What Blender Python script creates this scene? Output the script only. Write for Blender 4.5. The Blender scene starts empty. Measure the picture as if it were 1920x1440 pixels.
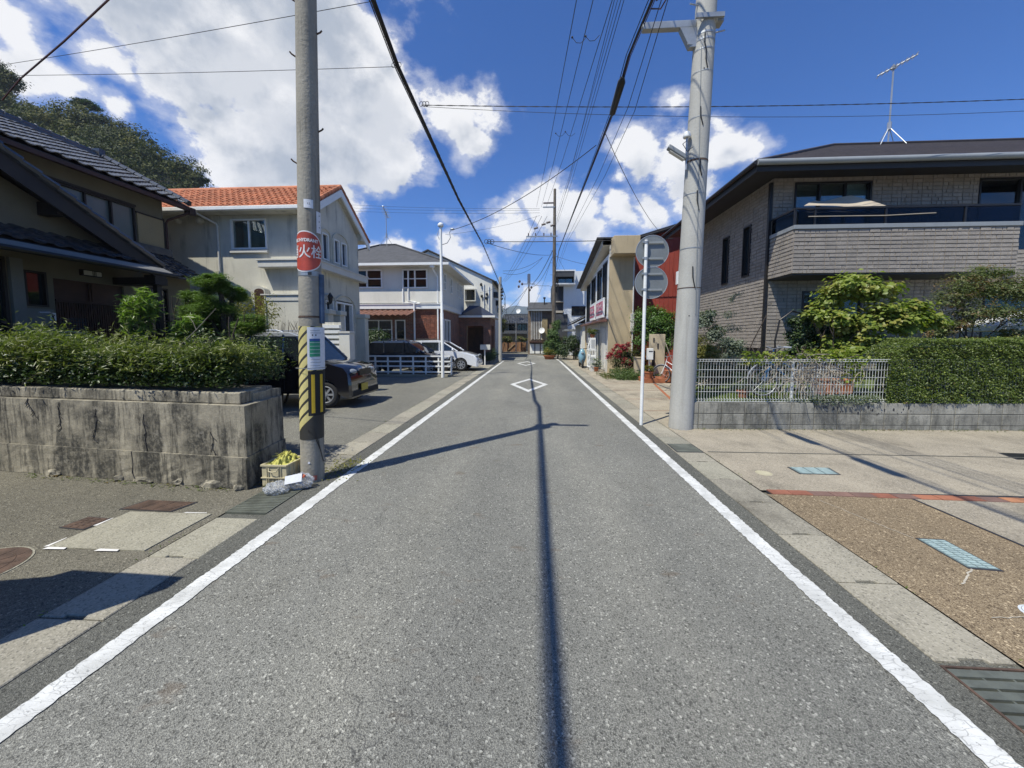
import bpy, bmesh, math, random
import numpy as np
from mathutils import Vector, Matrix

R = random.Random(11)
NR = np.random.default_rng(5)
sc = bpy.context.scene
C = sc.collection
V = Vector
UP = V((0, 0, 1))
PI = math.pi

# ------------------------------------------------------------ camera
F = 700.0
PITCH = math.atan(54 / F)
YAW = math.atan(42 / F * math.cos(PITCH))
EYE = V((0, 0, 1.6))
cd = bpy.data.cameras.new('camera')
cam = bpy.data.objects.new('camera', cd)
C.objects.link(cam)
cam.location = EYE
cam.rotation_euler = (PI / 2 - PITCH, 0, YAW)
cd.sensor_width = 36
cd.lens = F / 1920 * 36
cd.shift_y = -32 / 1920
cd.clip_start = 0.05
cd.clip_end = 20000
sc.camera = cam

# ------------------------------------------------------------ world, sun, exposure
SUN_EL = math.radians(60.5)
SUNH = V((-.68, -.73, 0)).normalized()      # horizontal direction towards the sun
SUND = V((SUNH.x * math.cos(SUN_EL), SUNH.y * math.cos(SUN_EL), math.sin(SUN_EL)))
sd = bpy.data.lights.new('sun', 'SUN')
sun = bpy.data.objects.new('sun', sd)
C.objects.link(sun)
sd.energy = 5.0
sd.angle = math.radians(.5)
sd.color = (1, .968, .85)
sun.rotation_euler = SUND.to_track_quat('Z', 'Y').to_euler()
sun.location = (-20, -20, 40)
sc.view_settings.view_transform = 'Standard'
sc.view_settings.look = 'None'
sc.view_settings.exposure = 0.27
sc.view_settings.gamma = 1
sc.view_settings.use_curve_mapping = False

def ray(px, py):
    a = (px - 960) / F
    b = -(py - 688) / F
    cp, sp, cy, sy = math.cos(PITCH), math.sin(PITCH), math.cos(YAW), math.sin(YAW)
    return V((cy * a - sy * cp - sy * sp * b, sy * a + cy * cp + cy * sp * b, -sp + cp * b))
def GZ(px, py, z=0.0):
    d = ray(px, py); t = (z - EYE.z) / d.z
    return EYE + d * t
def AY(px, py, Y):
    d = ray(px, py); return EYE + d * (Y / d.y)
def AX(px, py, X):
    d = ray(px, py); return EYE + d * (X / d.x)

world = bpy.data.worlds.new('World')
sc.world = world
world.use_nodes = True
wt = world.node_tree
for n in list(wt.nodes): wt.nodes.remove(n)
def nd(t, typ, **kw):
    n = t.nodes.new(typ)
    for k, v in kw.items():
        if k.startswith('i_'):
            k2 = k[2:]
            k2 = int(k2) if k2.isdigit() else k2
            n.inputs[k2].default_value = v
        else: setattr(n, k, v)
    return n
def mth(t, op, a, b=None, c=None, clamp=False):
    n = t.nodes.new('ShaderNodeMath'); n.operation = op; n.use_clamp = clamp
    for i, x in enumerate((a, b, c)):
        if x is None: continue
        if isinstance(x, (int, float)): n.inputs[i].default_value = x
        else: t.links.new(x, n.inputs[i])
    return n.outputs[0]
def vmth(t, op, a, b=None, scale=None):
    n = t.nodes.new('ShaderNodeVectorMath'); n.operation = op
    for i, x in enumerate((a, b)):
        if x is None: continue
        if isinstance(x, (tuple, Vector)): n.inputs[i].default_value = tuple(x)
        else: t.links.new(x, n.inputs[i])
    if scale is not None:
        if isinstance(scale, (int, float)): n.inputs['Scale'].default_value = scale
        else: t.links.new(scale, n.inputs['Scale'])
    return n.outputs['Value'] if op in ('DISTANCE', 'LENGTH', 'DOT_PRODUCT') else n.outputs['Vector']
def smooth(t, x, lo, hi, a=0.0, b=1.0):
    n = nd(t, 'ShaderNodeMapRange', interpolation_type='SMOOTHSTEP')
    t.links.new(x, n.inputs['Value'])
    n.inputs['From Min'].default_value = lo; n.inputs['From Max'].default_value = hi
    n.inputs['To Min'].default_value = a; n.inputs['To Max'].default_value = b
    return n.outputs['Result']
def mixc(t, fac, a, b, blend='MIX'):
    n = nd(t, 'ShaderNodeMix', data_type='RGBA', blend_type=blend)
    for i, x in ((0, fac), (6, a), (7, b)):
        if isinstance(x, (int, float)): n.inputs[i].default_value = x
        elif isinstance(x, tuple): n.inputs[i].default_value = (*x[:3], 1)
        else: t.links.new(x, n.inputs[i])
    return n.outputs[2]

sky = nd(wt, 'ShaderNodeTexSky', sky_type='NISHITA', sun_disc=False)
sky.sun_elevation = SUN_EL
sky.sun_rotation = math.atan2(SUND.x, SUND.y)
sky.air_density = 1.0
sky.dust_density = 0.4
sky.ozone_density = 2.5
tc = nd(wt, 'ShaderNodeTexCoord')
dirn = vmth(wt, 'NORMALIZE', tc.outputs['Generated'])
SQ = (1, 1, 1.25)
# cumulus clouds: (direction as seen from the street in the photograph, angular radius)
BL = [(120, -40, .09), (240, -30, .15), (400, 60, .20), (540, 50, .23), (660, 150, .19), (530, 190, .22), (470, 270, .15),
      (620, 270, .18), (720, 290, .115), (690, 60, .10), (450, 320, .11), (560, 320, .14), (200, -150, .22), (450, -140, .30), (345, 140, .09), (745, 180, .08),
      (850, 215, .085), (905, 215, .07), (810, 190, .06), (875, 270, .065), (620, 390, .10), (650, 430, .06),
      (960, 415, .085), (1020, 385, .085), (1080, 395, .085), (1150, 400, .09), (1210, 385, .07), (1205, 300, .10), (1280, 305, .105), (1345, 290, .07), (1160, 345, .06), (1110, 430, .07), (1280, 385, .05),
      (1345, 240, .045), (1275, 190, .04), (1290, 350, .07), (850, 470, .07), (880, 480, .05), (735, 468, .065), (770, 478, .04), (700, 470, .05),
      (940, 585, .05), (990, 560, .05), (1030, 555, .04), (900, 500, .03), (1100, 565, .04),
      (55, 150, .055), (5, 55, .06), (120, 165, .05), (200, 120, .04), (240, 140, .03), (225, 205, .028), (830, 410, .03), (1500, 640, .2), (1800, 640, .15), (300, 600, .2)]
def blobfield(dv):
    out = None
    for px, py, r in BL:
        d = ray(px, py).normalized()
        c = (d.x * SQ[0], d.y * SQ[1], d.z * SQ[2])
        x = mth(wt, 'MULTIPLY_ADD', vmth(wt, 'DISTANCE', dv, c), -1 / (r * .80), 1.0)
        x = mth(wt, 'MULTIPLY', x, min(1.0, .32 + r * 4.4))
        if out is None: out = x
        else: out = mth(wt, 'SMOOTH_MAX', out, x, .12)
    return out
def wnoise(v, s, det, rough=.55, off=(0, 0, 0)):
    n = nd(wt, 'ShaderNodeTexNoise', i_Scale=s, i_Detail=det, i_Roughness=rough)
    wt.links.new(vmth(wt, 'ADD', v, off), n.inputs['Vector'])
    return n
warp = vmth(wt, 'SCALE', vmth(wt, 'SUBTRACT', wnoise(dirn, 5.5, 4).outputs['Color'], (.5, .5, .5)), scale=.13)
dw = vmth(wt, 'MULTIPLY', vmth(wt, 'ADD', dirn, warp), SQ)
fine = wnoise(vmth(wt, 'MULTIPLY', dirn, (1, 1, 1.3)), 9, 11, .64, (3.1, 1.7, .3)).outputs['Fac']
fine_up = wnoise(vmth(wt, 'MULTIPLY', vmth(wt, 'ADD', dirn, (-.012, -.01, .032)), (1, 1, 1.3)), 9, 5, .60, (3.1, 1.7, .3)).outputs['Fac']
f0 = blobfield(dw)
f1 = blobfield(vmth(wt, 'ADD', dw, (-.02, -.01, .06)))
# elsewhere in the sky: the same kind of scattered cumulus
gen = smooth(wt, wnoise(dirn, 2.3, 5, .5, (7, 2, 4)).outputs['Fac'], .54, .85, -.5, .45)
sepd = nd(wt, 'ShaderNodeSeparateXYZ'); wt.links.new(dirn, sepd.inputs[0])
behind = smooth(wt, sepd.outputs['Y'], .35, -.15, 0, 1)
gen = mth(wt, 'ADD', gen, mth(wt, 'MULTIPLY', mth(wt, 'SUBTRACT', behind, 1.0), 2.0))
f0 = mth(wt, 'MAXIMUM', mth(wt, 'MAXIMUM', f0, gen), -1.0)
den = mth(wt, 'ADD', f0, mth(wt, 'MULTIPLY', mth(wt, 'SUBTRACT', fine, .5), 1.55))
wsp = wnoise(vmth(wt, 'MULTIPLY', dirn, (1, 1, 2.2)), 5, 9, .62, (4, 9, 1)).outputs['Fac']
thin = mth(wt, 'MULTIPLY', smooth(wt, mth(wt, 'ADD', den, mth(wt, 'MULTIPLY', mth(wt, 'SUBTRACT', wsp, .5), 1.6)), -.22, .35), .55)
alpha = mth(wt, 'MAXIMUM', smooth(wt, mth(wt, 'ADD', den, mth(wt, 'MULTIPLY', mth(wt, 'SUBTRACT', wsp, .5), .7)), .05, .30), thin)
under = mth(wt, 'ADD', mth(wt, 'MAXIMUM', f1, -1.0), mth(wt, 'MULTIPLY', mth(wt, 'SUBTRACT', fine_up, .5), 1.6))
shade = smooth(wt, under, .10, .70)
shade2 = smooth(wt, wnoise(dirn, 6, 6, .6, (1, 5, 2)).outputs['Fac'], .42, .62)
shf = mth(wt, 'MULTIPLY', shade, mth(wt, 'MULTIPLY_ADD', shade2, .5, .5))
ccol = mixc(wt, shf, (13.4, 13.4, 13.5), (6.5, 7.2, 8.3))
skyc = mixc(wt, 1.0, sky.outputs[0], (.50, 1.09, 1.98), 'MULTIPLY')
hz = smooth(wt, sepd.outputs['Z'], .02, .30, .9, 1.0)
fin = mixc(wt, mth(wt, 'MULTIPLY', alpha, .96), skyc, ccol)
bg = nd(wt, 'ShaderNodeBackground', i_Strength=.061)
wt.links.new(fin, bg.inputs['Color'])
wo = nd(wt, 'ShaderNodeOutputWorld')
wt.links.new(bg.outputs[0], wo.inputs['Surface'])

# ------------------------------------------------------------ materials
MC = {}
def newmat(name):
    m = bpy.data.materials.new(name); m.use_nodes = True
    t = m.node_tree
    b = t.nodes['Principled BSDF']
    MC[name] = m
    return m, t, b
def posn(t):
    return nd(t, 'ShaderNodeNewGeometry').outputs['Position']
def noise(t, vec, s, det=4, rough=.55, sx=None):
    n = nd(t, 'ShaderNodeTexNoise', i_Scale=s, i_Detail=det, i_Roughness=rough)
    if sx: vec = vmth(t, 'MULTIPLY', vec, sx)
    t.links.new(vec, n.inputs['Vector'])
    return n.outputs['Fac']
def bump(t, b, h, strength=.4, dist=.01):
    n = nd(t, 'ShaderNodeBump', i_Strength=strength, i_Distance=dist)
    t.links.new(h, n.inputs['Height'])
    t.links.new(n.outputs[0], b.inputs['Normal'])
def MAT(name, col, rough=.75, var=.12, scale=2.0, fine=60, bmp=.25, metal=0, spec=.5, streak=0, streakcol=(.05, .05, .045),
        streak_scale=(6, 6, .7), coat=0, rnd=0, fv=.10):
    if name in MC: return MC[name]
    m, t, b = newmat(name)
    p = posn(t)
    n1 = noise(t, p, scale, 5)
    n2 = noise(t, p, fine, 3, .6)
    c = mixc(t, smooth(t, n1, .3, .7), tuple(x * (1 - var) for x in col), tuple(min(1, x * (1 + var)) for x in col))
    c = mixc(t, smooth(t, n2, .3, .7), mixc(t, 1.0, c, (1 - fv,) * 3, 'MULTIPLY'), c)
    if rnd:
        oi = nd(t, 'ShaderNodeObjectInfo').outputs['Random']
        gi = nd(t, 'ShaderNodeNewGeometry').outputs['Random Per Island']
        r_ = mth(t, 'FRACT', mth(t, 'ADD', oi, gi))
        c = mixc(t, 1.0, c, mixc(t, r_, (1 - rnd,) * 3, (1 + rnd * .6,) * 3), 'MULTIPLY')
    if streak:
        s1 = smooth(t, noise(t, p, 1.0, 5, .65, streak_scale), .48, .68)
        s2 = smooth(t, noise(t, p, .9, 3), .35, .65)
        c = mixc(t, mth(t, 'MULTIPLY', mth(t, 'MULTIPLY', s1, s2), streak), c, streakcol)
    t.links.new(c, b.inputs['Base Color'])
    b.inputs['Roughness'].default_value = rough
    b.inputs['Metallic'].default_value = metal
    b.inputs['Specular IOR Level'].default_value = spec
    if coat: b.inputs['Coat Weight'].default_value = coat; b.inputs['Coat Roughness'].default_value = .05
    if bmp: bump(t, b, n2, bmp, .01)
    return m

def asphalt(name, base, light, dark, wear=True, cell=230):
    m, t, b = newmat(name)
    p = posn(t)
    vo = nd(t, 'ShaderNodeTexVoronoi', feature='F1', i_Scale=float(cell)); t.links.new(p, vo.inputs['Vector'])
    sp = nd(t, 'ShaderNodeSeparateColor'); t.links.new(vo.outputs['Color'], sp.inputs[0])
    vo2 = nd(t, 'ShaderNodeTexVoronoi', feature='F1', i_Scale=cell * .5); t.links.new(p, vo2.inputs['Vector'])
    sp2 = nd(t, 'ShaderNodeSeparateColor'); t.links.new(vo2.outputs['Color'], sp2.inputs[0])
    c = mixc(t, smooth(t, sp.outputs[0], .25, 1.0), base, light)
    c = mixc(t, smooth(t, vo.outputs['Distance'], .40, .62, 0, .55), c, dark)
    c = mixc(t, smooth(t, sp.outputs[1], .72, .86), c, dark)
    c = mixc(t, mth(t, 'MULTIPLY', smooth(t, sp2.outputs[2], .90, .95), smooth(t, sp2.outputs[0], .2, .9)), c, tuple(min(1, x * 1.25) for x in light))
    c = mixc(t, mth(t, 'MULTIPLY', smooth(t, sp2.outputs[1], .9, .95), .8), c, tuple(x * .6 for x in dark))
    big = noise(t, p, .55, 5, .6, (1, .45, 1))
    c = mixc(t, 1.0, c, mixc(t, smooth(t, big, .3, .7), (.82, .82, .82), (1.10, 1.09, 1.07)), 'MULTIPLY')
    if wear:
        sx0 = nd(t, 'ShaderNodeSeparateXYZ'); t.links.new(p, sx0.inputs[0])
        tr1 = smooth(t, mth(t, 'ABSOLUTE', mth(t, 'ADD', mth(t, 'ABSOLUTE', mth(t, 'ADD', sx0.outputs['X'], .17)), -.80)), .42, .05)
        c = mixc(t, mth(t, 'MULTIPLY', tr1, smooth(t, noise(t, p, .8, 4, .6, (1.6, .3, 1)), .3, .6)), c, mixc(t, 1.0, c, (1.13, 1.12, 1.10), 'MULTIPLY'))
        c = mixc(t, mth(t, 'MULTIPLY', smooth(t, noise(t, p, 1.3, 5, .65, (1, .6, 1)), .56, .72), .30), c, mixc(t, 1.0, c, (.66, .64, .60), 'MULTIPLY'))
    mid = noise(t, p, 7, 4, .6)
    c = mixc(t, 1.0, c, mixc(t, smooth(t, mid, .3, .72), (.94, .94, .94), (1.04, 1.04, 1.04)), 'MULTIPLY')
    if wear:
        st = smooth(t, noise(t, p, 2.6, 3, .5, (1, 2.2, 1)), .64, .73)
        c = mixc(t, mth(t, 'MULTIPLY', st, .40), c, (.12, .082, .052))
        wp = vmth(t, 'ADD', p, vmth(t, 'SCALE', vmth(t, 'SUBTRACT', nd_noise_col(t, p, 3.0), (.5, .5, .5)), scale=.35))
        cr = nd(t, 'ShaderNodeTexVoronoi', feature='DISTANCE_TO_EDGE', i_Scale=2.6); t.links.new(wp, cr.inputs['Vector'])
        line = smooth(t, cr.outputs['Distance'], .008, .002)
        msk = smooth(t, noise(t, p, .8, 2), .52, .6)
        sx = nd(t, 'ShaderNodeSeparateXYZ'); t.links.new(p, sx.inputs[0])
        lane = smooth(t, mth(t, 'ABSOLUTE', mth(t, 'ADD', sx.outputs['X'], .9)), .75, .45)
        line2 = mth(t, 'MULTIPLY', line, mth(t, 'MULTIPLY', lane, smooth(t, noise(t, p, 2.0, 3), .40, .55)))
        c = mixc(t, mth(t, 'MULTIPLY', line2, .55), c, (.05, .05, .05))
    t.links.new(c, b.inputs['Base Color'])
    b.inputs['Roughness'].default_value = .85
    b.inputs['Specular IOR Level'].default_value = .3
    h = mth(t, 'ADD', vo.outputs['Distance'], mth(t, 'MULTIPLY', vo2.outputs['Distance'], .8))
    bump(t, b, h, .8, .004)
    return m
def nd_noise_col(t, vec, s, det=3):
    n = nd(t, 'ShaderNodeTexNoise', i_Scale=s, i_Detail=det)
    t.links.new(vec, n.inputs['Vector'])
    return n.outputs['Color']

def leafmat(name, c1, c2, rough=.45, trans=.35, c3=None, ns=3.5):
    m, t, b = newmat(name)
    g = nd(t, 'ShaderNodeNewGeometry')
    r_ = g.outputs['Random Per Island']
    c = mixc(t, r_, c1, c2)
    if c3: c = mixc(t, smooth(t, noise(t, g.outputs['Position'], ns, 3), .5, .64), c, c3)
    t.links.new(c, b.inputs['Base Color'])
    b.inputs['Roughness'].default_value = rough
    b.inputs['Specular IOR Level'].default_value = .35
    tr = nd(t, 'ShaderNodeBsdfTranslucent')
    t.links.new(mixc(t, 1.0, c, (1.3, 1.6, .6), 'MULTIPLY'), tr.inputs['Color'])
    mx = nd(t, 'ShaderNodeMixShader', i_0=trans)
    t.links.new(b.outputs[0], mx.inputs[1]); t.links.new(tr.outputs[0], mx.inputs[2])
    t.links.new(mx.outputs[0], t.nodes['Material Output'].inputs['Surface'])
    return m
def glassmat(name, col=(.012, .016, .018), rough=.04):
    m, t, b = newmat(name)
    p = posn(t)
    t.links.new(mixc(t, noise(t, p, 1.3, 2), tuple(x * .5 for x in col), tuple(x * 1.6 for x in col)), b.inputs['Base Color'])
    b.inputs['Roughness'].default_value = rough
    b.inputs['Specular IOR Level'].default_value = .9
    bump(t, b, noise(t, p, 1.2, 1), .06, .02)
    return m
def clearglass(name, tint=(.72, .8, .8), ior=1.5, add=.06):
    m, t, b = newmat(name)
    tr = nd(t, 'ShaderNodeBsdfTransparent'); tr.inputs['Color'].default_value = (*tint, 1)
    gl = nd(t, 'ShaderNodeBsdfGlossy'); gl.inputs['Roughness'].default_value = .03
    fr = nd(t, 'ShaderNodeFresnel', i_IOR=ior)
    mx = nd(t, 'ShaderNodeMixShader')
    t.links.new(mth(t, 'MULTIPLY_ADD', fr.outputs[0], 1.0, add), mx.inputs[0])
    t.links.new(tr.outputs[0], mx.inputs[1]); t.links.new(gl.outputs[0], mx.inputs[2])
    t.links.new(mx.outputs[0], t.nodes['Material Output'].inputs['Surface'])
    return m

# ------------------------------------------------------------ mesh building
class MB:
    def __init__(s): s.v = []; s.f = []
    def add(s, vs, fs):
        k = len(s.v); s.v += [tuple(v) for v in vs]; s.f += [tuple(i + k for i in f) for f in fs]; return s
    def box(s, x0, y0, z0, x1, y1, z1):
        return s.add([(x0, y0, z0), (x1, y0, z0), (x1, y1, z0), (x0, y1, z0), (x0, y0, z1), (x1, y0, z1), (x1, y1, z1), (x0, y1, z1)],
                     [(0, 3, 2, 1), (4, 5, 6, 7), (0, 1, 5, 4), (1, 2, 6, 5), (2, 3, 7, 6), (3, 0, 4, 7)])
    def obox(s, o, a, b, c):
        o, a, b, c = V(o), V(a), V(b), V(c)
        vs = [o, o + a, o + a + b, o + b, o + c, o + a + c, o + a + b + c, o + b + c]
        fs = [(0, 3, 2, 1), (4, 5, 6, 7), (0, 1, 5, 4), (1, 2, 6, 5), (2, 3, 7, 6), (3, 0, 4, 7)]
        if a.cross(b).dot(c) < 0: fs = [f[::-1] for f in fs]
        return s.add(vs, fs)
    def poly(s, pts): return s.add(pts, [tuple(range(len(pts)))])
    def cyl(s, p0, p1, r0, r1=None, n=12, cap=True):
        p0, p1 = V(p0), V(p1); r1 = r0 if r1 is None else r1
        d = (p1 - p0).normalized(); a = d.orthogonal().normalized(); b = d.cross(a)
        vs = []
        for p, r in ((p0, r0), (p1, r1)):
            for i in range(n):
                t = 2 * PI * i / n; vs.append(p + (a * math.cos(t) + b * math.sin(t)) * r)
        fs = [(i, (i + 1) % n, n + (i + 1) % n, n + i) for i in range(n)]
        if cap: fs += [tuple(range(n))[::-1], tuple(range(n, 2 * n))]
        return s.add(vs, fs)
    def tube(s, pts, r, n=6, cap=True):
        pts = [V(p) for p in pts]; m = len(pts); vs = []
        rr = r if isinstance(r, (list, tuple)) else [r] * m
        d0 = (pts[1] - pts[0]).normalized(); a = d0.orthogonal().normalized()
        for k in range(m):
            d = (pts[min(k + 1, m - 1)] - pts[max(k - 1, 0)]).normalized()
            a = (a - d * a.dot(d)).normalized(); b = d.cross(a)
            for i in range(n):
                t = 2 * PI * i / n; vs.append(pts[k] + (a * math.cos(t) + b * math.sin(t)) * rr[k])
        fs = [(k * n + i, k * n + (i + 1) % n, (k + 1) * n + (i + 1) % n, (k + 1) * n + i) for k in range(m - 1) for i in range(n)]
        if cap: fs += [tuple(range(n))[::-1], tuple(range((m - 1) * n, m * n))]
        return s.add(vs, fs)
    def lathe(s, prof, c, n=20):
        c = V(c); vs = []; m = len(prof)
        for r, z in prof:
            for i in range(n):
                t = 2 * PI * i / n; vs.append(c + V((r * math.cos(t), r * math.sin(t), z)))
        fs = [(k * n + i, k * n + (i + 1) % n, (k + 1) * n + (i + 1) % n, (k + 1) * n + i) for k in range(m - 1) for i in range(n)]
        return s.add(vs, fs)
    def torus(s, c, ax, R_, r, n=28, k=8):
        c = V(c); ax = V(ax).normalized(); a = ax.orthogonal().normalized(); b = ax.cross(a); vs = []
        for i in range(n):
            t = 2 * PI * i / n; d = a * math.cos(t) + b * math.sin(t)
            for j in range(k):
                q = 2 * PI * j / k; vs.append(c + d * (R_ + r * math.cos(q)) + ax * r * math.sin(q))
        fs = [(i * k + j, ((i + 1) % n) * k + j, ((i + 1) % n) * k + (j + 1) % k, i * k + (j + 1) % k) for i in range(n) for j in range(k)]
        return s.add(vs, fs)
    def prism(s, pts, d):
        pts = [V(p) for p in pts]; d = V(d); n = len(pts)
        nrm = sum(((pts[i] - pts[0]).cross(pts[i + 1] - pts[0]) for i in range(1, n - 1)), V((0, 0, 0)))
        if nrm.dot(d) > 0: pts = pts[::-1]
        vs = pts + [p + d for p in pts]
        fs = [tuple(range(n)), tuple(range(n, 2 * n))[::-1]] + [(i, n + i, n + (i + 1) % n, (i + 1) % n) for i in range(n)]
        return s.add(vs, fs)
    def blob(s, c, r, seed=0, amp=.15, n=2):
        bm = bmesh.new(); bmesh.ops.create_icosphere(bm, subdivisions=n, radius=1)
        rr = random.Random(seed); ph = [rr.uniform(0, 6) for _ in range(6)]
        c = V(c)
        vs = []
        for v in bm.verts:
            q = v.co; k = 1 + amp * (math.sin(q.x * 3 + ph[0]) * math.sin(q.y * 3.5 + ph[1]) + .6 * math.sin(q.z * 5 + ph[2] + q.x * 4) + .4 * math.sin(q.y * 9 + ph[3]))
            vs.append(c + V((q.x * r[0] * k, q.y * r[1] * k, q.z * r[2] * k)))
        fs = [tuple(v.index for v in f.verts) for f in bm.faces]; bm.free()
        return s.add(vs, fs)
    def wallq(s, o, u, n, w, h, holes=(), depth=.12):
        """wall face from o, along u (width w) and up (height h), outward normal n; holes (x0,z0,x1,z1) with reveals"""
        o, u, n = V(o), V(u), V(n)
        xs = sorted({0, w, *[a for q in holes for a in (q[0], q[2])]}); zs = sorted({0, h, *[a for q in holes for a in (q[1], q[3])]})
        flip = u.cross(UP).dot(n) < 0
        def P(x, z, d=0): return o + u * x + UP * z - n * d
        def qd(*p): s.poly(p[::-1] if flip else p)
        for i in range(len(xs) - 1):
            for j in range(len(zs) - 1):
                cx, cz = (xs[i] + xs[i + 1]) / 2, (zs[j] + zs[j + 1]) / 2
                if any(q[0] < cx < q[2] and q[1] < cz < q[3] for q in holes): continue
                qd(P(xs[i], zs[j]), P(xs[i + 1], zs[j]), P(xs[i + 1], zs[j + 1]), P(xs[i], zs[j + 1]))
        for a, b, c, d in holes:
            qd(P(a, b), P(c, b), P(c, b, depth), P(a, b, depth)); qd(P(a, d, depth), P(c, d, depth), P(c, d), P(a, d))
            qd(P(a, b, depth), P(a, d, depth), P(a, d), P(a, b)); qd(P(c, b), P(c, d), P(c, d, depth), P(c, b, depth))
            qd(P(a, b, depth + .02), P(c, b, depth + .02), P(c, d, depth + .02), P(a, d, depth + .02))
        return s
    def build(s, name, mat, parent=None, smooth=False, bevel=0, loc=None):
        me = bpy.data.meshes.new(name)
        if loc is None:
            if parent is not None: loc = W0(parent)
            else:
                a = np.array(s.v); loc = V(((a[:, 0].min() + a[:, 0].max()) / 2, (a[:, 1].min() + a[:, 1].max()) / 2, a[:, 2].min()))
        loc = V(loc)
        me.from_pydata([(v[0] - loc.x, v[1] - loc.y, v[2] - loc.z) for v in s.v], [], s.f)
        if mat: me.materials.append(mat)
        if smooth:
            me.polygons.foreach_set('use_smooth', [True] * len(me.polygons))
            try: me.set_sharp_from_angle(angle=math.radians(40))
            except Exception: pass
        o = bpy.data.objects.new(name, me); C.objects.link(o)
        if parent is not None: o.parent = parent
        else: o.location = loc
        if bevel:
            b = o.modifiers.new('bevel', 'BEVEL'); b.width = bevel; b.segments = 2; b.limit_method = 'ANGLE'; b.angle_limit = math.radians(35)
        return o
def W0(o):
    p = V((0, 0, 0))
    while o is not None: p += o.location; o = o.parent
    return p
def tag(o, label=None, cat=None, group=None, kind=None):
    for k, v in (('label', label), ('category', cat), ('group', group), ('kind', kind)):
        if v: o[k] = v
    return o
def thing(name, label, cat, loc=(0, 0, 0), group=None, rz=0):
    o = bpy.data.objects.new(name, None); C.objects.link(o); o.location = loc; o.rotation_euler = (0, 0, rz)
    o.empty_display_size = .2
    return tag(o, label, cat, group)
def struct(mb, name, mat, **k):
    return tag(mb.build(name, mat, loc=(0, 0, 0), **k), kind='structure')
def copy_tree(o, parent=None, **props):
    c = o.copy(); C.objects.link(c)
    if parent is not None: c.parent = parent
    for ch in list(o.children): copy_tree(ch, c)
    for k, v in props.items(): c[k] = v
    return c


def inst(parent, name, me, mats, most=300):
    """pieces of one kind on one thing: nearest ones in view as objects, rest joined as stuff"""
    base = W0(parent)
    ms = [Matrix(m) for m in mats]
    def score(m):
        p = m.translation; q = p - EYE
        ang = abs(q.x + .06 * q.y) / max(q.y, .01)
        return (0 if (q.y > .3 and ang < 1.5) else 1, q.length)
    ms.sort(key=score)
    me.update()
    for m in ms[:most]:
        o = bpy.data.objects.new(name, me); C.objects.link(o); o.parent = parent
        o.matrix_basis = Matrix.Translation(-base) @ m
    rest = ms[most:]
    if rest:
        vs = np.empty(len(me.vertices) * 3); me.vertices.foreach_get('co', vs); vs = vs.reshape(-1, 3)
        vh = np.c_[vs, np.ones(len(vs))]
        fs = [tuple(p.vertices) for p in me.polygons]
        av, af = [], []
        for i, m in enumerate(rest):
            a = np.array(m)
            av.append((vh @ a.T)[:, :3] - np.array(base)); k = i * len(vs)
            af += [tuple(x + k for x in f) for f in fs]
        m2 = bpy.data.meshes.new(name + '_rows'); m2.from_pydata(np.concatenate(av).tolist(), [], af)
        for x in me.materials: m2.materials.append(x)
        o = bpy.data.objects.new(name + '_rows', m2); C.objects.link(o); o.parent = parent; o['kind'] = 'stuff'
def frame(o, u, v, n):
    """matrix with columns u, v, n at origin o"""
    return Matrix(((u[0], v[0], n[0], o[0]), (u[1], v[1], n[1], o[1]), (u[2], v[2], n[2], o[2]), (0, 0, 0, 1)))

def leaves(name, P, size, mat, parent=None, aspect=2.0, upb=.5, fold=.25, sizevar=.35, label=None, cat=None, group=None, kind=None, out=None, droop=0):
    P = np.asarray(P, float); n = len(P)
    nr = NR.normal(size=(n, 3)); nr /= np.linalg.norm(nr, axis=1)[:, None]
    nr[:, 2] = np.abs(nr[:, 2]) + upb
    if out is not None: nr += out
    nr /= np.linalg.norm(nr, axis=1)[:, None]
    t = NR.normal(size=(n, 3)); t[:, 2] -= droop; t -= nr * (t * nr).sum(1)[:, None]; t /= np.linalg.norm(t, axis=1)[:, None]
    s = np.cross(nr, t)
    L = (size * (1 + sizevar * NR.uniform(-1, 1, n)))[:, None]
    W = L / aspect
    a = P - t * L * .5; b = P + t * L * .5
    m = P + t * L * .05
    c = m + s * W * .5 + nr * W * fold; d = m - s * W * .5 + nr * W * fold
    vs = np.stack([a, c, b, d], 1).reshape(-1, 3)
    base = W0(parent) if parent is not None else V((P[:, 0].mean(), P[:, 1].mean(), P[:, 2].min()))
    vs = vs - np.array(base)
    me = bpy.data.meshes.new(name)
    me.vertices.add(4 * n); me.vertices.foreach_set('co', vs.ravel())
    me.loops.add(6 * n)
    k = np.arange(n) * 4
    idx = np.stack([k, k + 1, k + 2, k, k + 2, k + 3], 1).ravel().astype(np.int32)
    me.loops.foreach_set('vertex_index', idx)
    me.polygons.add(2 * n); me.polygons.foreach_set('loop_start', np.arange(2 * n, dtype=np.int32) * 3)
    me.update(calc_edges=True); me.validate()
    me.materials.append(mat)
    o = bpy.data.objects.new(name, me); C.objects.link(o)
    if parent is not None: o.parent = parent
    else: o.location = base
    return tag(o, label, cat, group, kind)
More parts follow.
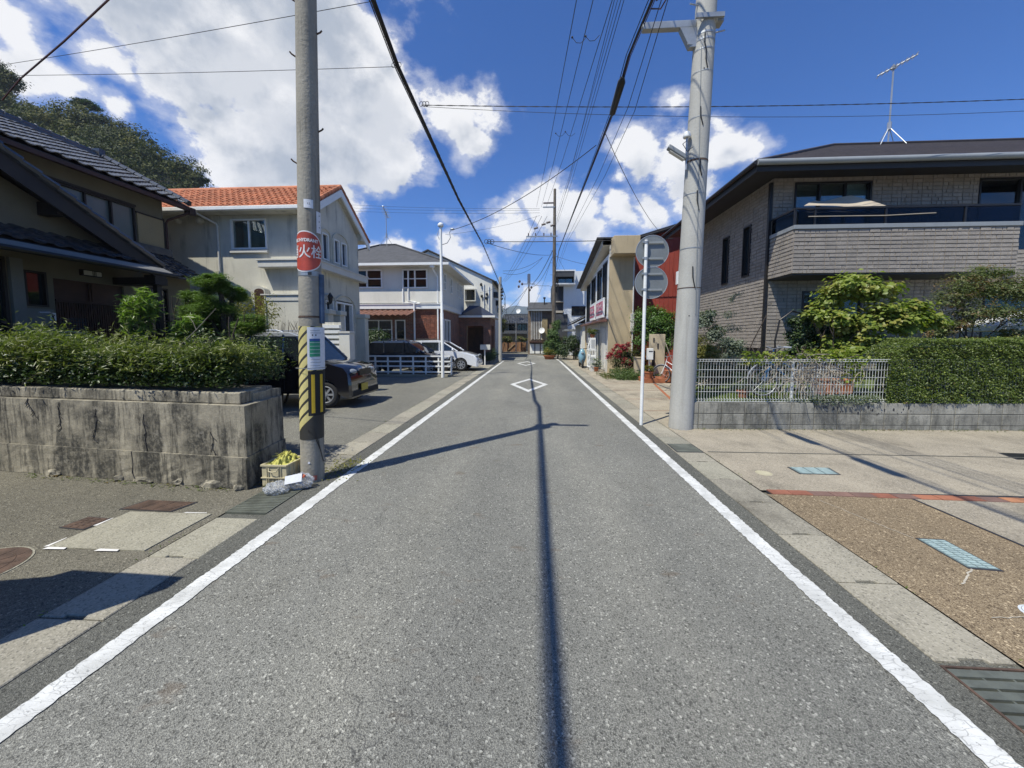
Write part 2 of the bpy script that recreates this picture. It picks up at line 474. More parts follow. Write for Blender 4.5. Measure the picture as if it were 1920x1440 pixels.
def clumps(blobs, n, sub=14, spread=.28, shell=.75):
    """points spread in leafy sub-clumps over ellipsoids (cx,cy,cz,rx,ry,rz)"""
    B = np.array(blobs, float); vol = (B[:, 3] * B[:, 4] * B[:, 5]) ** (2 / 3.); w = vol / vol.sum()
    global LAST_OUT
    out = []; on = []
    for b, wi in zip(B, w):
        m = max(8, int(n * wi)); d = NR.normal(size=(sub, 3)); d /= np.linalg.norm(d, axis=1)[:, None]
        cen = d * (shell * NR.uniform(.6, 1.08, (sub, 1)))
        pick = NR.integers(0, sub, m)
        q = cen[pick] + NR.normal(size=(m, 3)) * spread * NR.uniform(.5, 1.1, (sub, 1))[pick] * np.array([1, 1, .7])
        out.append(q * b[3:6] + b[:3]); on.append(q / (np.linalg.norm(q, axis=1)[:, None] + .15) + .9 * (q - cen[pick]) / (np.linalg.norm(q - cen[pick], axis=1)[:, None] + .05))
    LAST_OUT = np.concatenate(on)
    return np.concatenate(out)
def branch(mb, p, d, L, r, depth, rr, spread=.5):
    p = V(p); pts = [p]; q = p; dd = V(d).normalized()
    for i in range(3):
        dd = (dd + V((rr.uniform(-.18, .18), rr.uniform(-.18, .18), rr.uniform(-.05, .15)))).normalized()
        q = q + dd * L / 3; pts.append(q)
    mb.tube(pts, [r, r * .85, r * .7, r * .5], 6)
    if depth > 0:
        for k in range(rr.choice((2, 3))):
            e = (dd + V((rr.uniform(-1, 1), rr.uniform(-1, 1), rr.uniform(-.1, .6))) * spread).normalized()
            branch(mb, q, e, L * .7, r * .55, depth - 1, rr, spread)
def tree(name, label, cat, base, h_trunk, r, blobs, n, lsize, lmat, bmat, aspect=2.0, group=None, depth=2, seed=1, stems=1, **k):
    t = thing(name, label, cat, base, group)
    mb = MB(); rr = random.Random(seed)
    for s_ in range(stems):
        branch(mb, V(base) - UP * .05 + V((rr.uniform(-.1, .1), rr.uniform(-.1, .1), 0)) * (stems > 1), (rr.uniform(-.2, .2), rr.uniform(-.2, .2), 1), h_trunk, r, depth, rr)
    mb.build('trunk', bmat, t, smooth=True)
    P_ = clumps(blobs, n, **{a: b for a, b in k.items() if a in ('sub', 'spread', 'shell')})
    leaves('crown', P_, lsize, lmat, t, aspect, out=LAST_OUT * .9, **{a: b for a, b in k.items() if a in ('upb', 'fold', 'droop')})
    return t

def window(parent, o, u, n, x, z, w, h, fm, pm, cols=2, rows=1, fw=.045, depth=.07, curtain=None, sill=None, name='window', proud=.02, cm=None, slide=True):
    o, u, n = V(o), V(u), V(n)
    def P(a, b, d): return o + u * a + UP * b + n * d
    mb = MB()
    def bar(a, b, c, d, d0=-depth, d1=proud): mb.obox(P(a, b, d0), u * (c - a), UP * (d - b), n * (d1 - d0))
    bar(x, z, x + w, z + fw); bar(x, z + h - fw, x + w, z + h)
    bar(x, z + fw, x + fw, z + h - fw); bar(x + w - fw, z + fw, x + w, z + h - fw)
    for i in range(1, cols):
        c = x + w * i / cols; bar(c - fw / 2, z + fw, c + fw / 2, z + h - fw, d1=proud - .012)
    for j in range(1, rows):
        c = z + h * j / rows; bar(x + fw, c - fw * .35, x + w - fw, c + fw * .35, d1=proud - .017)
    f = mb.build(name, fm, parent, bevel=0)
    for i in range(cols):
        a = x + w * i / cols + (fw if i == 0 else fw / 2); b = x + w * (i + 1) / cols - (fw if i == cols - 1 else fw / 2)
        dd = -depth + (.035 if i % 2 and slide else .015)
        m2 = MB(); m2.obox(P(a, z + fw, dd), u * (b - a), UP * (h - 2 * fw), n * .006)
        m2.build('pane', pm, f)
    if curtain:
        m3 = MB(); nn = 40; pts = []
        for q, mid in curtain:
            m3 = MB(); a0, b0 = x + w * q[0], x + w * q[1]; vs = []
            for i in range(nn + 1):
                a = a0 + (b0 - a0) * i / nn; d_ = -depth - .025 + .012 * math.sin(i * 1.9)
                vs += [P(a, z + fw + (h - 2 * fw) * (1 - mid), d_), P(a, z + h - fw, d_)]
            m3.add(vs, [(2 * i, 2 * i + 2, 2 * i + 3, 2 * i + 1) for i in range(nn)])
            m3.build('curtain', cm, f, smooth=True)
    if sill:
        m4 = MB(); m4.obox(P(x - .05, z - sill, 0), u * (w + .1), UP * sill, n * .06); m4.build('sill', fm, f, bevel=.005)
    return f

def text_mesh(name, body, size, mat, parent, mapf, offset=0.0, align='CENTER', sx=1.0, up_=False):
    cu = bpy.data.curves.new(name, 'FONT'); cu.body = body; cu.size = size; cu.align_x = align; cu.align_y = 'CENTER'; cu.offset = offset
    cu.resolution_u = 3
    o = bpy.data.objects.new(name, cu); C.objects.link(o)
    dg = bpy.context.evaluated_depsgraph_get()
    me = bpy.data.meshes.new_from_object(o.evaluated_get(dg))
    bpy.data.objects.remove(o)
    bm = bmesh.new(); bm.from_mesh(me)
    bmesh.ops.triangulate(bm, faces=bm.faces)
    bmesh.ops.subdivide_edges(bm, edges=[e for e in bm.edges if e.calc_length() > size * .18], cuts=3, use_grid_fill=True)
    base = W0(parent)
    for v in bm.verts: v.co = mapf(v.co.x * sx, v.co.y) - base
    bm.to_mesh(me); bm.free()
    me.materials.clear(); me.materials.append(mat)
    ob = bpy.data.objects.new(name, me); C.objects.link(ob); ob.parent = parent
    return ob
# ------------------------------------------------------------ palette
m_road = asphalt('road_asphalt', (.205, .203, .182), (.32, .315, .28), (.108, .107, .096))
m_should = asphalt('shoulder_asphalt', (.118, .118, .103), (.19, .188, .165), (.066, .066, .058), wear=False)
m_lot = asphalt('lot_asphalt', (.155, .143, .112), (.235, .22, .175), (.085, .078, .062), wear=False, cell=190)
m_park = asphalt('parking_asphalt', (.185, .18, .152), (.27, .26, .225), (.10, .097, .083), wear=False, cell=190)
m_expo = asphalt('exposed_aggregate', (.255, .195, .122), (.42, .335, .22), (.13, .092, .056), wear=False, cell=200)
def concrete(name, base, agg, streak=.0, dirt=.35):
    m, t, b = newmat(name)
    p = posn(t)
    c = mixc(t, smooth(t, noise(t, p, 1.6, 6, .65), .3, .7), tuple(x * .78 for x in base), tuple(x * 1.12 for x in base))
    vo = nd(t, 'ShaderNodeTexVoronoi', i_Scale=110.0); t.links.new(p, vo.inputs['Vector'])
    sp = nd(t, 'ShaderNodeSeparateColor'); t.links.new(vo.outputs['Color'], sp.inputs[0])
    c = mixc(t, smooth(t, sp.outputs[0], .6, .95, 0, .7), c, agg)
    c = mixc(t, smooth(t, sp.outputs[1], .82, .95, 0, .6), c, tuple(x * .35 for x in base))
    c = mixc(t, mth(t, 'MULTIPLY', smooth(t, noise(t, p, .9, 5, .7, (1, .5, 1)), .5, .72), dirt), c, (.07, .06, .045))
    oi = nd(t, 'ShaderNodeObjectInfo').outputs['Random']
    c = mixc(t, 1.0, c, mixc(t, oi, (.86, .86, .86), (1.08, 1.07, 1.05)), 'MULTIPLY')
    t.links.new(c, b.inputs['Base Color']); b.inputs['Roughness'].default_value = .9
    bump(t, b, mth(t, 'ADD', vo.outputs['Distance'], noise(t, p, 14, 4)), .5, .004)
    return m
m_conc = concrete('drive_concrete', (.300, .262, .200), (.42, .375, .30), dirt=.6)
m_slab = concrete('gutter_concrete', (.265, .245, .195), (.37, .34, .28), dirt=.6)
m_slab2 = concrete('pale_concrete', (.27, .255, .20), (.36, .34, .28), dirt=.2)
def stained(name, base, dark, amt, sc_=(5, 5, .8)):
    m, t, b = newmat(name)
    p = posn(t)
    c = mixc(t, smooth(t, noise(t, p, 2.2, 6, .65), .3, .7), tuple(x * .75 for x in base), tuple(x * 1.15 for x in base))
    s1 = smooth(t, noise(t, p, 1.0, 7, .72, sc_), .42, .54)
    s2 = smooth(t, noise(t, p, 1.7, 3, .6, (1, 1, 1.3)), .34, .56)
    brk = smooth(t, noise(t, p, 22, 5, .75), .30, .62)
    c = mixc(t, mth(t, 'MULTIPLY', mth(t, 'MULTIPLY', mth(t, 'MULTIPLY', s1, s2), amt), mth(t, 'MULTIPLY_ADD', brk, .6, .4)), c, dark)
    s3 = smooth(t, noise(t, p, 2.0, 6, .7, (9, 9, .9)), .50, .64)
    c = mixc(t, mth(t, 'MULTIPLY', s3, amt * .7), c, tuple(x * .9 for x in dark))
    c = mixc(t, mth(t, 'MULTIPLY', smooth(t, noise(t, p, 3.5, 5, .7), .62, .68), .5), c, (.36, .33, .27))
    c = mixc(t, smooth(t, noise(t, p, 60, 4, .7), .35, .7), mixc(t, 1.0, c, (.75, .75, .75), 'MULTIPLY'), c)
    oi = nd(t, 'ShaderNodeObjectInfo').outputs['Random']
    c = mixc(t, 1.0, c, mixc(t, oi, (.82, .82, .82), (1.1, 1.1, 1.1)), 'MULTIPLY')
    t.links.new(c, b.inputs['Base Color']); b.inputs['Roughness'].default_value = .92
    bump(t, b, mth(t, 'ADD', noise(t, p, 18, 6, .7), noise(t, p, 4, 3)), .6, .012)
    return m
m_wallL = stained('mossy_concrete', (.36, .325, .25), (.035, .034, .030), .95)
m_block = stained('block_concrete', (.35, .335, .285), (.055, .055, .046), .6, (3.2, 3.2, 1.3))
def paintmat():
    m, t, b = newmat('road_paint')
    p = posn(t)
    wp = vmth(t, 'ADD', p, vmth(t, 'SCALE', vmth(t, 'SUBTRACT', nd_noise_col(t, p, 14.0), (.5, .5, .5)), scale=.05))
    cr = nd(t, 'ShaderNodeTexVoronoi', feature='DISTANCE_TO_EDGE', i_Scale=13.0)
    t.links.new(vmth(t, 'MULTIPLY', wp, (.6, 2.6, 1)), cr.inputs['Vector'])
    line = mth(t, 'MULTIPLY', smooth(t, cr.outputs['Distance'], .035, .008), smooth(t, noise(t, p, 2.2, 4, .7), .40, .58))
    chips = smooth(t, noise(t, p, 55, 4, .7), .60, .68)
    c = mixc(t, smooth(t, noise(t, p, 6, 4), .3, .7), (.44, .44, .42), (.62, .62, .60))
    c = mixc(t, mth(t, 'MAXIMUM', mth(t, 'MULTIPLY', line, .5), mth(t, 'MULTIPLY', chips, .8)), c, (.15, .15, .145))
    t.links.new(c, b.inputs['Base Color']); b.inputs['Roughness'].default_value = .75
    bump(t, b, mth(t, 'ADD', noise(t, p, 120, 3), mth(t, 'MULTIPLY', line, -1.0)), .4, .004)
    return m
m_paint = paintmat()
m_stucco = MAT('beige_stucco', (.58, .555, .465), .9, .09, 1.2, 35, .5, streak=.75, streakcol=(.22, .21, .18), streak_scale=(4, 4, .5))
m_stucco3 = MAT('cream_stucco', (.68, .66, .585), .9, .05, 1.0, 40, .4, streak=.25, streakcol=(.3, .29, .26), streak_scale=(3, 3, .3))
m_stucco4 = MAT('white_grey_stucco', (.66, .645, .58), .9, .05, .8, 30, .3, streak=.3, streakcol=(.3, .29, .26), streak_scale=(3, 3, .3))
m_tradwall = MAT('old_tan_plaster', (.175, .155, .108), .95, .10, 1.6, 70, .5)
m_tradwall2 = MAT('grey_plaster', (.20, .20, .18), .95, .08, 1.6, 70, .4)
m_tanpanel = MAT('ochre_panel', (.30, .235, .125), .7, .05, 1.5, 30, .1)
m_darkwood = MAT('dark_wood', (.022, .015, .011), .6, .3, 2, 40, .3)
m_brownwood = MAT('brown_wood', (.060, .024, .014), .6, .3, 3, 60, .3, rnd=.25)
m_kawara = MAT('kawara_tile', (.055, .056, .062), .22, .2, 6, 40, .15, spec=.75, rnd=.35)
m_kawara_g = MAT('grey_kawara', (.075, .078, .084), .27, .2, 6, 40, .15, spec=.7, rnd=.35)
m_orange = MAT('orange_roof_tile', (.46, .165, .078), .8, .12, 5, 50, .3, rnd=.28)
m_slate = MAT('slate_roofing', (.060, .060, .064), .75, .2, 3, 22, .6)
m_slate_b = MAT('brown_slate', (.045, .036, .036), .7, .2, 5, 25, .6)
m_navyroof = MAT('navy_roof', (.022, .028, .05), .4, .2, 5, 25, .3)
m_white = MAT('white_paint', (.78, .78, .75), .45, .04, 3, 30, .05)
m_whitedirty = MAT('white_weathered', (.62, .60, .55), .6, .12, 4, 30, .1, streak=.3, streakcol=(.3, .22, .15))
m_offwhite = MAT('trim_cream', (.60, .58, .52), .6, .05, 3, 30, .1)
m_black = MAT('black_metal', (.012, .012, .013), .45, .1, 3, 30, .05)
m_rubber = MAT('black_rubber', (.018, .018, .018), .85, .1, 3, 30, .1)
m_cable = MAT('cable_black', (.020, .019, .019), .6, .2, 3, 30, 0)
m_cable_br = MAT('cable_brown', (.075, .028, .02), .6, .3, 3, 30, 0)
m_steel = MAT('galvanised_steel', (.36, .375, .38), .45, .12, 4, 60, .1, metal=.6)
m_greypaint = MAT('grey_sign_back', (.185, .20, .205), .5, .08, 3, 40, .05, metal=.2)
m_grate = MAT('grating_steel', (.16, .17, .14), .55, .25, 6, 60, .2, metal=.5)
m_rust = MAT('rusty_iron', (.085, .052, .036), .8, .35, 8, 60, .5)
m_teal = MAT('teal_lid', (.33, .42, .41), .55, .12, 20, 120, .5, rnd=.1)
m_tealdark = MAT('teal_lid_recess', (.14, .19, .19), .7, .15, 20, 120, .5)
m_whitelid = MAT('white_lid', (.55, .58, .60), .5, .1, 10, 60, .3)
m_ylid = MAT('yellow_grey_lid', (.42, .38, .26), .8, .1, 10, 60, .3)
m_poleL = MAT('old_pole_concrete', (.285, .262, .215), .9, .14, 2, 35, .6, streak=.85, streakcol=(.06, .055, .045), streak_scale=(14, 14, .5))
m_poleR = MAT('pole_concrete', (.41, .40, .365), .85, .06, 2, 40, .4, streak=.35, streakcol=(.17, .16, .14), streak_scale=(12, 12, .35))
m_bronze = MAT('dark_bronze', (.030, .028, .028), .4, .1, 3, 40, .05, metal=.5)
m_brick = MAT('brown_siding_brick', (.330, .292, .252), .9, .08, 5, 45, .9, rnd=.10, fv=.25)
m_mortar = MAT('siding_mortar', (.24, .21, .185), .95, .1, 5, 60, .5)
m_eave = MAT('eave_black', (.020, .019, .020), .6, .1, 3, 40, .1)
m_gutterg = MAT('gutter_grey', (.25, .265, .27), .4, .05, 3, 40, .05)
m_tanbld = MAT('tan_concrete', (.47, .375, .235), .92, .08, 1.3, 45, .6, streak=.35, streakcol=(.22, .16, .10), streak_scale=(7, 7, .35))
m_red = MAT('dark_red_siding', (.30, .048, .030), .7, .1, 2, 40, .1)
m_pink = MAT('faded_magenta', (.42, .075, .135), .6, .08, 4, 40, .05)
m_terra = MAT('terracotta', (.33, .115, .05), .85, .15, 5, 50, .3)
m_chain = MAT('fence_white_wire', (.62, .63, .60), .5, .08, 6, 60, .05)
m_bluebike = MAT('blue_paint', (.025, .12, .30), .3, .05, 3, 30, 0, coat=.5)
m_tealscoot = MAT('pale_blue_paint', (.20, .36, .44), .3, .05, 3, 30, 0, coat=.6)
m_lawn = MAT('lawn_soil', (.09, .12, .03), .95, .4, 6, 90, .8)
m_soil = MAT('garden_soil', (.075, .055, .038), .95, .35, 6, 60, .8)
m_hill = MAT('hill_forest_floor', (.035, .04, .018), .95, .3, .1, 1, .5)
m_yellow = MAT('yellow_band', (.62, .40, .015), .5, .08, 4, 40, .05)
m_ystripe = MAT('pale_yellow_film', (.58, .50, .20), .55, .1, 4, 40, .05)
m_signred = MAT('faded_sign_red', (.46, .065, .035), .45, .22, 5, 30, .05)
m_signwhite = MAT('sign_white', (.72, .70, .68), .5, .05, 4, 40, 0)
m_green = MAT('notice_green', (.03, .27, .14), .5, .05, 4, 40, 0)
m_blue = MAT('notice_blue', (.03, .09, .27), .5, .05, 4, 40, 0)
m_bluetube = MAT('weathered_blue', (.055, .095, .16), .6, .3, 8, 50, .1)
m_paper = MAT('paper', (.70, .71, .74), .7, .04, 4, 40, .05)
m_ink = MAT('dark_print', (.03, .03, .035), .7, .1, 4, 40, 0)
m_crate = MAT('beige_plastic', (.52, .46, .30), .5, .07, 5, 40, .05)
m_net = MAT('yellow_net', (.66, .63, .16), .85, .3, 30, 220, .9, fv=.4)
m_bag = MAT('clear_bag', (.62, .63, .64), .22, .2, 22, 60, .8, spec=.8)
_m, _t, _b = newmat('thin_plastic')
_b.inputs['Base Color'].default_value = (.55, .57, .60, 1); _b.inputs['Roughness'].default_value = .3
bump(_t, _b, noise(_t, posn(_t), 60, 4, .7), .9, .02)
_tr = nd(_t, 'ShaderNodeBsdfTransparent'); _mx = nd(_t, 'ShaderNodeMixShader')
_t.links.new(smooth(_t, noise(_t, posn(_t), 35, 4, .7), .35, .65, .25, .75), _mx.inputs[0]); _t.links.new(_tr.outputs[0], _mx.inputs[1]); _t.links.new(_b.outputs[0], _mx.inputs[2]); _t.links.new(_mx.outputs[0], _t.nodes['Material Output'].inputs['Surface'])
m_bag = _m
m_carblack = MAT('black_car_paint', (.008, .008, .011), .12, .05, 2, 20, 0, coat=1, spec=.8)
m_carwhite = MAT('white_car_paint', (.74, .75, .77), .18, .02, 2, 20, 0, coat=1)
m_skysilver = MAT('sky_sheen_silver', (.55, .57, .60), .22, .03, 2, 20, 0, coat=1, metal=.4)  # pale tone paints the sky's reflection on dark car roofs; also the rails
m_chrome = MAT('chrome', (.42, .43, .45), .5, .02, 2, 20, 0, metal=.6)
m_lens = MAT('headlight_lens', (.22, .24, .26), .08, .1, 8, 30, 0, spec=1)
m_curtain = MAT('curtain_cloth', (.42, .44, .40), .9, .1, 4, 50, .2)
m_curtain_w = MAT('lace_curtain', (.62, .66, .68), .9, .1, 4, 50, .2)
m_shade = MAT('sunshade_cloth', (.42, .36, .28), .9, .08, 3, 60, .3)
m_plank = MAT('plank_brown', (.24, .125, .062), .85, .2, 4, 30, .3, rnd=.25)
m_modern = MAT('white_board_siding', (.66, .67, .67), .75, .03, 1, 20, .1)
m_dgrey = MAT('charcoal_siding', (.045, .047, .052), .7, .1, 1, 20, .1)
m_fcream = MAT('far_cream', (.42, .37, .29), .9, .08, 1, 20, .1)
m_asoil = MAT('ground_far', (.16, .15, .12), .95, .2, .4, 12, .2)
m_bark = MAT('bark', (.075, .055, .040), .9, .25, 8, 60, .6)
m_twig = MAT('bare_vine', (.33, .28, .215), .9, .2, 12, 60, .3)
m_aero = MAT('galvanised_antenna', (.40, .41, .42), .4, .1, 3, 30, 0, metal=.5)
m_insul = MAT('insulator', (.11, .08, .07), .35, .1, 3, 30, 0)
m_poleB = MAT('old_wood_pole', (.135, .110, .082), .9, .2, 3, 40, .5)
m_crackfill = MAT('crack_filler', (.42, .38, .31), .9, .1, 8, 60, .2)
m_lampglass = MAT('frosted_lamp', (.62, .60, .54), .5, .03, 3, 30, 0)
m_glass = glassmat('window_glass')
m_glass_b = glassmat('blue_window_glass', (.014, .028, .055), .05)
m_glass_d = clearglass('dark_clear_glass', (.30, .33, .34), 1.32, .01)
m_glass_f = glassmat('frosted_glass', (.10, .12, .11), .35)
m_glass_c = clearglass('clear_glass')
m_smoked = clearglass('smoked_balcony_glass', (.22, .25, .32), 1.28, .0)
L_hedge = leafmat('clipped_hedge_leaf', (.065, .098, .018), (.140, .180, .036), .4, .25)
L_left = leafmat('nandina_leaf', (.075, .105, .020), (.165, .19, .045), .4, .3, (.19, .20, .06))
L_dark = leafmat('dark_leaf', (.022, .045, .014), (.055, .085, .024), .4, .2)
L_yellow = leafmat('lime_leaf', (.12, .17, .026), (.25, .29, .055), .45, .35, (.27, .25, .06))
L_maple = leafmat('olive_leaf', (.060, .085, .024), (.125, .145, .045), .5, .35, (.16, .10, .045))
L_pine = leafmat('pine_needle', (.075, .135, .022), (.15, .22, .045), .5, .2)
L_palm = leafmat('lady_palm_leaf', (.11, .18, .035), (.20, .27, .06), .4, .35)
L_forest = leafmat('forest_leaf', (.026, .038, .009), (.072, .085, .018), .75, .15, (.125, .12, .026), .13)
L_redfl = leafmat('red_flower', (.28, .022, .045), (.46, .06, .085), .6, .3)
L_gray = leafmat('grey_leaf', (.10, .125, .085), (.20, .23, .17), .55, .25)
L_olive = leafmat('yellow_olive_leaf', (.13, .13, .025), (.22, .20, .04), .5, .35)
L_grass = leafmat('grass_blade', (.09, .13, .02), (.17, .22, .045), .5, .3)

# ------------------------------------------------------------ ground, road, kerb strips
def sheet(name, pts, z, mat, holes=None):
    return struct(MB().poly([(x, y, z) for x, y in pts]), name, mat)
sheet('ground', [(-2500, -200), (2500, -200), (2500, 2500), (-2500, 2500)], -.03, m_asoil)
def strip(name, x0, x1, y0, y1, z, mat, step=.5, jit=0, bend=True):
    mb = MB(); n = max(1, int((y1 - y0) / step)); vs = []
    for i in range(n + 1):
        y = y0 + (y1 - y0) * i / n
        ox, oy = bendat(y) if bend else (0, 0)
        t = tang(y) if bend else (0, 1)
        for x in (x0, x1):
            j = R.uniform(-jit, jit)
            vs.append((ox + (x + j) * t[1], (y if not bend else oy) - (x + j) * t[0], z))
    mb.add(vs, [(2 * i, 2 * i + 1, 2 * i + 3, 2 * i + 2) for i in range(n)])
    return struct(mb, name, mat)
# the street runs straight to y = 26 m, then curves to the left
RB, Y0B = 15.0, 26.5
def bendat(y):
    if y <= Y0B: return (0, y)
    a = min((y - Y0B) / RB, 1.1); e = max(0, (y - Y0B) - RB * 1.1)
    return (-RB * (1 - math.cos(a)) - e * math.sin(a), Y0B + RB * math.sin(a) + e * math.cos(a))
def tang(y):
    a = 0 if y <= Y0B else min((y - Y0B) / RB, 1.1)
    return (-math.sin(a), math.cos(a))
strip('road', -2.18, 1.80, -10, 60, 0, m_road, 1.0)
strip('shoulder_left', -2.43, -2.18, -10, 56, .001, m_should, 1.0)
strip('shoulder_right', 1.80, 1.985, -10, 56, .001, m_should, 1.0)
strip('edge_line_left', -2.225, -2.10, -8, 26.2, .0055, m_paint, .02, .0065)
strip('edge_line_right', 1.70, 1.825, -8, 26.2, .0055, m_paint, .02, .0065)
strip('edge_line_left_bend', -2.235, -2.095, 28.5, 50, .0055, m_paint, .1, .004)
strip('edge_line_right_bend', 1.70, 1.845, 26.8, 50, .0055, m_paint, .1, .004)
def diamond(name, cx, y0, y1, hw):
    mb = MB(); cy = (y0 + y1) / 2; hl = (y1 - y0) / 2
    k = .74; kw = .72
    o = [(cx, y0), (cx + hw, cy), (cx, y1), (cx - hw, cy)]
    i = [(cx, cy - hl * k), (cx + hw * kw, cy), (cx, cy + hl * k), (cx - hw * kw, cy)]
    N = 14
    for a in range(4):
        b = (a + 1) % 4
        for s in range(N):
            f0, f1 = s / N, (s + 1) / N
            def L(p, q, f): return (p[0] + (q[0] - p[0]) * f, p[1] + (q[1] - p[1]) * f, .006)
            mb.poly([L(o[a], o[b], f0), L(o[a], o[b], f1), L(i[a], i[b], f1), L(i[a], i[b], f0)])
    struct(mb, name, m_paint)
diamond('diamond_marking_near', -.18, 11.0, 14.7, .66)
diamond('diamond_marking_far', -.50, 21.6, 25.6, .60)

# neighbouring ground sheets
sheet('left_lot', [(-2.84, -10), (-2.84, 3.9), (-14, 4.4), (-14, -10)], -.004, m_lot)
sheet('parking_area', [(-2.84, 3.9), (-2.84, 21), (-14, 21), (-14, 4.4)], -.004, m_park)
sheet('side_ground_far_left', [(-2.84, 21), (-2.84, 30), (-30, 60), (-30, 21)], -.006, m_conc)
# pale concrete patch in the left lot
mb = MB(); mb.box(-3.72, 2.53, -.02, -2.93, 3.12, .004)
struct(mb, 'concrete_patch', m_slab2)
mb = MB()
for a, b, c, d in ((-3.72, 2.50, -3.55, 2.53), (-3.30, 2.50, -3.12, 2.53), (-3.75, 2.53, -3.72, 2.66), (-3.75, 2.85, -3.72, 2.99), (-3.2, 3.12, -2.98, 3.135)):
    mb.poly([(a, b, .0062), (c, b + .006, .0062), (c - .01, d, .0062), (a + .012, d, .0062)])
struct(mb, 'patch_white_residue', m_signwhite)
sheet('right_driveway', [(2.39, 3.98), (2.39, 6.75), (16, 7.1), (16, 3.98)], 0.0, m_conc)
sheet('aggregate_panel', [(2.39, -10), (2.39, 3.88), (3.76, 3.86), (3.72, -10)], 0.001, m_expo)
sheet('right_driveway_near', [(3.74, -10), (3.78, 3.86), (16, 3.62), (16, -10)], 0.0, m_conc)
sheet('joint_line', [(3.722, -10), (3.76, 3.86), (3.785, 3.86), (3.745, -10)], .0045, m_ink)
sheet('joint_line_crossing', [(2.45, 5.30), (2.45, 5.325), (9, 5.30), (9, 5.28)], .0045, m_should)
sheet('red_house_drive', [(2.39, 6.75), (2.39, 17.0), (5.2, 17.0), (5.0, 14.0), (2.6, 6.75)], -.002, m_conc)
sheet('red_house_yard', [(2.6, 6.75), (5.0, 14.0), (5.2, 17.0), (12, 17.0), (6.2, 10.5), (6.2, 7.1)], -.003, m_conc)
sheet('side_ground_far_right', [(2.39, 17.0), (2.39, 30), (2, 36), (30, 60), (30, 17)], -.006, m_conc)
mb = MB()
for y in (8.3, 9.9, 11.6, 13.4):
    mb.poly([(2.42, y, .002), (4.6, y + .1, .002), (4.6, y + .125, .002), (2.42, y + .02, .002)])
mb.poly([(3.3, 8.6, .0025), (3.38, 8.6, .0025), (4.25, 13.3, .0025), (4.17, 13.3, .0025)])
struct(mb, 'drive_joints', m_terra)

# gutter cover slabs
def gutter(name, x0, x1, lab, skip):
    ch = struct(MB().box(x0 - .012, -8, -.3, x1 + .012, 28.5, -.014), name, m_should)
    mes = []
    for k in range(3):
        mb = MB(); w = x1 - x0 - .012; l = .592
        mb.prism([(-w / 2, -l / 2, -.08), (-.07, -l / 2, -.08), (-.06, -l / 2 + .022, -.08), (.06, -l / 2 + .022, -.08), (.07, -l / 2, -.08), (w / 2, -l / 2, -.08), (w / 2, l / 2, -.08), (-w / 2, l / 2, -.08)], (0, 0, .08))
        o = mb.build('slab', m_slab if k < 2 else m_slab2, ch, bevel=.006)
        b_ = o.modifiers.remove(o.modifiers[0]); me = o.data
        bm = bmesh.new(); bm.from_mesh(me)
        bmesh.ops.bevel(bm, geom=[e for e in bm.edges if all(v.co.z > -.01 for v in e.verts)], offset=.006, segments=1, affect='EDGES')
        # hand notch at one end
        bm.to_mesh(me); bm.free()
        mes.append(me); bpy.data.objects.remove(o)
    y = -7.8; i = 0
    while y < 28:
        if not any(a < y + .3 < b for a, b in skip):
            o = bpy.data.objects.new('slab', mes[R.choice((0, 1, 1, 2))]); C.objects.link(o); o.parent = ch
            o.location = ((x0 + x1) / 2 + R.uniform(-.003, .003), y + .3, .002 + R.uniform(-.0025, .004))
            o.rotation_euler = (R.uniform(-.002, .002), R.uniform(-.003, .003), R.uniform(-.004, .004))
        y += .604; i += 1
    return ch
chL = gutter('gutter_left', -2.835, -2.435, '', [(3.1, 3.75)])
chR = gutter('gutter_right', 1.99, 2.385, '', [(.2, 1.93)])
mb = MB()
for y in (1.86, 2.46, 3.67, 4.27, 4.88, 5.48):
    pass
# hand holes: dark slots at some joints, real recess boxes
def grating(name, lab, x0, x1, y0, y1, nb, slot, loc_z=.006):
    g = thing(name, lab, 'drain grate', ((x0 + x1) / 2, (y0 + y1) / 2, 0))
    mb = MB(); mb.box(x0, y0, -.04, x0 + .012, y1, loc_z); mb.box(x1 - .012, y0, -.04, x1, y1, loc_z)
    mb.box(x0 + .012, y0, -.04, x1 - .012, y0 + .01, loc_z); mb.box(x0 + .012, y1 - .01, -.04, x1 - .012, y1, loc_z)
    mb.build('frame', m_rust if slot > .5 else m_grate, g)
    n = nb; w = (y1 - y0 - .02) / n
    me_b = MB().box(x0 + .013, -w * .36, -.03, x1 - .013, w * .36, loc_z - .001)
    o = me_b.build('bar', m_grate, g, loc=(0, 0, 0)); me = o.data; bpy.data.objects.remove(o)
    for i in range(n):
        o = bpy.data.objects.new('bar', me); C.objects.link(o); o.parent = g
        o.location = (-g.location.x, y0 + .01 + w * (i + .5) - g.location.y, 0)
    for k in range(1, 4 if slot < .5 else 3):
        xx = x0 + (x1 - x0) * k / (4 if slot < .5 else 3)
        MB().box(xx - .005, y0 + .01, -.035, xx + .005, y1 - .01, loc_z - .005).build('tie_rod', m_grate, g)
    return g
grating('drain_grate', 'steel grating with rusty frame in the right kerb strip by the brown gravel paving', 1.985, 2.385, .35, 1.83, 26, 1)
grating('drain_grate', 'grey steel grating in the left kerb strip beside the bagged rubbish', -2.835, -2.44, 3.16, 3.70, 15, 0)

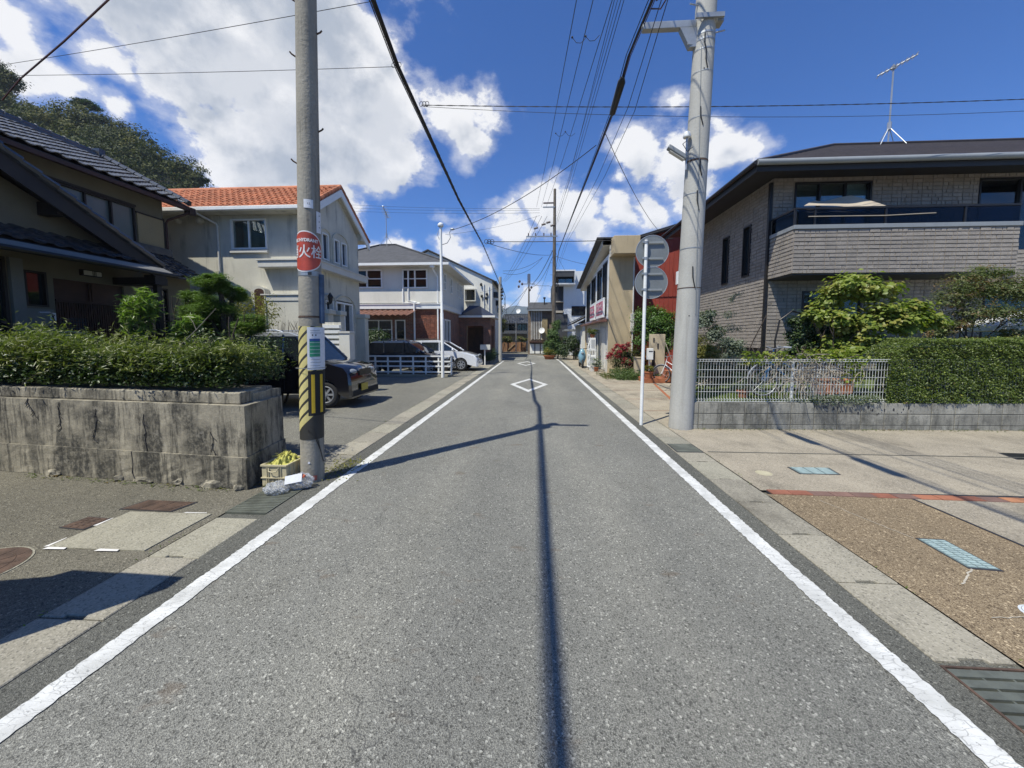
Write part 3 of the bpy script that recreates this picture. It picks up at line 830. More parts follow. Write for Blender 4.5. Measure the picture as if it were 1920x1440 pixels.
# red brick edging strip on the driveway
bs = struct(MB().box(2.45, 3.86, -.05, 11.5, 4.0, -.002), 'brick_edging', m_ink)
cols = [(.37, .165, .08), (.24, .09, .055), (.17, .10, .08), (.31, .12, .065), (.26, .10, .06), (.20, .115, .09)]
bmats = [MAT('edging_brick_%s' % w, c, .85, .15, 6, 60, .4) for w, c in zip(('orange', 'red', 'brown', 'coral', 'rust', 'plum'), cols)]
x = 2.45
first = None
while x < 9.6:
    L_ = .197
    y_ = 3.93 - (x - 2.45) * .028
    o = MB().box(x + .003, y_ - .055, -.05, x + L_, y_ + .055, .005).build('brick', R.choice(bmats), bs, loc=(0, 0, 0)); o.location.z += R.uniform(0, .003)
    x += .2

# lids and covers in the ground
def lid_rect(name, lab, pts, mat, rim=m_ink, ribs=0, z=.006):
    g = thing(name, lab, 'utility cover', V((sum(p[0] for p in pts) / 4, sum(p[1] for p in pts) / 4, 0)))
    P = [V((p[0], p[1], 0)) for p in pts]; c = sum(P, V((0, 0, 0))) / 4
    out = [c + (p - c) * 1.06 + (p - c).normalized() * .006 for p in P]
    MB().prism([q + UP * -.03 for q in out], UP * (z + .028)).build('frame', rim, g)
    MB().prism([q + UP * -.02 for q in P], UP * (z + .02)).build('plate', m_tealdark if mat is m_teal else mat, g)
    if ribs:
        a, b, c_, d = P; mb = MB()
        n = ribs
        for i in range(n):
            for j in range(3):
                f = (i + .5) / n; g0 = .06 + j * .31; g1 = g0 + .26
                p0 = a.lerp(d, f).lerp(b.lerp(c_, f), g0); p1 = a.lerp(d, f).lerp(b.lerp(c_, f), g1)
                w = (d - a) / n * .33
                mb.obox(p0 - w + UP * (z - .001), p1 - p0, w * 2, UP * .004)
        mb.build('rib_pattern', mat, g)
    return g
lid_rect('meter_box_lid', 'small pale teal rectangular lid beyond the red brick strip on the driveway', [(3.15, 4.50), (3.58, 4.50), (3.62, 4.72), (3.16, 4.72)], m_teal, ribs=7)
lid_rect('meter_box_lid', 'pale teal ribbed lid set in the brown gravel paving', [(3.03, 2.68), (3.22, 2.66), (3.25, 3.04), (3.06, 3.05)], m_teal, ribs=12)
lid_rect('iron_cover', 'larger rusty square cover in the left lot, nearer the wall', [(-3.86, 3.17), (-3.36, 3.15), (-3.30, 3.34), (-3.80, 3.36)], m_rust, ribs=8, z=.004)
lid_rect('iron_cover', 'small rusty square cover at the corner of the pale concrete patch', [(-4.0, 2.82), (-3.77, 2.80), (-3.76, 2.98), (-3.98, 3.0)], m_rust, ribs=5, z=.004)
lid_rect('iron_cover', 'black rectangular cover at the right edge of the driveway', [(6.40, 5.22), (7.3, 5.22), (7.3, 5.48), (6.5, 5.50)], m_black, z=.004)
lid_rect('gutter_plate', 'dark metal plate between the kerb slabs near the sign pole', [(2.02, 5.28), (2.36, 5.28), (2.36, 5.66), (2.02, 5.66)], m_grate, z=.010)
def lid_round(lab, c, r, m, z=.006, rim=None, pat=True):
    g = thing('round_cover', lab, 'utility cover', (c[0], c[1], 0))
    MB().lathe([(r + .012, -.03), (r + .012, z - .002), (r, z - .001)], (c[0], c[1], 0), 36).build('frame', rim or m, g)
    MB().cyl((c[0], c[1], -.02), (c[0], c[1], z), r - .002, n=36).build('plate', m, g)
    if pat:
        mb = MB()
        for k in range(1, 4): mb.torus((c[0], c[1], z), UP, r * (.25 * k), .0028, 30, 4)
        for k in range(12):
            a = k * PI / 6; mb.obox((c[0] + r * .28 * math.cos(a), c[1] + r * .28 * math.sin(a), z - .001), V((math.cos(a), math.sin(a), 0)) * r * .6, V((-math.sin(a), math.cos(a), 0)) * .006, UP * .003)
        mb.build('relief', m, g)
lid_round('round white cover at the right edge of the brown gravel paving', (2.94, 2.22), .075, m_whitelid)
lid_round('round cream cover in the driveway beside the teal lid', (2.73, 4.50), .075, m_ylid, z=.003, pat=False)
lid_round('large round rusty manhole in the dark left lot', (-3.92, 2.22), .30, m_rust, z=.003, rim=m_slab2)

# cracks and joint in the gravel paving
mb = MB(); pts = [(2.78, 3.35), (2.83, 3.22), (2.86, 3.16), (2.92, 3.12), (2.97, 3.06), (3.05, 3.04)]
def crackline(mb, pts, w, z):
    for (a, b), (c, d) in zip(pts[:-1], pts[1:]):
        n_ = V((-(d - b), c - a, 0)).normalized() * w
        mb.poly([(a - n_.x, b - n_.y, z), (c - n_.x, d - n_.y, z), (c + n_.x, d + n_.y, z), (a + n_.x, b + n_.y, z)])
def wiggle(p, q, n, amp):
    out = []
    for i in range(n + 1):
        f = i / n; out.append((p[0] + (q[0] - p[0]) * f + R.uniform(-amp, amp), p[1] + (q[1] - p[1]) * f + R.uniform(-amp, amp)))
    return out
crackline(mb, wiggle((2.82, 3.75), (3.03, 3.06), 14, .008), .0028, .0055)
crackline(mb, wiggle((3.04, 2.66), (2.78, 2.48), 10, .010), .0050, .0055)
crackline(mb, wiggle((2.62, 2.18), (2.86, 2.2), 8, .006), .0022, .0055)
struct(mb, 'paving_cracks', m_crackfill)
mb = MB()
for x0, x1, y in ((-2.72, -2.56, 2.62), (-2.76, -2.60, 2.018), (2.1, 2.26, 3.67), (2.1, 2.28, 4.27), (2.12, 2.2, 2.46), (2.1, 2.25, 5.48), (-2.7, -2.6, 5.04), (-2.7, -2.58, 1.41)):
    pass
# ------------------------------------------------------------ roofs, bricks
def tile_mesh(name, tw, th, amp, mat, kind='s', lift=.03):
    if kind == 's': prof = [(-.5, .0), (-.30, -.35), (-.05, -.35), (.16, .45), (.32, .8), (.5, .15)]
    else: prof = [(-.5, 0), (-.38, .75), (-.22, 1.0), (-.05, .75), (.05, 0), (.28, -.25), (.5, 0)]
    vs = []; n = len(prof)
    for y, z in ((0, lift), (th * 1.12, 0)):
        for a, b in prof: vs.append((a * tw * 1.03, y, z + b * amp))
    for a, b in prof: vs.append((a * tw * 1.03, 0.004, lift + b * amp - .025))
    fs = [(i, i + 1, n + i + 1, n + i) for i in range(n - 1)] + [(2 * n + i, 2 * n + i + 1, i + 1, i) for i in range(n - 1)]
    me = bpy.data.meshes.new(name); me.from_pydata(vs, [], fs); me.materials.append(mat)
    return me
def tileroof(parent, A, B, s, length, tw, th, amp, mat, kind='s', most=300, clip=None):
    A, B, s = V(A), V(B), V(s).normalized(); u = (B - A).normalized(); n = u.cross(s)
    if n.z < 0: u = -u; A, B = B, A; n = u.cross(s)
    W = (B - A).length; nc = max(1, round(W / tw)); tw = W / nc; nr = max(1, round(length / th)); th = length / nr
    me = tile_mesh('tile', tw, th, amp, mat, kind)
    ms = []
    for j in range(nr):
        for i in range(nc):
            o = A + u * tw * (i + .5) + s * th * j
            if clip and not clip(o): continue
            o = o + n * R.uniform(0, .004)
            ms.append(frame(o, u, s, n))
    inst(parent, 'tile', me, ms, most)
def bricks(parent, o, u, n, w, h, holes, mat, most, bw=.25, bh=.0965, name='brick'):
    o, u, n = V(o), V(u), V(n)
    meshes = []
    vs = [(0, 0, 0), (1, 0, 0), (1, 1, 0), (0, 1, 0), (.012, .04, 1), (.988, .04, 1), (.988, .93, 1), (.012, .93, 1)]
    fs = [(4, 5, 6, 7), (0, 1, 5, 4), (1, 2, 6, 5), (2, 3, 7, 6), (3, 0, 4, 7)]
    me = bpy.data.meshes.new(name); me.materials.append(mat)
    flip = u.cross(UP).dot(n) < 0
    me.from_pydata(vs, [], [f[::-1] for f in fs] if flip else fs)
    ms = []; rows = int(round(h / bh)); bh = h / rows
    for j in range(rows):
        x = 0.0; k = 0
        while x < w - .02:
            cell_ = (math.floor(x / bw + 1e-4) + 1) * bw; f_ = R.random()
            x1 = min(w, cell_ if f_ < .55 or cell_ - x < bw * .9 else x + bw * R.choice((.36, .5, .64)))
            z0, z1 = j * bh, (j + 1) * bh - .018
            ok = True
            for a, b, c, d in holes:
                if x1 > a and x < c and z1 > b and z0 < d:
                    if x < a - .03: x1 = min(x1, a)
                    elif x1 > c + .03: x = c
                    else: ok = False
            if ok and x1 - x > .03:
                t_ = R.choice((.012, .016, .021))
                q = o + u * (x + .007) + UP * z0
                ms.append(frame(q, u * (x1 - x - .016), UP * (z1 - z0), n * t_))
            x = x1; k += 1
    inst(parent, name, me, ms, most)

# ------------------------------------------------------------ old tiled house on the left
h1 = thing('tiled_house', 'old two-storey tan plaster house with dark kawara tile roofs behind the left hedge', 'house', (-11, 6, .85))
WX = -10.0
S = .55
g_ = V((0, 1, 0)); nX = V((1, 0, 0))
# upper storey wall facing the street
hol = [(6.95 - 1.0, 3.98 - 2.6, 9.02 - 1.0, 4.86 - 2.6), (9.06 - 1, 3.98 - 2.6, 9.66 - 1, 4.72 - 2.6)]
mb = MB(); mb.wallq((WX, 1.0, 2.6), g_, nX, 8.75, 2.80, [hol[0]], .10)
mb.poly([(WX, 9.75, .85), (-15.5, 9.75, .85), (-15.0, 9.75, 5.05), (-12.2, 9.75, 6.48), (WX, 9.75, 5.30)])
mb.build('wall', m_tradwall, h1)
window(h1, (WX, 1.0, 2.6), g_, nX, hol[0][0], hol[0][1], hol[0][2] - hol[0][0], hol[0][3] - hol[0][1], m_darkwood, m_glass_f, cols=4, fw=.035, depth=.07, proud=.03)
mb = MB(); mb.obox((WX + .002, 9.06, 3.98), (0, .66, 0), (0, 0, .76), (.025, 0, 0)); mb.build('shutter_box', m_tanpanel, h1)
mb = MB()
mb.obox((WX, 9.04, 4.74), (0, .71, 0), (0, 0, .035), (.04, 0, 0)); mb.obox((WX, 9.04, 3.94), (0, .71, 0), (0, 0, .04), (.04, 0, 0))
mb.obox((WX, 1.0, 4.865), (0, 8.03, 0), (0, 0, .05), (.05, 0, 0)); mb.obox((WX, 1.0, 3.92), (0, 8.03, 0), (0, 0, .06), (.06, 0, 0))
mb.obox((WX, 9.72, 3.9), (0, .035, 0), (0, 0, .9), (.035, 0, 0))
mb.build('trim', m_darkwood, h1)
mb = MB(); mb.obox((WX + .001, 7.6, 3.62), (0, 2.15, 0), (0, 0, .3), (.05, 0, 0)); mb.build('plinth_band', m_tradwall2, h1)
# main roof
S = .53
ev = V((-9.6, .6, 5.20)); ex = V((-9.6, 10.2, 5.20)); up1 = V((-1, 0, S)).normalized()
tileroof(h1, ev + UP * .07, ex + UP * .07, up1, 2.90, .275, .245, .032, m_kawara_g, 'k', 250)
mb = MB()
mb.prism([(-9.6, .6, 5.17), (-9.6, .6, 5.23), (-12.2, .6, 6.60), (-15.0, .6, 5.2), (-15.0, .6, 5.12), (-12.2, .6, 6.52)], (0, 9.6, 0))
mb.build('roof_deck', m_darkwood, h1)
mb = MB(); mb.obox((-12.32, .6, 6.56), (.24, 0, 0), (0, 9.5, 0), (0, 0, .13)); mb.tube([(-12.2, .6, 6.72), (-12.2, 10.15, 6.72)], .08, 8)
for y in np.arange(.7, 10.1, .28): mb.torus((-12.2, y, 6.72), (0, 1, 0), .088, .016, 10, 4)
mb.box(-12.36, 10.05, 6.5, -12.04, 10.2, 6.84)
mb.build('ridge', m_kawara_g, h1)
mb = MB(); p_ = [ex + UP * .03 + V((0, -.03, 0)), V((-12.2, 10.17, 6.63))]
for k in range(12):
    q = p_[0].lerp(p_[1], (k + .5) / 12); mb.cyl(q + V((.1, -.02, .05)), q + V((-.1, -.02, .165)), .075, .06, 8)
mb.build('verge_tiles', m_kawara_g, h1)
mb = MB(); mb.prism([(-9.60, .6, 5.10), (-9.51, .6, 5.10), (-9.51, .6, 5.18), (-9.60, .6, 5.18)], (0, 9.6, 0)); mb.build('gutter', m_brownwood, h1)
mb = MB(); mb.tube([(-9.56, 10.1, 5.10), (-9.56, 10.0, 5.0), (-9.90, 9.80, 4.78), (-9.96, 9.79, 4.7), (-9.96, 9.79, 3.3)], .030, 8)
mb.box(-9.66, 10.04, 5.02, -9.49, 10.22, 5.20); mb.build('downpipe', m_brownwood, h1)
# lower wing with a gable towards the street
wx = -8.8
gab = [(wx, 1.2, .85), (wx, 8.0, .85), (wx, 8.0, 3.25), (wx, 5.1, 4.62), (wx, 1.2, 2.8)]
mb = MB()
holes = [(6.02 - 1.2, 2.16 - .85, 6.32 - 1.2, 2.78 - .85), (6.42 - 1.2, 0.02, 7.60 - 1.2, 2.70 - .85), (5.0 - 1.2, .6, 5.80 - 1.2, 2.95 - .85)]
mb.wallq((wx, 1.2, .85), g_, nX, 6.8, 2.35, holes, .12)
mb.poly([(wx, 1.2, 3.2), (wx, 8.0, 3.2), (wx, 8.0, 3.25), (wx, 5.1, 4.62), (wx, 2.1, 3.2)])
mb.poly([(wx, 8.0, .85), (-10, 8.0, .85), (-10, 8.0, 3.3), (wx, 8.0, 3.25)])
mb.build('wing_wall', m_tradwall, h1)
mb = MB(); mb.obox((wx, 5.83, .85), (0, .16, 0), (0, 0, 2.1), (.06, 0, 0)); mb.build('corner_column', m_tradwall2, h1)
mb = MB(); mb.obox((wx + .001, 6.0, .86), (0, .38, 0), (0, 0, 1.26), (.02, 0, 0)); mb.build('low_panel', m_tradwall2, h1)
window(h1, (wx, 1.2, .85), g_, nX, holes[0][0], holes[0][1], .30, .62, m_darkwood, m_glass, cols=1, fw=.03)
window(h1, (wx, 1.2, .85), g_, nX, holes[2][0], holes[2][1], .80, 1.5, m_darkwood, m_glass, cols=2, fw=.04)
dr = MB().obox((wx - .07, 6.42, .87), (0, 1.18, 0), (0, 0, 1.83), (.03, 0, 0)).build('sliding_door', m_brownwood, h1)
for k in range(30):
    MB().obox((wx - .04, 6.44 + k * .0385, .87), (0, .02, 0), (0, 0, 1.40 if k not in (14, 15) else 1.80), (.035, 0, 0)).build('slat', m_brownwood, dr)
MB().obox((wx - .04, 6.43, 2.28), (0, 1.16, 0), (0, 0, .04), (.05, 0, 0)).build('transom', m_brownwood, dr)
lp = MB().obox((wx, 6.83, 2.815), (0, .33, 0), (0, 0, .115), (.07, 0, 0)).build('door_lamp', m_darkwood, h1)
MB().obox((wx + .03, 6.85, 2.83), (0, .29, 0), (0, 0, .085), (.055, 0, 0)).build('lamp_shade', m_lampglass, lp)
mb = MB()
for k in range(3): mb.obox((wx + .08, 6.985 + k * .025, 2.825), (0, .010, 0), (0, 0, .095), (.010, 0, 0))
mb.build('lamp_bars', m_darkwood, lp)
it = MB().obox((wx + .02, 6.31, 1.92), (0, .075, 0), (0, 0, .14), (.03, 0, 0)).build('intercom', m_white, h1, bevel=.006)
MB().obox((wx + .05, 6.335, 2.0), (0, .028, 0), (0, 0, .028), (.004, 0, 0)).build('lens', m_black, it)
# gable rake boards and wing roof
mb = MB()
ra = [V((-8.32, 8.02, 3.12)), V((-8.32, 5.1, 4.74)), V((-8.32, 2.2, 3.12))]
for a, b in ((0, 1), (1, 2)):
    p, q = ra[a], ra[b]
    mb.prism([p, q, q - UP * .26, p - UP * .26], (-.06, 0, 0))
    mb.prism([p + UP * .05, q + UP * .05, q, p], (-2.0, 0, 0))
for k in range(4):
    q = ra[0].lerp(ra[1], (k * .3)); mb.obox(q + V((-.45, 0, -.32)), (.38, 0, 0), (0, .14, 0), (0, 0, .22))
mb.build('rake_board', m_darkwood, h1)
mb = MB()
for a, b in ((0, 1), (2, 1)):
    p, q = ra[a], ra[b]; d = (q - p) / 13
    for k in range(13):
        c = p + d * (k + .5) + UP * .09; mb.cyl(c - d * .55 + UP * .02, c + d * .5, .075, .06, 8)
mb.blob((-8.34, 5.1, 4.95), (.16, .2, .17), 3, .12); mb.cyl((-8.2, 5.1, 4.92), (-9.6, 5.1, 4.92), .09, n=8)
mb.build('ridge_cap', m_kawara, h1, smooth=True)
for sgn in (1, -1):
    A = V((-10.0, 5.1 + sgn * 2.95, 3.16)); B = V((-8.40, 5.1 + sgn * 2.95, 3.16))
    tileroof(h1, A, B, V((0, -sgn * 2.92, 1.62)), 3.3, .27, .24, .028, m_kawara, 'k', 0)
# porch roof
pv = V((-7.85, .9, 2.98)); pw = V((-7.85, 7.78, 2.98)); ups = V((-1, 0, .50)).normalized()
mb = MB(); mb.prism([(-7.80, .9, 2.93), (-7.80, .9, 2.965), (-8.78, .9, 3.45), (-8.78, .9, 3.40)], (0, 6.9, 0))
mb.build('porch_deck', m_darkwood, h1)
mb = MB()
for k in range(5):
    o_ = V((-7.82, .9, 2.972)) + ups * (k * .055); mb.obox(o_, ups * .05, (0, 6.9, 0), (0, 0, .010 + .001 * k))
mb.build('porch_metal_edge', MAT('grey_metal_roof', (.20, .195, .18), .55, .1, 4, 40, .1), h1)
tileroof(h1, pv + ups * .33 + UP * .03, V((-7.85, 7.45, 2.98)) + ups * .33 + UP * .03, ups, .80, .26, .2, .028, m_kawara, 'k', 50)
mb = MB(); mb.tube([(-7.78, .9, 2.94), (-7.78, 7.82, 2.94)], .045, 8); mb.build('porch_gutter', m_bronze, h1)
mb = MB(); mb.box(-8.05, 7.52, .85, -7.95, 7.62, 2.85); mb.box(-8.8, 7.40, 2.72, -7.85, 7.66, 2.86); mb.build('porch_post', m_darkwood, h1)
# right lower roof
r0 = V((-8.85, 7.9, 3.14)); r1 = V((-8.85, 9.80, 3.14))
tileroof(h1, r0, r1, V((-1, 0, .62)), 1.35, .27, .22, .028, m_kawara, 'k', 40)
mb = MB(); mb.prism([(-8.85, 7.9, 3.08), (-8.85, 7.9, 3.13), (-10.0, 7.9, 3.84), (-10.0, 7.9, 3.79)], (0, 1.9, 0))
mb.obox((-10, 7.4, 3.80), (.16, 0, 0), (0, 2.4, 0), (0, 0, .18)); mb.build('lower_roof_deck', m_kawara, h1)
mb = MB(); mb.wallq((-9.35, 7.9, .85), g_, nX, 1.85, 2.35, [(.3, .35, 1.2, 2.0)], .1); mb.poly([(-9.35, 9.75, .85), (-10, 9.75, .85), (-10, 9.75, 3.3), (-9.35, 9.75, 3.2)]); mb.build('lower_wall', m_tradwall, h1)
window(h1, (-9.35, 7.9, .85), g_, nX, .3, .35, .9, 1.65, m_darkwood, m_glass, cols=2, rows=2, fw=.035)
mb = MB(); mb.box(-15.5, .2, .80, -9.9, 9.75, .86); mb.box(-15.1, .6, .85, -15.0, 9.7, 5.0); mb.box(-15.4, .6, .85, -10.1, .7, 5.5); mb.build('base', m_tradwall, h1)
tag(MB().prism([(-7.9, 4.9, -.02), (-7.9, 12, -.02), (-16, 12, -.02), (-16, 4.3, -.02), (-9.5, 4.35, -.02)], (0, 0, .86)).build('garden_terrace', m_soil, None, loc=(0, 0, 0)), kind='structure')

# ------------------------------------------------------------ beige house with the orange tile roof
h2 = thing('stucco_house', 'beige stucco house with orange tile roof and arched windows left of the street', 'house', (-9, 13, 0))
fy = 11.2; sx = -6.75
arch = lambda cx, w, z0, z1, n=10: [(cx - w / 2, z0)] + [(cx - w / 2 * math.cos(PI * i / n), z1 - w * .30 + w * .30 * math.sin(PI * i / n)) for i in range(n + 1)] + [(cx + w / 2, z0)]
mb = MB(); mb.wallq((-12.6, fy, 0), (1, 0, 0), (0, -1, 0), 5.85, 5.45, [(3.30, 4.32, 4.44, 5.22)], .10)
mb.wallq((sx, fy, 0), g_, nX, 3.0, 3.74, [(.60, 1.05, 1.10, 2.85), (1.20, 1.05, 2.45, 2.9)], .16)
mb.wallq((sx, fy, 3.74), g_, nX, 3.0, 1.62, [(.55, .38, .92, 1.22), (1.26, .40, 1.60, 1.20), (1.74, .40, 2.10, 1.20)], .12)
mb.poly([(sx, fy, 5.36), (sx, 14.2, 5.36), (sx, 12.75, 6.55)])
mb.poly([(sx, 14.2, 0), (-12.6, 14.2, 0), (-12.6, 14.2, 5.36), (sx, 14.2, 5.36)])
mb.build('wall', m_stucco, h2)
window(h2, (-12.6, fy, 0), (1, 0, 0), (0, -1, 0), 3.30, 4.32, 1.14, .90, m_white, m_glass_c, cols=2, fw=.045, depth=.06, proud=.03,
       curtain=[((.03, .26), 1), ((.55, .72), .0)], cm=m_curtain)
MB().obox((-9.33, fy - .07, 4.20), (1.20, 0, 0), (0, .07, 0), (0, 0, .10)).build('window_sill', m_offwhite, h2, bevel=.01)
for a, w in ((.55, .37), (1.26, .34), (1.74, .36)):
    window(h2, (sx, fy, 3.74), g_, nX, a, .40 if a > 1 else .38, w, .80 if a > 1 else .84, m_white, m_glass_b, cols=1, fw=.035, depth=.08)
for cy, w, zt, z0 in ((fy + .735, .55, 5.12, 4.1), (fy + 1.68, 1.05, 5.20, 4.1), (fy + 1.85, 1.45, 3.12, 2.1), (fy + .85, .62, 3.05, 2.1)):
    mb = MB(); o_ = arch(cy, w + .06, z0, zt); i_ = arch(cy, w, z0, zt - .03)
    for k in range(len(o_) - 1): mb.prism([(sx, o_[k][0], o_[k][1]), (sx, o_[k + 1][0], o_[k + 1][1]), (sx, i_[k + 1][0], i_[k + 1][1]), (sx, i_[k][0], i_[k][1])], (.035, 0, 0))
    mb.build('arch_moulding', m_stucco, h2)
window(h2, (sx, fy, 0), g_, nX, 1.25, 1.05, 1.15, 1.80, m_white, m_glass, cols=2, fw=.06, depth=.14)
window(h2, (sx, fy, 0), g_, nX, .62, 1.05, .46, 1.78, m_white, m_glass, cols=1, fw=.04, depth=.14)
for yy in (11.35, 12.05, 13.85):
    MB().box(sx, yy, 0, sx + .34, yy + .30, 2.35).build('pilaster', m_stucco, h2)
    MB().box(sx - .01, yy - .05, 2.35, sx + .40, yy + .35, 2.50).build('pilaster_cap', m_stucco, h2, bevel=.02)
wl = MB(); wl.lathe([(.0, .30), (.07, .20), (.10, .14), (.085, .13), (.06, -.02), (.03, -.06), (0, -.08)], (sx + .16, 11.83, 2.78), 6); wl.tube([(sx, 11.83, 2.72), (sx + .08, 11.83, 2.68), (sx + .16, 11.83, 2.72)], .015, 6)
wl.build('wall_lantern', m_black, h2)
# ledges
for z0, zz, x0, dd in ((3.72, .20, -8.30, .28), (2.72, .18, -8.27, .20)):
    mb = MB(); mb.box(x0, fy - dd, z0, sx + dd, fy, z0 + zz); mb.build('ledge', m_offwhite, h2, bevel=.015)
    mb = MB(); mb.box(x0 - .03, fy - dd - .03, z0 + zz, sx + dd + .03, fy, z0 + zz + .035); mb.build('ledge_cap', m_offwhite, h2)
mb = MB(); mb.box(sx, fy, 3.72, sx + .28, 14.35, 3.92); mb.box(sx, fy, 3.92, sx + .31, 14.38, 3.955); mb.build('side_ledge', m_offwhite, h2)
mb = MB(); mb.box(-8.22, fy - .18, 0, sx + .18, fy, 2.72); mb.build('bay_wall', m_stucco, h2)
# arched niche on the front
mb = MB(); o_ = arch(-8.38, .44, 1.2, 3.18); mb.prism([(p[0], fy - .22, p[1]) for p in o_], (0, .21, 0)); mb.build('porch_niche', m_stucco, h2)
mb = MB(); o_ = arch(-8.34, .30, 1.25, 3.10); mb.prism([(p[0], fy - .226, p[1]) for p in o_], (0, .006, 0)); mb.build('niche_opening', m_brownwood, h2)
# roof
s2 = V((0, 1.85, 1.25)).normalized(); ea = V((-12.8, 10.82, 5.44)); eb = V((-6.58, 10.82, 5.44))
mb = MB(); mb.prism([(-6.60, 10.80, 5.40), (-6.60, 12.72, 6.66), (-6.60, 14.80, 5.36), (-6.60, 14.80, 5.30), (-6.60, 14.2, 5.30), (-6.60, 14.2, 5.56), (-6.60, 12.72, 6.45), (-6.60, 11.2, 5.44), (-6.60, 11.2, 5.34), (-6.60, 10.80, 5.34)], (-6.1, 0, 0)); mb.build('soffit', m_stucco, h2)
mb = MB()
for a, b in (((-6.56, 10.78, 5.36), (-6.56, 12.72, 6.63)), ((-6.56, 12.72, 6.63), (-6.56, 14.82, 5.30))):
    a, b = V(a), V(b); mb.prism([a, b, b - UP * .24, a - UP * .24], (-.05, 0, 0))
mb.build('barge_board', m_white, h2)
tileroof(h2, ea, eb, s2, 2.30, .20, .30, .035, m_orange, 's', 300)
tileroof(h2, V((-12.8, 14.84, 5.36)), V((-6.58, 14.84, 5.36)), V((0, -2.1, 1.30)), 2.45, .20, .30, .035, m_orange, 's', 0)
mb = MB()
for k in range(31):
    x = -12.8 + k * .2; mb.cyl((x, 12.72, 6.70), (x + .23, 12.72, 6.715), .085, .072, 10)
mb.build('ridge_tiles', m_orange, h2, smooth=True)
mb = MB()
for (a, b) in ((V((-6.60, 10.80, 5.46)), V((-6.60, 12.72, 6.72))), (V((-6.60, 14.84, 5.40)), V((-6.60, 12.72, 6.72)))):
    d = (b - a) / 9
    for k in range(9): mb.cyl(a + d * k, a + d * (k + 1.1), .075, .062, 8)
mb.build('verge_tiles', m_orange, h2, smooth=True)
mb = MB(); mb.box(-12.8, 10.68, 5.33, -6.62, 10.80, 5.44); mb.build('gutter', m_white, h2, bevel=.015)
mb = MB(); mb.tube([(-9.98, 10.74, 5.33), (-9.98, 10.78, 5.28), (-9.72, 11.14, 5.08), (-9.70, 11.16, 5.0), (-9.70, 11.16, 0)], .032, 8); mb.build('downpipe', m_offwhite, h2)
for x, r in ((-10.24, .10), (-10.94, .075)):
    mb = MB(); mb.cyl((x, fy, 5.18), (x, fy - .12, 5.18), r, n=14); mb.blob((x, fy - .12, 5.18), (r * .95, .05, r * .95), 1, 0); mb.build('vent_cap', m_stucco, h2, smooth=True)
# white louvred entrance screen and cream gate pillars in front
g = thing('slatted_screen', 'white horizontally slatted entrance screen behind the black car', 'screen', (-5.85, 10.6, 0))
MB().box(-6.18, 10.60, 0, -5.62, 10.66, 2.06).build('frame', m_stucco, g)
for k in range(7): MB().obox((-6.16, 10.50, 1.0 + k * .148), (.54, 0, 0), (0, .10, .0), (0, 0, .088)).build('slat', m_white, g)
g = thing('gate_pillar', 'cream gate pillar right of the white slatted screen by the beige house', 'pillar', (-5.45, 10.55, 0))
MB().box(-5.61, 10.45, 0, -5.30, 10.75, 1.74).build('shaft', m_stucco3, g); MB().box(-5.63, 10.43, 1.74, -5.28, 10.77, 1.80).build('cap', m_offwhite, g)

# ------------------------------------------------------------ cream and brick house
h3 = thing('brick_base_house', 'cream house with grey hipped roof and red brick ground floor', 'house', (-8, 24, 0))
fy3, sx3, x03, by3 = 20.6, -5.2, -12.5, 27.6
def brickwall_mat():
    m, t, b = newmat('red_brickwork')
    p = posn(t); sp = nd(t, 'ShaderNodeSeparateXYZ'); t.links.new(p, sp.inputs[0])
    cb = nd(t, 'ShaderNodeCombineXYZ'); t.links.new(mth(t, 'ADD', sp.outputs['X'], sp.outputs['Y']), cb.inputs['X']); t.links.new(sp.outputs['Z'], cb.inputs['Y'])
    br = nd(t, 'ShaderNodeTexBrick', i_Scale=1.0); t.links.new(cb.outputs[0], br.inputs['Vector'])
    br.inputs['Brick Width'].default_value = .22; br.inputs['Row Height'].default_value = .075; br.inputs['Mortar Size'].default_value = .008
    br.inputs['Color1'].default_value = (.26, .085, .045, 1); br.inputs['Color2'].default_value = (.15, .062, .040, 1); br.inputs['Mortar'].default_value = (.30, .25, .20, 1)
    t.links.new(mixc(t, smooth(t, noise(t, p, 2.5, 4), .3, .7), br.outputs['Color'], mixc(t, 1.0, br.outputs['Color'], (.75, .75, .8), 'MULTIPLY')), b.inputs['Base Color'])
    b.inputs['Roughness'].default_value = .9
    bump(t, b, br.outputs['Fac'], -.5, .01)
    return m
m_brickw = brickwall_mat()
MORT = MAT('brick_mortar', (.28, .24, .20), .95, .1, 4, 40, .3)
mb = MB()
mb.wallq((x03, fy3, 3.2), (1, 0, 0), (0, -1, 0), sx3 - x03, 2.45, [(2.3, 1.18, 4.05, 2.20), (5.18, 1.15, 6.60, 2.20)], .10)
mb.wallq((sx3, fy3, 3.2), g_, nX, by3 - fy3, 2.45, [(.7, 1.15, 1.25, 2.1), (2.4, 1.15, 2.95, 2.1), (4.4, 1.15, 4.9, 2.1), (5.2, 1.15, 5.6, 2.1), (5.85, 1.15, 6.25, 2.1)], .10)
mb.poly([(sx3, by3, 0), (x03, by3, 0), (x03, by3, 5.65), (sx3, by3, 5.65)])
mb.build('upper_wall', m_stucco3, h3)
mb = MB(); mb.box(x03, fy3 - .12, 3.55, sx3 + .10, fy3, 4.17); mb.build('spandrel', m_stucco3, h3)
mb = MB(); mb.box(x03, fy3 - .16, 3.22, sx3 + .14, fy3 + .0, 3.46); mb.box(sx3, fy3, 3.22, sx3 + .14, by3, 3.46); mb.box(x03, fy3 - .2, 3.46, sx3 + .18, fy3, 3.50); mb.box(sx3, fy3, 3.46, sx3 + .18, by3, 3.50); mb.build('belt_course', m_white, h3)
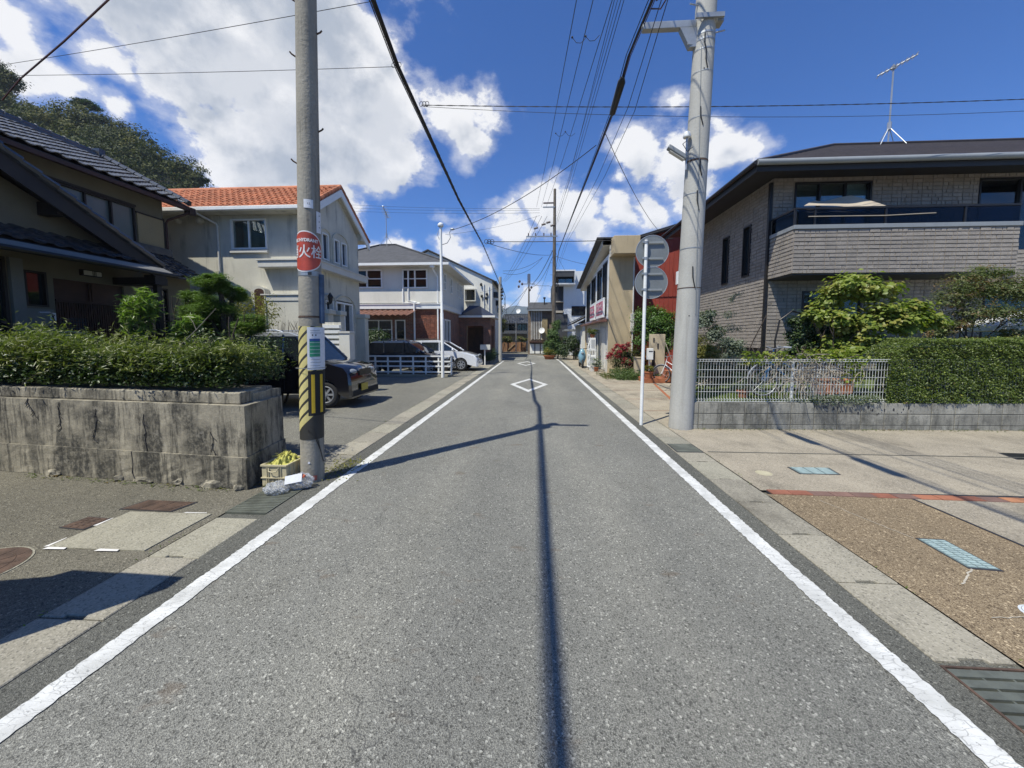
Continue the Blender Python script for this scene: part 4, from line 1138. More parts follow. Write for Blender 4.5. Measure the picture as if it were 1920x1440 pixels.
mb = MB(); mb.wallq((x03, fy3, 0), (1, 0, 0), (0, -1, 0), sx3 - x03, 3.2, [(3.0, 1.0, 4.55, 2.62), (4.72, .1, 5.3, 2.62)], .14)
mb.wallq((sx3, fy3, 0), g_, nX, by3 - fy3, 3.2, [(.7, .4, 2.2, 2.7)], .14)
mb.build('brick_wall', m_brickw, h3)
bricks(h3, (-6.65, fy3, 0), (1, 0, 0), (0, -1, 0), 1.42, 3.2, [], MAT('house_brick', (.235, .085, .050), .9, .15, 5, 45, .5, rnd=.3), 230, .22, .08)
wa = [(2.3, 4.38 - 3.2, 1.75, 1.02), (5.18, 4.35 - 3.2, 1.42, 1.05)]
for x, z, w, h in wa:
    window(h3, (x03, fy3, 3.2), (1, 0, 0), (0, -1, 0), x, z, w, h, m_white, m_glass_d, cols=2, rows=2, fw=.07, depth=.07, proud=.05, slide=False, curtain=[((.02, .2), .9), ((.52, .98), .95)], cm=m_curtain_w)
for a, w in ((.7, .55), (2.4, .55), (4.4, .5), (5.2, .4), (5.85, .4)):
    window(h3, (sx3, fy3, 3.2), g_, nX, a, 1.15, w, .95, m_white, m_glass, cols=1, rows=2, fw=.06, proud=.05)
window(h3, (x03, fy3, 0), (1, 0, 0), (0, -1, 0), 3.0, 1.0, 1.55, 1.62, m_white, m_glass, cols=2, rows=3, fw=.06, proud=.04)
window(h3, (x03, fy3, 0), (1, 0, 0), (0, -1, 0), 4.72, .1, .58, 2.52, m_white, m_glass, cols=1, rows=1, fw=.06, proud=.04)
window(h3, (sx3, fy3, 0), g_, nX, .7, .4, 1.5, 2.3, m_white, m_glass, cols=2, fw=.08, proud=.06)
# awning of corrugated brown plastic
aw = []
mb = MB(); n = 60
for i in range(n + 1):
    x = x03 + 1.5 + (4.55) * i / n; dz = .035 * math.sin(i * 1.6); aw += [(x, fy3 - .01, 3.18 + dz), (x, fy3 - 1.5, 2.80 + dz)]
mb.add(aw, [(2 * i, 2 * i + 2, 2 * i + 3, 2 * i + 1) for i in range(n)]); mb.build('awning', MAT('brown_corrugated', (.17, .075, .05), .6, .2, 4, 40, .1), h3)
mb = MB(); mb.tube([(-6.95, fy3 - .1, 5.3), (-6.95, fy3 - .16, 3.65), (-6.5, fy3 - .2, 3.56), (-6.82 + .2, fy3 - .2, 3.5), (-6.62, fy3 - .2, 0)], .05, 6)
mb.tube([(-7.25, fy3 - .1, 5.3), (-7.25, fy3 - .16, 3.55), (-6.3, fy3 - .2, 3.50)], .05, 6)
mb.build('waste_pipe', m_white, h3)
mb = MB(); mb.box(-5.6, 20.0, 5.38, -5.38, 20.2, 5.62); mb.tube([(-5.5, 20.1, 5.4), (-5.36, 20.5, 5.0), (-5.32, 20.52, 4.9), (-5.32, 20.42, 0)], .045, 8); mb.build('downpipe', m_white, h3)
ez = 5.62; O = [(-12.9, 20.0), (-4.62, 20.0), (-4.62, 28.1), (-12.9, 28.1)]; rz = 7.55
mb = MB(); rA, rB = (-9.9, 24.0), (-8.9, 24.0)
e = [V((x, y, ez)) for x, y in O]; a, b = V((*rA, rz)), V((*rB, rz))
mb.poly([e[0], e[1], b, a]); mb.poly([e[1], e[2], b]); mb.poly([e[2], e[3], a, b]); mb.poly([e[3], e[0], a]); mb.poly([x - UP * .02 for x in e[::-1]])
mb.build('roof', m_slate, h3)
mb = MB(); mb.tube([e[1] + UP * .03, b + UP * .04], .05, 6); mb.tube([e[0] + UP * .03, a + UP * .04], .05, 6); mb.tube([a + UP * .04, b + UP * .04], .05, 6); mb.tube([e[2] + UP * .03, b + UP * .04], .05, 6); mb.build('hip_ridge', m_slate, h3)
mb = MB(); mb.box(-12.95, 19.93, 5.50, -4.57, 20.0, 5.63); mb.box(-4.62, 20.0, 5.50, -4.55, 28.15, 5.63); mb.build('fascia', m_white, h3)
mb = MB(); mb.box(-12.9, 20.0, 5.53, -4.63, 20.62, 5.56); mb.box(-5.25, 20.62, 5.53, -4.63, 28.0, 5.56); mb.build('soffit', m_stucco3, h3)
# porch
mb = MB(); q = [V((-5.2, 25.6, 3.15)), V((-2.75, 25.6, 3.15)), V((-2.75, 29.2, 3.15)), V((-5.2, 29.2, 3.15))]; t1, t2 = V((-4.7, 27.0, 3.95)), V((-4.0, 27.4, 3.95))
mb.poly([q[0], q[1], t2, t1]); mb.poly([q[1], q[2], t2]); mb.poly([q[2], q[3], t1, t2]); mb.poly([q[3], q[0], t1]); mb.build('porch_roof', m_navyroof, h3)
mb = MB(); mb.box(-5.2, 25.55, 3.02, -2.70, 29.2, 3.15); mb.build('porch_fascia', m_white, h3)
mb = MB(); mb.box(-5.2, 25.9, 0, -4.75, 26.2, 3.02); mb.box(-3.55, 25.9, 0, -3.05, 26.2, 3.02); mb.box(-4.75, 25.9, 2.45, -3.55, 26.2, 3.02); mb.box(-3.30, 26.2, 0, -3.05, 26.5, 3.02); mb.box(-3.30, 28.3, 0, -3.05, 28.9, 3.02); mb.box(-3.30, 26.5, 2.5, -3.05, 28.3, 3.02); mb.box(-5.2, 28.9, 0, -3.05, 29.0, 3.02)
mb.build('porch_wall', m_brickw, h3)
mb = MB(); mb.box(-5.1, 28.75, 0, -3.4, 28.85, 2.4); mb.build('front_door', m_brownwood, h3)
# roof aerial
def aerial(name, lab, x, y, z, h, yagi=True, rz=0.5, legs=True):
    g = thing(name, lab, 'antenna', (x, y, z))
    mb = MB(); mb.cyl((x, y, z), (x, y, z + h), .026, n=6); mb.cyl((x, y, z + .5), (x, y, z + .75), .06, n=8)
    if legs:
        for k in range(4):
            a = k * PI / 2 + .4; mb.cyl((x + .5 * math.cos(a), y + .5 * math.sin(a), z - .18), (x, y, z + .6), .012, n=5)
    mb.build('mast', m_aero, g)
    if yagi:
        d = V((math.cos(rz), -math.sin(rz), .42)).normalized(); s_ = d.cross(UP).normalized(); c = V((x, y, z + h - .1))
        mb = MB(); mb.cyl(c - d * .45, c + d * .65, .022, n=5)
        for k in range(8): q = c + d * (-.4 + k * .14); mb.cyl(q - s_ * .20, q + s_ * .20, .012, n=4)
        mb.box(c.x - .05, c.y - .05, c.z - .06, c.x + .05, c.y + .05, c.z + .04)
        mb.build('yagi', m_aero, g)
    return g
aerial('roof_antenna', 'thin aerial mast on the grey hipped roof left of the street', -9.5, 24, 7.55, 2.1, rz=1.5)

# ------------------------------------------------------------ white house behind it
h4 = thing('white_gable_house', 'off-white house with single slanting roof edge beside the grey street pole', 'house', (-6, 31, 0))
mb = MB(); Y4 = 29.3
mb.poly([(-12, Y4, 0), (-3.3, Y4, 0), (-3.3, Y4, 6.05), (-8.3, Y4, 8.35), (-12, Y4, 6.7)])
mb.wallq((-3.3, Y4, 0), g_, nX, 6.5, 6.05, [(1.0, 1.2, 2.4, 2.6), (3.4, 3.8, 4.8, 5.0)], .1)
mb.poly([(-3.3, 35.8, 0), (-12, 35.8, 0), (-12, 35.8, 6.7), (-8.3, 35.8, 8.35), (-3.3, 35.8, 6.05)])
mb.build('wall', m_stucco4, h4)
mb = MB()
for p, q in (((-3.1, 29.15, 5.98), (-8.3, 29.15, 8.42)), ((-8.3, 29.15, 8.42), (-12.3, 29.15, 6.6))):
    p, q = V(p), V(q); mb.prism([p, q, q + UP * .08, p + UP * .08], (0, 6.8, 0))
mb.build('roof', m_slate, h4)
mb = MB(); mb.box(-3.06, 29.2, 5.90, -2.95, 35.9, 6.02); mb.build('gutter', m_black, h4)
mb = MB(); mb.box(-5.45, Y4 - .35, 4.45, -4.55, Y4, 4.52); mb.box(-5.45, Y4 - .35, 5.35, -4.55, Y4, 5.42); mb.box(-5.45, Y4 - .35, 4.52, -5.39, Y4, 5.35); mb.box(-4.61, Y4 - .35, 4.52, -4.55, Y4, 5.35); mb.build('window_box', m_stucco4, h4)
MB().box(-5.3, Y4 - .04, 4.52, -4.65, Y4 - .01, 5.35).build('window', m_glass, h4)
mb = MB(); mb.tube([(-3.95, Y4 - .05, 5.8), (-3.95, Y4 - .05, 3.2)], .05, 6); mb.tube([(-3.55, Y4 - .05, 5.6), (-3.55, Y4 - .05, 0)], .05, 6); mb.build('downpipe', m_white, h4)
for k, (x, z) in enumerate(((-4.15, 5.75), (-3.7, 5.0), (-3.75, 4.7), (-4.1, 4.85))):
    mb = MB(); mb.blob((x, Y4 - .12, z), (.1, .1, .13), k, 0); mb.build('wall_meter', m_black, h4)
window(h4, (-3.3, Y4, 0), g_, nX, 1.0, 1.2, 1.4, 1.4, m_white, m_glass, cols=2)
window(h4, (-3.3, Y4, 0), g_, nX, 3.4, 3.8, 1.4, 1.2, m_white, m_glass, cols=2)
for k in range(3):
    mb = MB(); mb.box(-3.3, 30.2 + k * 1.7, 4.9 - k * .5, -2.95, 30.9 + k * 1.7, 5.3 - k * .5); mb.build('wall_unit', m_black, h4)

# ------------------------------------------------------------ brown siding house on the right
h5 = thing('brick_siding_house', 'large grey-brown brick siding house with black eaves and glass balcony on the right', 'house', (11, 12, .5))
BX, FY, YB = 6.38, 10.75, 9.80     # left face, front face, balcony face
ZB = 1.32
EZ = 5.92
hl = [(15.6 - 13.25, 3.18 - ZB + .9, 15.6 - 12.85, 5.05 - ZB + 0.05)]
# left wall runs from back (15.6) to front: use u = -Y
LW = 15.6 - FY
lh = [(LW - 2.56, 2.08, LW - 2.16, 3.62), (LW - 1.32, 2.13, LW - .92, 3.62)]
mb = MB(); mb.wallq((BX, 15.6, ZB), (0, -1, 0), (-1, 0, 0), LW, 4.55, lh, .08)
fh = [(.9, -.35, 2.45, 1.55), (.55, 1.95, 2.50, 4.42), (5.15, 1.95, 7.2, 4.42), (5.5, -.5, 8.5, 1.75)]
mb.wallq((BX, FY, ZB - .6), (1, 0, 0), (0, -1, 0), 9.6, 5.15, [(a, b + .6, c, d + .6) for a, b, c, d in fh], .10)
mb.wallq((15.98, FY, ZB), (0, 1, 0), (1, 0, 0), 5, 4.55, [], .1)
mb.build('wall', m_mortar, h5)
bricks(h5, (BX, 15.6, ZB), (0, -1, 0), (-1, 0, 0), LW, 4.55, lh, m_brick, 70)
bricks(h5, (BX, FY, ZB - .55), (1, 0, 0), (0, -1, 0), 9.6, 5.1, [(a - .02, b + .55, c + .02, d + .55) for a, b, c, d in fh], m_brick, 30)
mb = MB(); mb.box(BX + .1, FY + .1, .45, 15.9, 15.5, ZB); mb.build('foundation', MAT('dark_foundation', (.05, .05, .05), .9, .1, 3, 30, .2), h5)
for a, b, c, d in lh: window(h5, (BX, 15.6, ZB), (0, -1, 0), (-1, 0, 0), a, b, c - a, d - b, m_bronze, m_glass, cols=1, fw=.035, proud=.045)
window(h5, (BX, FY, ZB), (1, 0, 0), (0, -1, 0), *[fh[0][0], fh[0][1], 1.55, 1.9], m_bronze, m_glass, cols=2)
window(h5, (BX, FY, ZB), (1, 0, 0), (0, -1, 0), fh[1][0], fh[1][1], 1.95, 2.47, m_bronze, m_glass_c, cols=3, curtain=[((.68, .97), .80)], cm=m_curtain_w)
window(h5, (BX, FY, ZB), (1, 0, 0), (0, -1, 0), fh[2][0], fh[2][1], 2.05, 2.47, m_bronze, m_glass_c, cols=2, curtain=[((.05, .42), .98), ((.6, .9), .98)], cm=m_curtain_w)
window(h5, (BX, FY, ZB), (1, 0, 0), (0, -1, 0), fh[3][0], fh[3][1], 3.0, 2.25, m_bronze, m_glass_c, cols=2, curtain=[((.05, .3), .98)], cm=m_curtain_w)
# balcony
BX0, BX1 = BX - .02, 11.5
BZ0, BZ1 = 3.20, 4.26
mb = MB(); mb.box(BX0, YB, BZ0, BX1, FY, BZ0 + .02); mb.wallq((BX0, YB, BZ0), (1, 0, 0), (0, -1, 0), BX1 - BX0, BZ1 - BZ0); mb.wallq((BX0, FY, BZ0), (0, -1, 0), (-1, 0, 0), FY - YB, BZ1 - BZ0)
mb.wallq((BX1, YB, BZ0), (0, 1, 0), (1, 0, 0), FY - YB, BZ1 - BZ0)
mb.box(BX0 + .1, YB + .1, BZ0 + .021, BX1 - .1, FY, BZ0 + .2)
MB().box(BX0 + .02, YB + .02, BZ0 - .04, BX1 - .02, FY, BZ0 - .003).build('balcony_shade_soffit', m_eave, h5)  # black underside: deep shade below the balcony is put into its colour
mb.build('balcony_wall', m_mortar, h5)
bricks(h5, (BX0, YB, BZ0), (1, 0, 0), (0, -1, 0), BX1 - BX0, BZ1 - BZ0, [], m_brick, 190)
bricks(h5, (BX0, FY, BZ0), (0, -1, 0), (-1, 0, 0), FY - YB, BZ1 - BZ0, [], m_brick, 0)
mb = MB(); mb.wallq((BX1, YB + .25, BZ0 - .4), (1, 0, 0), (0, -1, 0), 5, BZ1 - BZ0 - .1); mb.build('balcony_return', m_mortar, h5)
bricks(h5, (BX1, YB + .25, BZ0 - .4), (1, 0, 0), (0, -1, 0), 4.2, BZ1 - BZ0 - .1, [], m_brick, 10)
mb = MB(); mb.box(BX0 - .03, YB - .04, BZ1, BX1 + .03, YB + .12, BZ1 + .10); mb.box(BX0 - .03, YB + .12, BZ1, BX0 + .12, FY, BZ1 + .10); mb.build('balcony_coping', m_gutterg, h5, bevel=.008)
mb = MB(); zt = BZ1 + .48
mb.box(BX0, YB, zt, BX1, YB + .06, zt + .045); mb.box(BX0, YB + .06, zt, BX0 + .06, FY, zt + .045)
for x in (BX0, BX0 + .46, BX0 + 2.1, BX0 + 3.9): mb.box(x, YB + .01, BZ1 + .1, x + .045, YB + .05, zt)
mb.build('balcony_rail', m_bronze, h5)
xs = [BX0 + .045, BX0 + .46, BX0 + 2.1, BX0 + 3.9, BX1]
for i in range(4): MB().box(xs[i] + .05, YB + .025, BZ1 + .11, xs[i + 1] - .005, YB + .033, zt - .01).build('balcony_glass', m_smoked if i != 1 else m_smoked, h5)
MB().box(BX0 + .025, YB + .07, BZ1 + .11, BX0 + .033, FY - .02, zt - .01).build('balcony_glass', m_smoked, h5)
mb = MB(); mb.box(BX - .09, FY - .02 , .5, BX - .02, FY + .06, 5.75); mb.build('downpipe', m_bronze, h5)
# roof
ex0, ey0 = 5.48, 9.92
sl = .55; rd = 4.38
e = [V((ex0, ey0, EZ + .02)), V((17, ey0, EZ + .02)), V((17, 16.6, EZ + .02)), V((ex0, 16.6, EZ + .02))]
ra_ = V((ex0 + 4.95, ey0 + rd, EZ + rd * sl)); rb_ = V((17, ey0 + rd, EZ + rd * sl))
mb = MB(); mb.poly([e[0], e[1], rb_, ra_]); mb.poly([e[3], e[0], ra_]); mb.poly([e[2], e[3], ra_, rb_]); mb.build('roof', m_slate_b, h5)
mb = MB(); mb.tube([e[0] + UP * .02, ra_ + UP * .03], .05, 6); mb.tube([ra_ + UP * .03, rb_ + UP * .03], .05, 6); mb.tube([e[3] + UP * .02, ra_ + UP * .03], .05, 6); mb.build('hip_ridge', m_slate_b, h5)
mb = MB()
for j in range(16):
    f = (j + 1) / 17.; y = ey0 + rd * f; z = EZ + .02 + (rd * f) * sl; x0 = ex0 + 4.95 * f
    mb.obox((x0, y, z), (17 - x0, 0, 0), (0, .012, .004), (0, 0, .010))
mb.build('roof_courses', m_slate_b, h5)
mb = MB(); mb.box(ex0 + .01, ey0 + .01, EZ - .06, 17, FY + .1, EZ - .02); mb.box(ex0 + .01, FY + .1, EZ - .06, BX + .1, 16.6, EZ - .02); mb.box(ex0, ey0 - .02, EZ - .22, 17, ey0, EZ + .02); mb.box(ex0 - .02, ey0 - .02, EZ - .22, ex0, 16.6, EZ + .02); mb.build('eaves', m_eave, h5)
mb = MB(); mb.tube([(ex0 - .05, ey0 - .09, EZ - .03), (17, ey0 - .09, EZ - .03)], .07, 10); mb.build('front_gutter', m_gutterg, h5, smooth=True)
mb = MB(); mb.tube([(ex0 - .08, ey0 - .09, EZ - .03), (ex0 - .08, 16.6, EZ - .03)], .055, 8); mb.build('side_gutter', m_bronze, h5, smooth=True)
aerial('roof_antenna', 'branching aerial on the dark roof of the brick siding house', AY(1665, 270, 14.3).x, 14.3, 8.30, 2.65, rz=.35)
# sunshade cloth thrown over the balcony rail
g = thing('sunshade_cloth', 'beige sunshade cloth sagging over the balcony rail', 'awning', (8, 9.2, 4.9))
def cloth(pts, nx, nz, amp, mat, name, par):
    mb = MB(); a, b, c, d = [V(p) for p in pts]; vs = []
    for j in range(nz + 1):
        for i in range(nx + 1):
            f, g2 = i / nx, j / nz; p = a.lerp(b, f).lerp(d.lerp(c, f), g2); p.z += amp * (math.sin(f * 7 + g2 * 3) * .5 - math.sin(f * PI) * .9 * g2); p.y += amp * .5 * math.sin(f * 11); vs.append(p)
    mb.add(vs, [(j * (nx + 1) + i, j * (nx + 1) + i + 1, (j + 1) * (nx + 1) + i + 1, (j + 1) * (nx + 1) + i) for j in range(nz) for i in range(nx)])
    return mb.build(name, mat, par, smooth=True)
cloth([AY(1507, 386, 9.92), AY(1665, 389, 9.92), AY(1595, 366, 10.4), AY(1530, 376, 10.4)], 14, 8, .04, m_shade, 'upper_fold', g)
cloth([AY(1515, 405, 9.89), AY(1690, 404, 9.89), AY(1600, 395, 9.90), AY(1512, 396, 9.90)], 16, 4, .015, m_shade, 'lower_fold', g)
tag(MB().tube([AY(1516, 406, 9.78), AY(1660, 404, 9.78), AY(1755, 399, 9.78)], .010, 6).build('bamboo_pole', m_shade, None), 'thin pale pole lying along the balcony rail', 'pole')
# white parasol in the garden
g = thing('garden_parasol', 'white garden parasol at the right edge behind the hedge', 'parasol', (10.9, 9.0, .5))
MB().cyl((10.9, 9.0, .5), (10.9, 9.0, 2.2), .02).build('pole', m_white, g)
mb = MB(); n = 8; c = V((10.9, 9.0, 2.22)); ring = [V((10.9 + 1.35 * math.cos(2 * PI * i / n), 9.0 + 1.1 * math.sin(2 * PI * i / n), 1.86)) for i in range(n)]
for i in range(n): mb.poly([c, ring[i], ring[(i + 1) % n]]); a, b = ring[i], ring[(i + 1) % n]; mb.poly([a, a - UP * .10, b - UP * .10, b])
mb.build('canopy', m_white, g)

# ------------------------------------------------------------ red house
h6 = thing('red_house', 'dark red sided house between the tan building and the brick siding house', 'house', (7, 20, 0))
mb = MB(); mb.poly([(4.52, 18, 0), (9.5, 18, 0), (9.5, 18, 7.6), (4.52, 18, 6.15)]); mb.poly([(4.52, 24, 0), (4.52, 18, 0), (4.52, 18, 6.15), (4.52, 24, 6.15)]); mb.build('wall', m_red, h6)
for k in range(23): MB().box(4.60 + k * .2, 17.985, .1, 4.615 + k * .2, 18, 6.2).build('siding_batten', m_red, h6)
mb = MB(); mb.prism([(4.5, 17.7, 6.20), (9.6, 17.7, 7.70), (9.6, 17.7, 7.55), (4.5, 17.7, 6.05)], (0, 6.3, 0)); mb.build('roof', m_eave, h6)
mb = MB(); mb.tube([(4.7, 17.66, 6.12), (9.6, 17.66, 7.58)], .05, 6); mb.build('gutter', m_bronze, h6)
mb = MB(); mb.box(7.4, 16.3, 3.50, 9.6, 18, 3.66); mb.build('entry_canopy', m_gutterg, h6)
mb = MB(); mb.box(7.7, 17.93, 0.2, 8.5, 17.99, 2.4); mb.build('door', MAT('dark_maroon', (.06, .012, .01), .6, .1, 3, 30, .1), h6)
MB().box(7.0, 17.9, 3.1, 7.5, 17.99, 3.2).build('wall_sign', m_bronze, h6)

# ------------------------------------------------------------ tan shop building
h7 = thing('tan_shop_building', 'tan rendered two-storey shop building with magenta signs right of the street', 'building', (3.9, 20, 0))
TX, TY = 3.32, 17.2
mb = MB(); mb.poly([(TX, TY, 0), (4.46, TY, 0), (4.46, TY, 5.9), (TX, TY, 5.9)]); mb.poly([(4.46, TY, 0), (4.46, 25, 0), (4.46, 25, 5.2), (4.46, TY, 5.9)]); mb.poly([(TX, 24.8, 0), (TX, 24.8, 5.0), (4.46, 24.8, 5.0), (4.46, 24.8, 0)]); mb.build('end_wall', m_tanbld, h7)
mb = MB(); mb.box(TX + .06, TY - .62, 5.22, 4.50, TY, 5.98); mb.build('parapet_box', m_tanbld, h7, bevel=.02)
mb = MB(); mb.wallq((TX, 24.8, 2.45), (0, -1, 0), (-1, 0, 0), 7.6, 2.9, [(.6, .15, 2.1, 2.4), (2.5, .15, 4.0, 2.5), (4.5, .15, 5.9, 2.6), (6.1, .15, 7.2, 2.7)], .12)
mb.build('upper_front', m_white, h7)
for a, b, h in ((.6, 1.5, 2.25), (2.5, 1.5, 2.35), (4.5, 1.4, 2.45), (6.1, 1.1, 2.55)):
    window(h7, (TX, 24.8, 2.45), (0, -1, 0), (-1, 0, 0), a, .15, b, h, m_bronze, m_glass, cols=2, fw=.05)
mb = MB(); mb.prism([(TX - .30, TY - .05, 6.0), (TX - .30, 25.2, 4.85), (TX - .30, 25.2, 4.70), (TX - .30, TY - .05, 5.72)], (.56, 0, 0)); mb.build('sloping_eave', m_offwhite, h7)
mb = MB(); mb.prism([(TX - .57, TY - .07, 6.0), (TX - .57, 25.2, 4.85), (TX - .57, 25.2, 4.90), (TX - .57, TY - .07, 6.06)], (1.44, 0, 0)); mb.build('roof', m_slate, h7)
mb = MB(); mb.prism([(TX, TY - .05, 5.72), (TX - .30, TY - .05, 5.72), (TX - .30, TY - .05, 6.0), (TX + .06, TY - .05, 6.0), (TX + .06, TY - .05, 5.2), (TX, TY - .05, 5.2)], (0, .05, 0)); mb.build('eave_return', m_offwhite, h7)
mb = MB(); mb.wallq((TX + .1, 24.8, 0), (0, -1, 0), (-1, 0, 0), 7.6, 2.45, [(.8, .05, 2.4, 2.1), (3.4, .05, 5.0, 2.1), (5.6, .05, 6.5, 2.1)], .1); mb.poly([(TX, TY, 0), (TX + .1, TY + .002, 0), (TX + .1, TY + .002, 2.45), (TX, TY, 2.45)]); mb.build('ground_front', m_whitedirty, h7)
window(h7, (TX + .1, 24.8, 0), (0, -1, 0), (-1, 0, 0), .8, .05, 1.6, 2.05, m_whitedirty, m_glass_f, cols=2)
window(h7, (TX + .1, 24.8, 0), (0, -1, 0), (-1, 0, 0), 3.4, .05, 1.6, 2.05, m_whitedirty, m_glass_f, cols=2)
MB().obox((TX + .1, 18.3, .05), (0, .9, 0), (0, 0, 2.05), (-.03, 0, 0)).build('shop_door', m_whitedirty, h7)
mb = MB(); mb.prism([(TX - .32, TY + .25, 2.36), (TX, TY + .25, 2.36), (TX, TY + .25, 2.50), (TX - .32, TY + .25, 2.44)], (0, 7.3, 0)); mb.build('signboard_shelf', MAT('brown_metal', (.16, .07, .05), .6, .2, 4, 30, .1), h7)
def strokes(mb, o, u, w, h, n, rr, nrm):
    """rows of short brush-like strokes: the worn, unreadable white lettering"""
    o, u, nrm = V(o), V(u), V(nrm)
    for k in range(n):
        a = w * (k + .5) / n
        for q in range(4):
            p = o + u * (a + rr.uniform(-.35, .35) * w / n) + UP * (h * rr.uniform(.15, .85)); an = rr.choice((0, 0, 1.57, .8)); d = u * math.cos(an) + UP * math.sin(an)
            d2 = -u * math.sin(an) + UP * math.cos(an); mb.obox(p - d * .07 - d2 * .016, d * .15, d2 * .036, nrm * .004)
rr = random.Random(4)
for y0, y1 in ((17.75, 19.75), (20.25, 21.9)):
    sg = MB().obox((TX - .14, y0, 2.56), (0, y1 - y0, 0), (0, 0, .92), (.1, 0, 0)).build('signboard', m_white, h7, bevel=.02)
    MB().obox((TX - .148, y0 + .1, 2.72), (0, y1 - y0 - .2, 0), (0, 0, .62), (.008, 0, 0)).build('sign_panel', m_pink, sg)
    mb = MB(); strokes(mb, (TX - .148, y1 - .25, 2.98), (0, -1, 0), y1 - y0 - .5, .30, 6, rr, (-1, 0, 0)); strokes(mb, (TX - .148, y1 - .25, 2.78), (0, -1, 0), y1 - y0 - .5, .18, 6, rr, (-1, 0, 0)); mb.build('lettering', m_signwhite, sg)
mb = MB(); mb.tube([(4.40, TY - .04, 5.2), (4.40, TY - .04, .6)], .03, 6); mb.box(4.30, TY - .12, 1.9, 4.44, TY, 2.7); mb.build('service_pipe', m_whitedirty, h7)

# ------------------------------------------------------------ far right: modern white building, old houses
h8 = thing('modern_building', 'modern white board-clad three-storey building with charcoal balcony boxes', 'building', (5, 38, 0))
my = 36.0
mb = MB(); mb.box(2.75, my, 0, 9, 46, 7.9); mb.build('white_block', m_modern, h8)
mb = MB(); mb.box(1.95, my + .6, 0, 2.745, 46, 7.5); mb.build('dark_block', m_dgrey, h8)
mb = MB(); mb.box(1.85, my - .9, 6.55, 3.75, my + .6, 6.66); mb.box(1.85, my - .9, 7.75, 3.75, my + .6, 7.87); mb.box(3.66, my - .9, 6.66, 3.75, my, 7.75); mb.box(1.85, my - .9, 6.66, 1.92, my + .6, 7.75); mb.build('top_balcony', m_modern, h8)
mb = MB(); mb.box(1.93, my - .85, 7.25, 3.65, my - .80, 7.74); mb.box(1.93, my - .1, 6.67, 3.65, my - .02, 7.74); mb.build('balcony_screen', m_dgrey, h8)
window(h8, (2.0, my - .1, 6.7), (1, 0, 0), (0, -1, 0), .2, .02, 1.35, .65, m_bronze, m_glass_c, cols=2, depth=.0, proud=.05, curtain=[((.05, .45), .95)], cm=m_curtain_w)
window(h8, (3.5, my, 3.72), (1, 0, 0), (0, -1, 0), 0, 0, 1.55, .9, m_black, m_glass, cols=2, depth=0, proud=.05)
window(h8, (4.85, my, 6.7), (1, 0, 0), (0, -1, 0), 0, 0, .6, .45, m_black, m_glass, cols=1, depth=0, proud=.05)
mb = MB(); mb.box(1.95, my - .5, 1.7, 3.1, my + .6, 3.85); mb.build('lower_balcony_box', m_dgrey, h8)
mb = MB(); mb.box(2.0, my - .1, 4.0, 2.74, my + .59, 4.2); mb.box(2.0, my - .1, 5.0, 2.74, my + .59, 5.1); mb.build('stair_bands', m_fcream, h8)
for k in range(26): MB().box(2.77 + k * .24, my - .012, .2, 2.785 + k * .24, my, 7.8).build('siding_batten', m_modern, h8)

h9 = thing('slatted_wood_house', 'weathered brown timber house with vertical slats and dark roof at the street end', 'house', (.5, 40, 0))
wy = 38.0
mb = MB(); mb.box(-.62, wy, 0, 1.9, 44, 4.4); mb.build('wall', MAT('weathered_timber', (.19, .14, .10), .9, .2, 3, 30, .2), h9)
mb = MB(); mb.prism([(-.75, wy - .5, 4.42), (-.45, wy + 1.2, 5.2), (1.9, wy + 1.2, 5.2), (1.9, wy - .5, 4.42)], (0, 0, .1)); mb.build('roof', m_slate, h9)
mb = MB(); mb.box(-.75, wy - .55, 4.30, 1.9, wy - .5, 4.45); mb.build('gutter', m_gutterg, h9)
for k in range(7):
    MB().box(-.35 + k * .17, wy - .12, 1.5 if k % 2 else 1.45, -.28 + k * .17, wy - .04, 4.3).build('slat', m_whitedirty, h9)
MB().box(.75, wy - .2, 1.4, 1.3, wy - .05, 3.6).build('shutter', m_tanpanel, h9)
mb = MB(); mb.box(-.5, wy - .6, 1.15, 1.6, wy, 1.28); mb.build('canopy', m_brownwood, h9)
for k in range(3): MB().box(-.45 + k * .55, wy - .25, .05, .0 + k * .55, wy - .1, 1.02).build('white_panel', m_white, h9)
mb = MB(); mb.cyl((1.0, wy + .6, 4.9), (1.0, wy + .6, 5.6), .06); mb.cyl((1.0, wy + .6, 5.6), (1.0, wy + .6, 5.75), .13); mb.build('flue', m_bronze, h9)
def dish(lab, p, r, d=(-.3, -1, .3)):
    g = thing('satellite_dish', lab, 'satellite dish', p)
    d = V(d).normalized(); a = d.orthogonal().normalized(); b = d.cross(a); p = V(p)
    mb = MB(); vs = []; n = 16
    for k in range(5):
        rad = r * k / 4
        for i in range(n): t = 2 * PI * i / n; vs.append(p + (a * math.cos(t) + b * math.sin(t)) * rad + d * (.25 * (rad / r) ** 2 * r))
    mb.add(vs, [(k * n + i, k * n + (i + 1) % n, (k + 1) * n + (i + 1) % n, (k + 1) * n + i) for k in range(4) for i in range(n)])
    mb.build('reflector', m_white, g, smooth=True); MB().cyl(p, p + d * r * 1.2 - UP * r * .5, .015, n=5).build('feed_arm', m_aero, g)
dish('white satellite dish on the front of the timber slat house', (.75, wy - .35, 2.35), .30)
dish('small satellite dish above the grey tiled roof at the street end', (-2.0, 47, 4.95), .3)

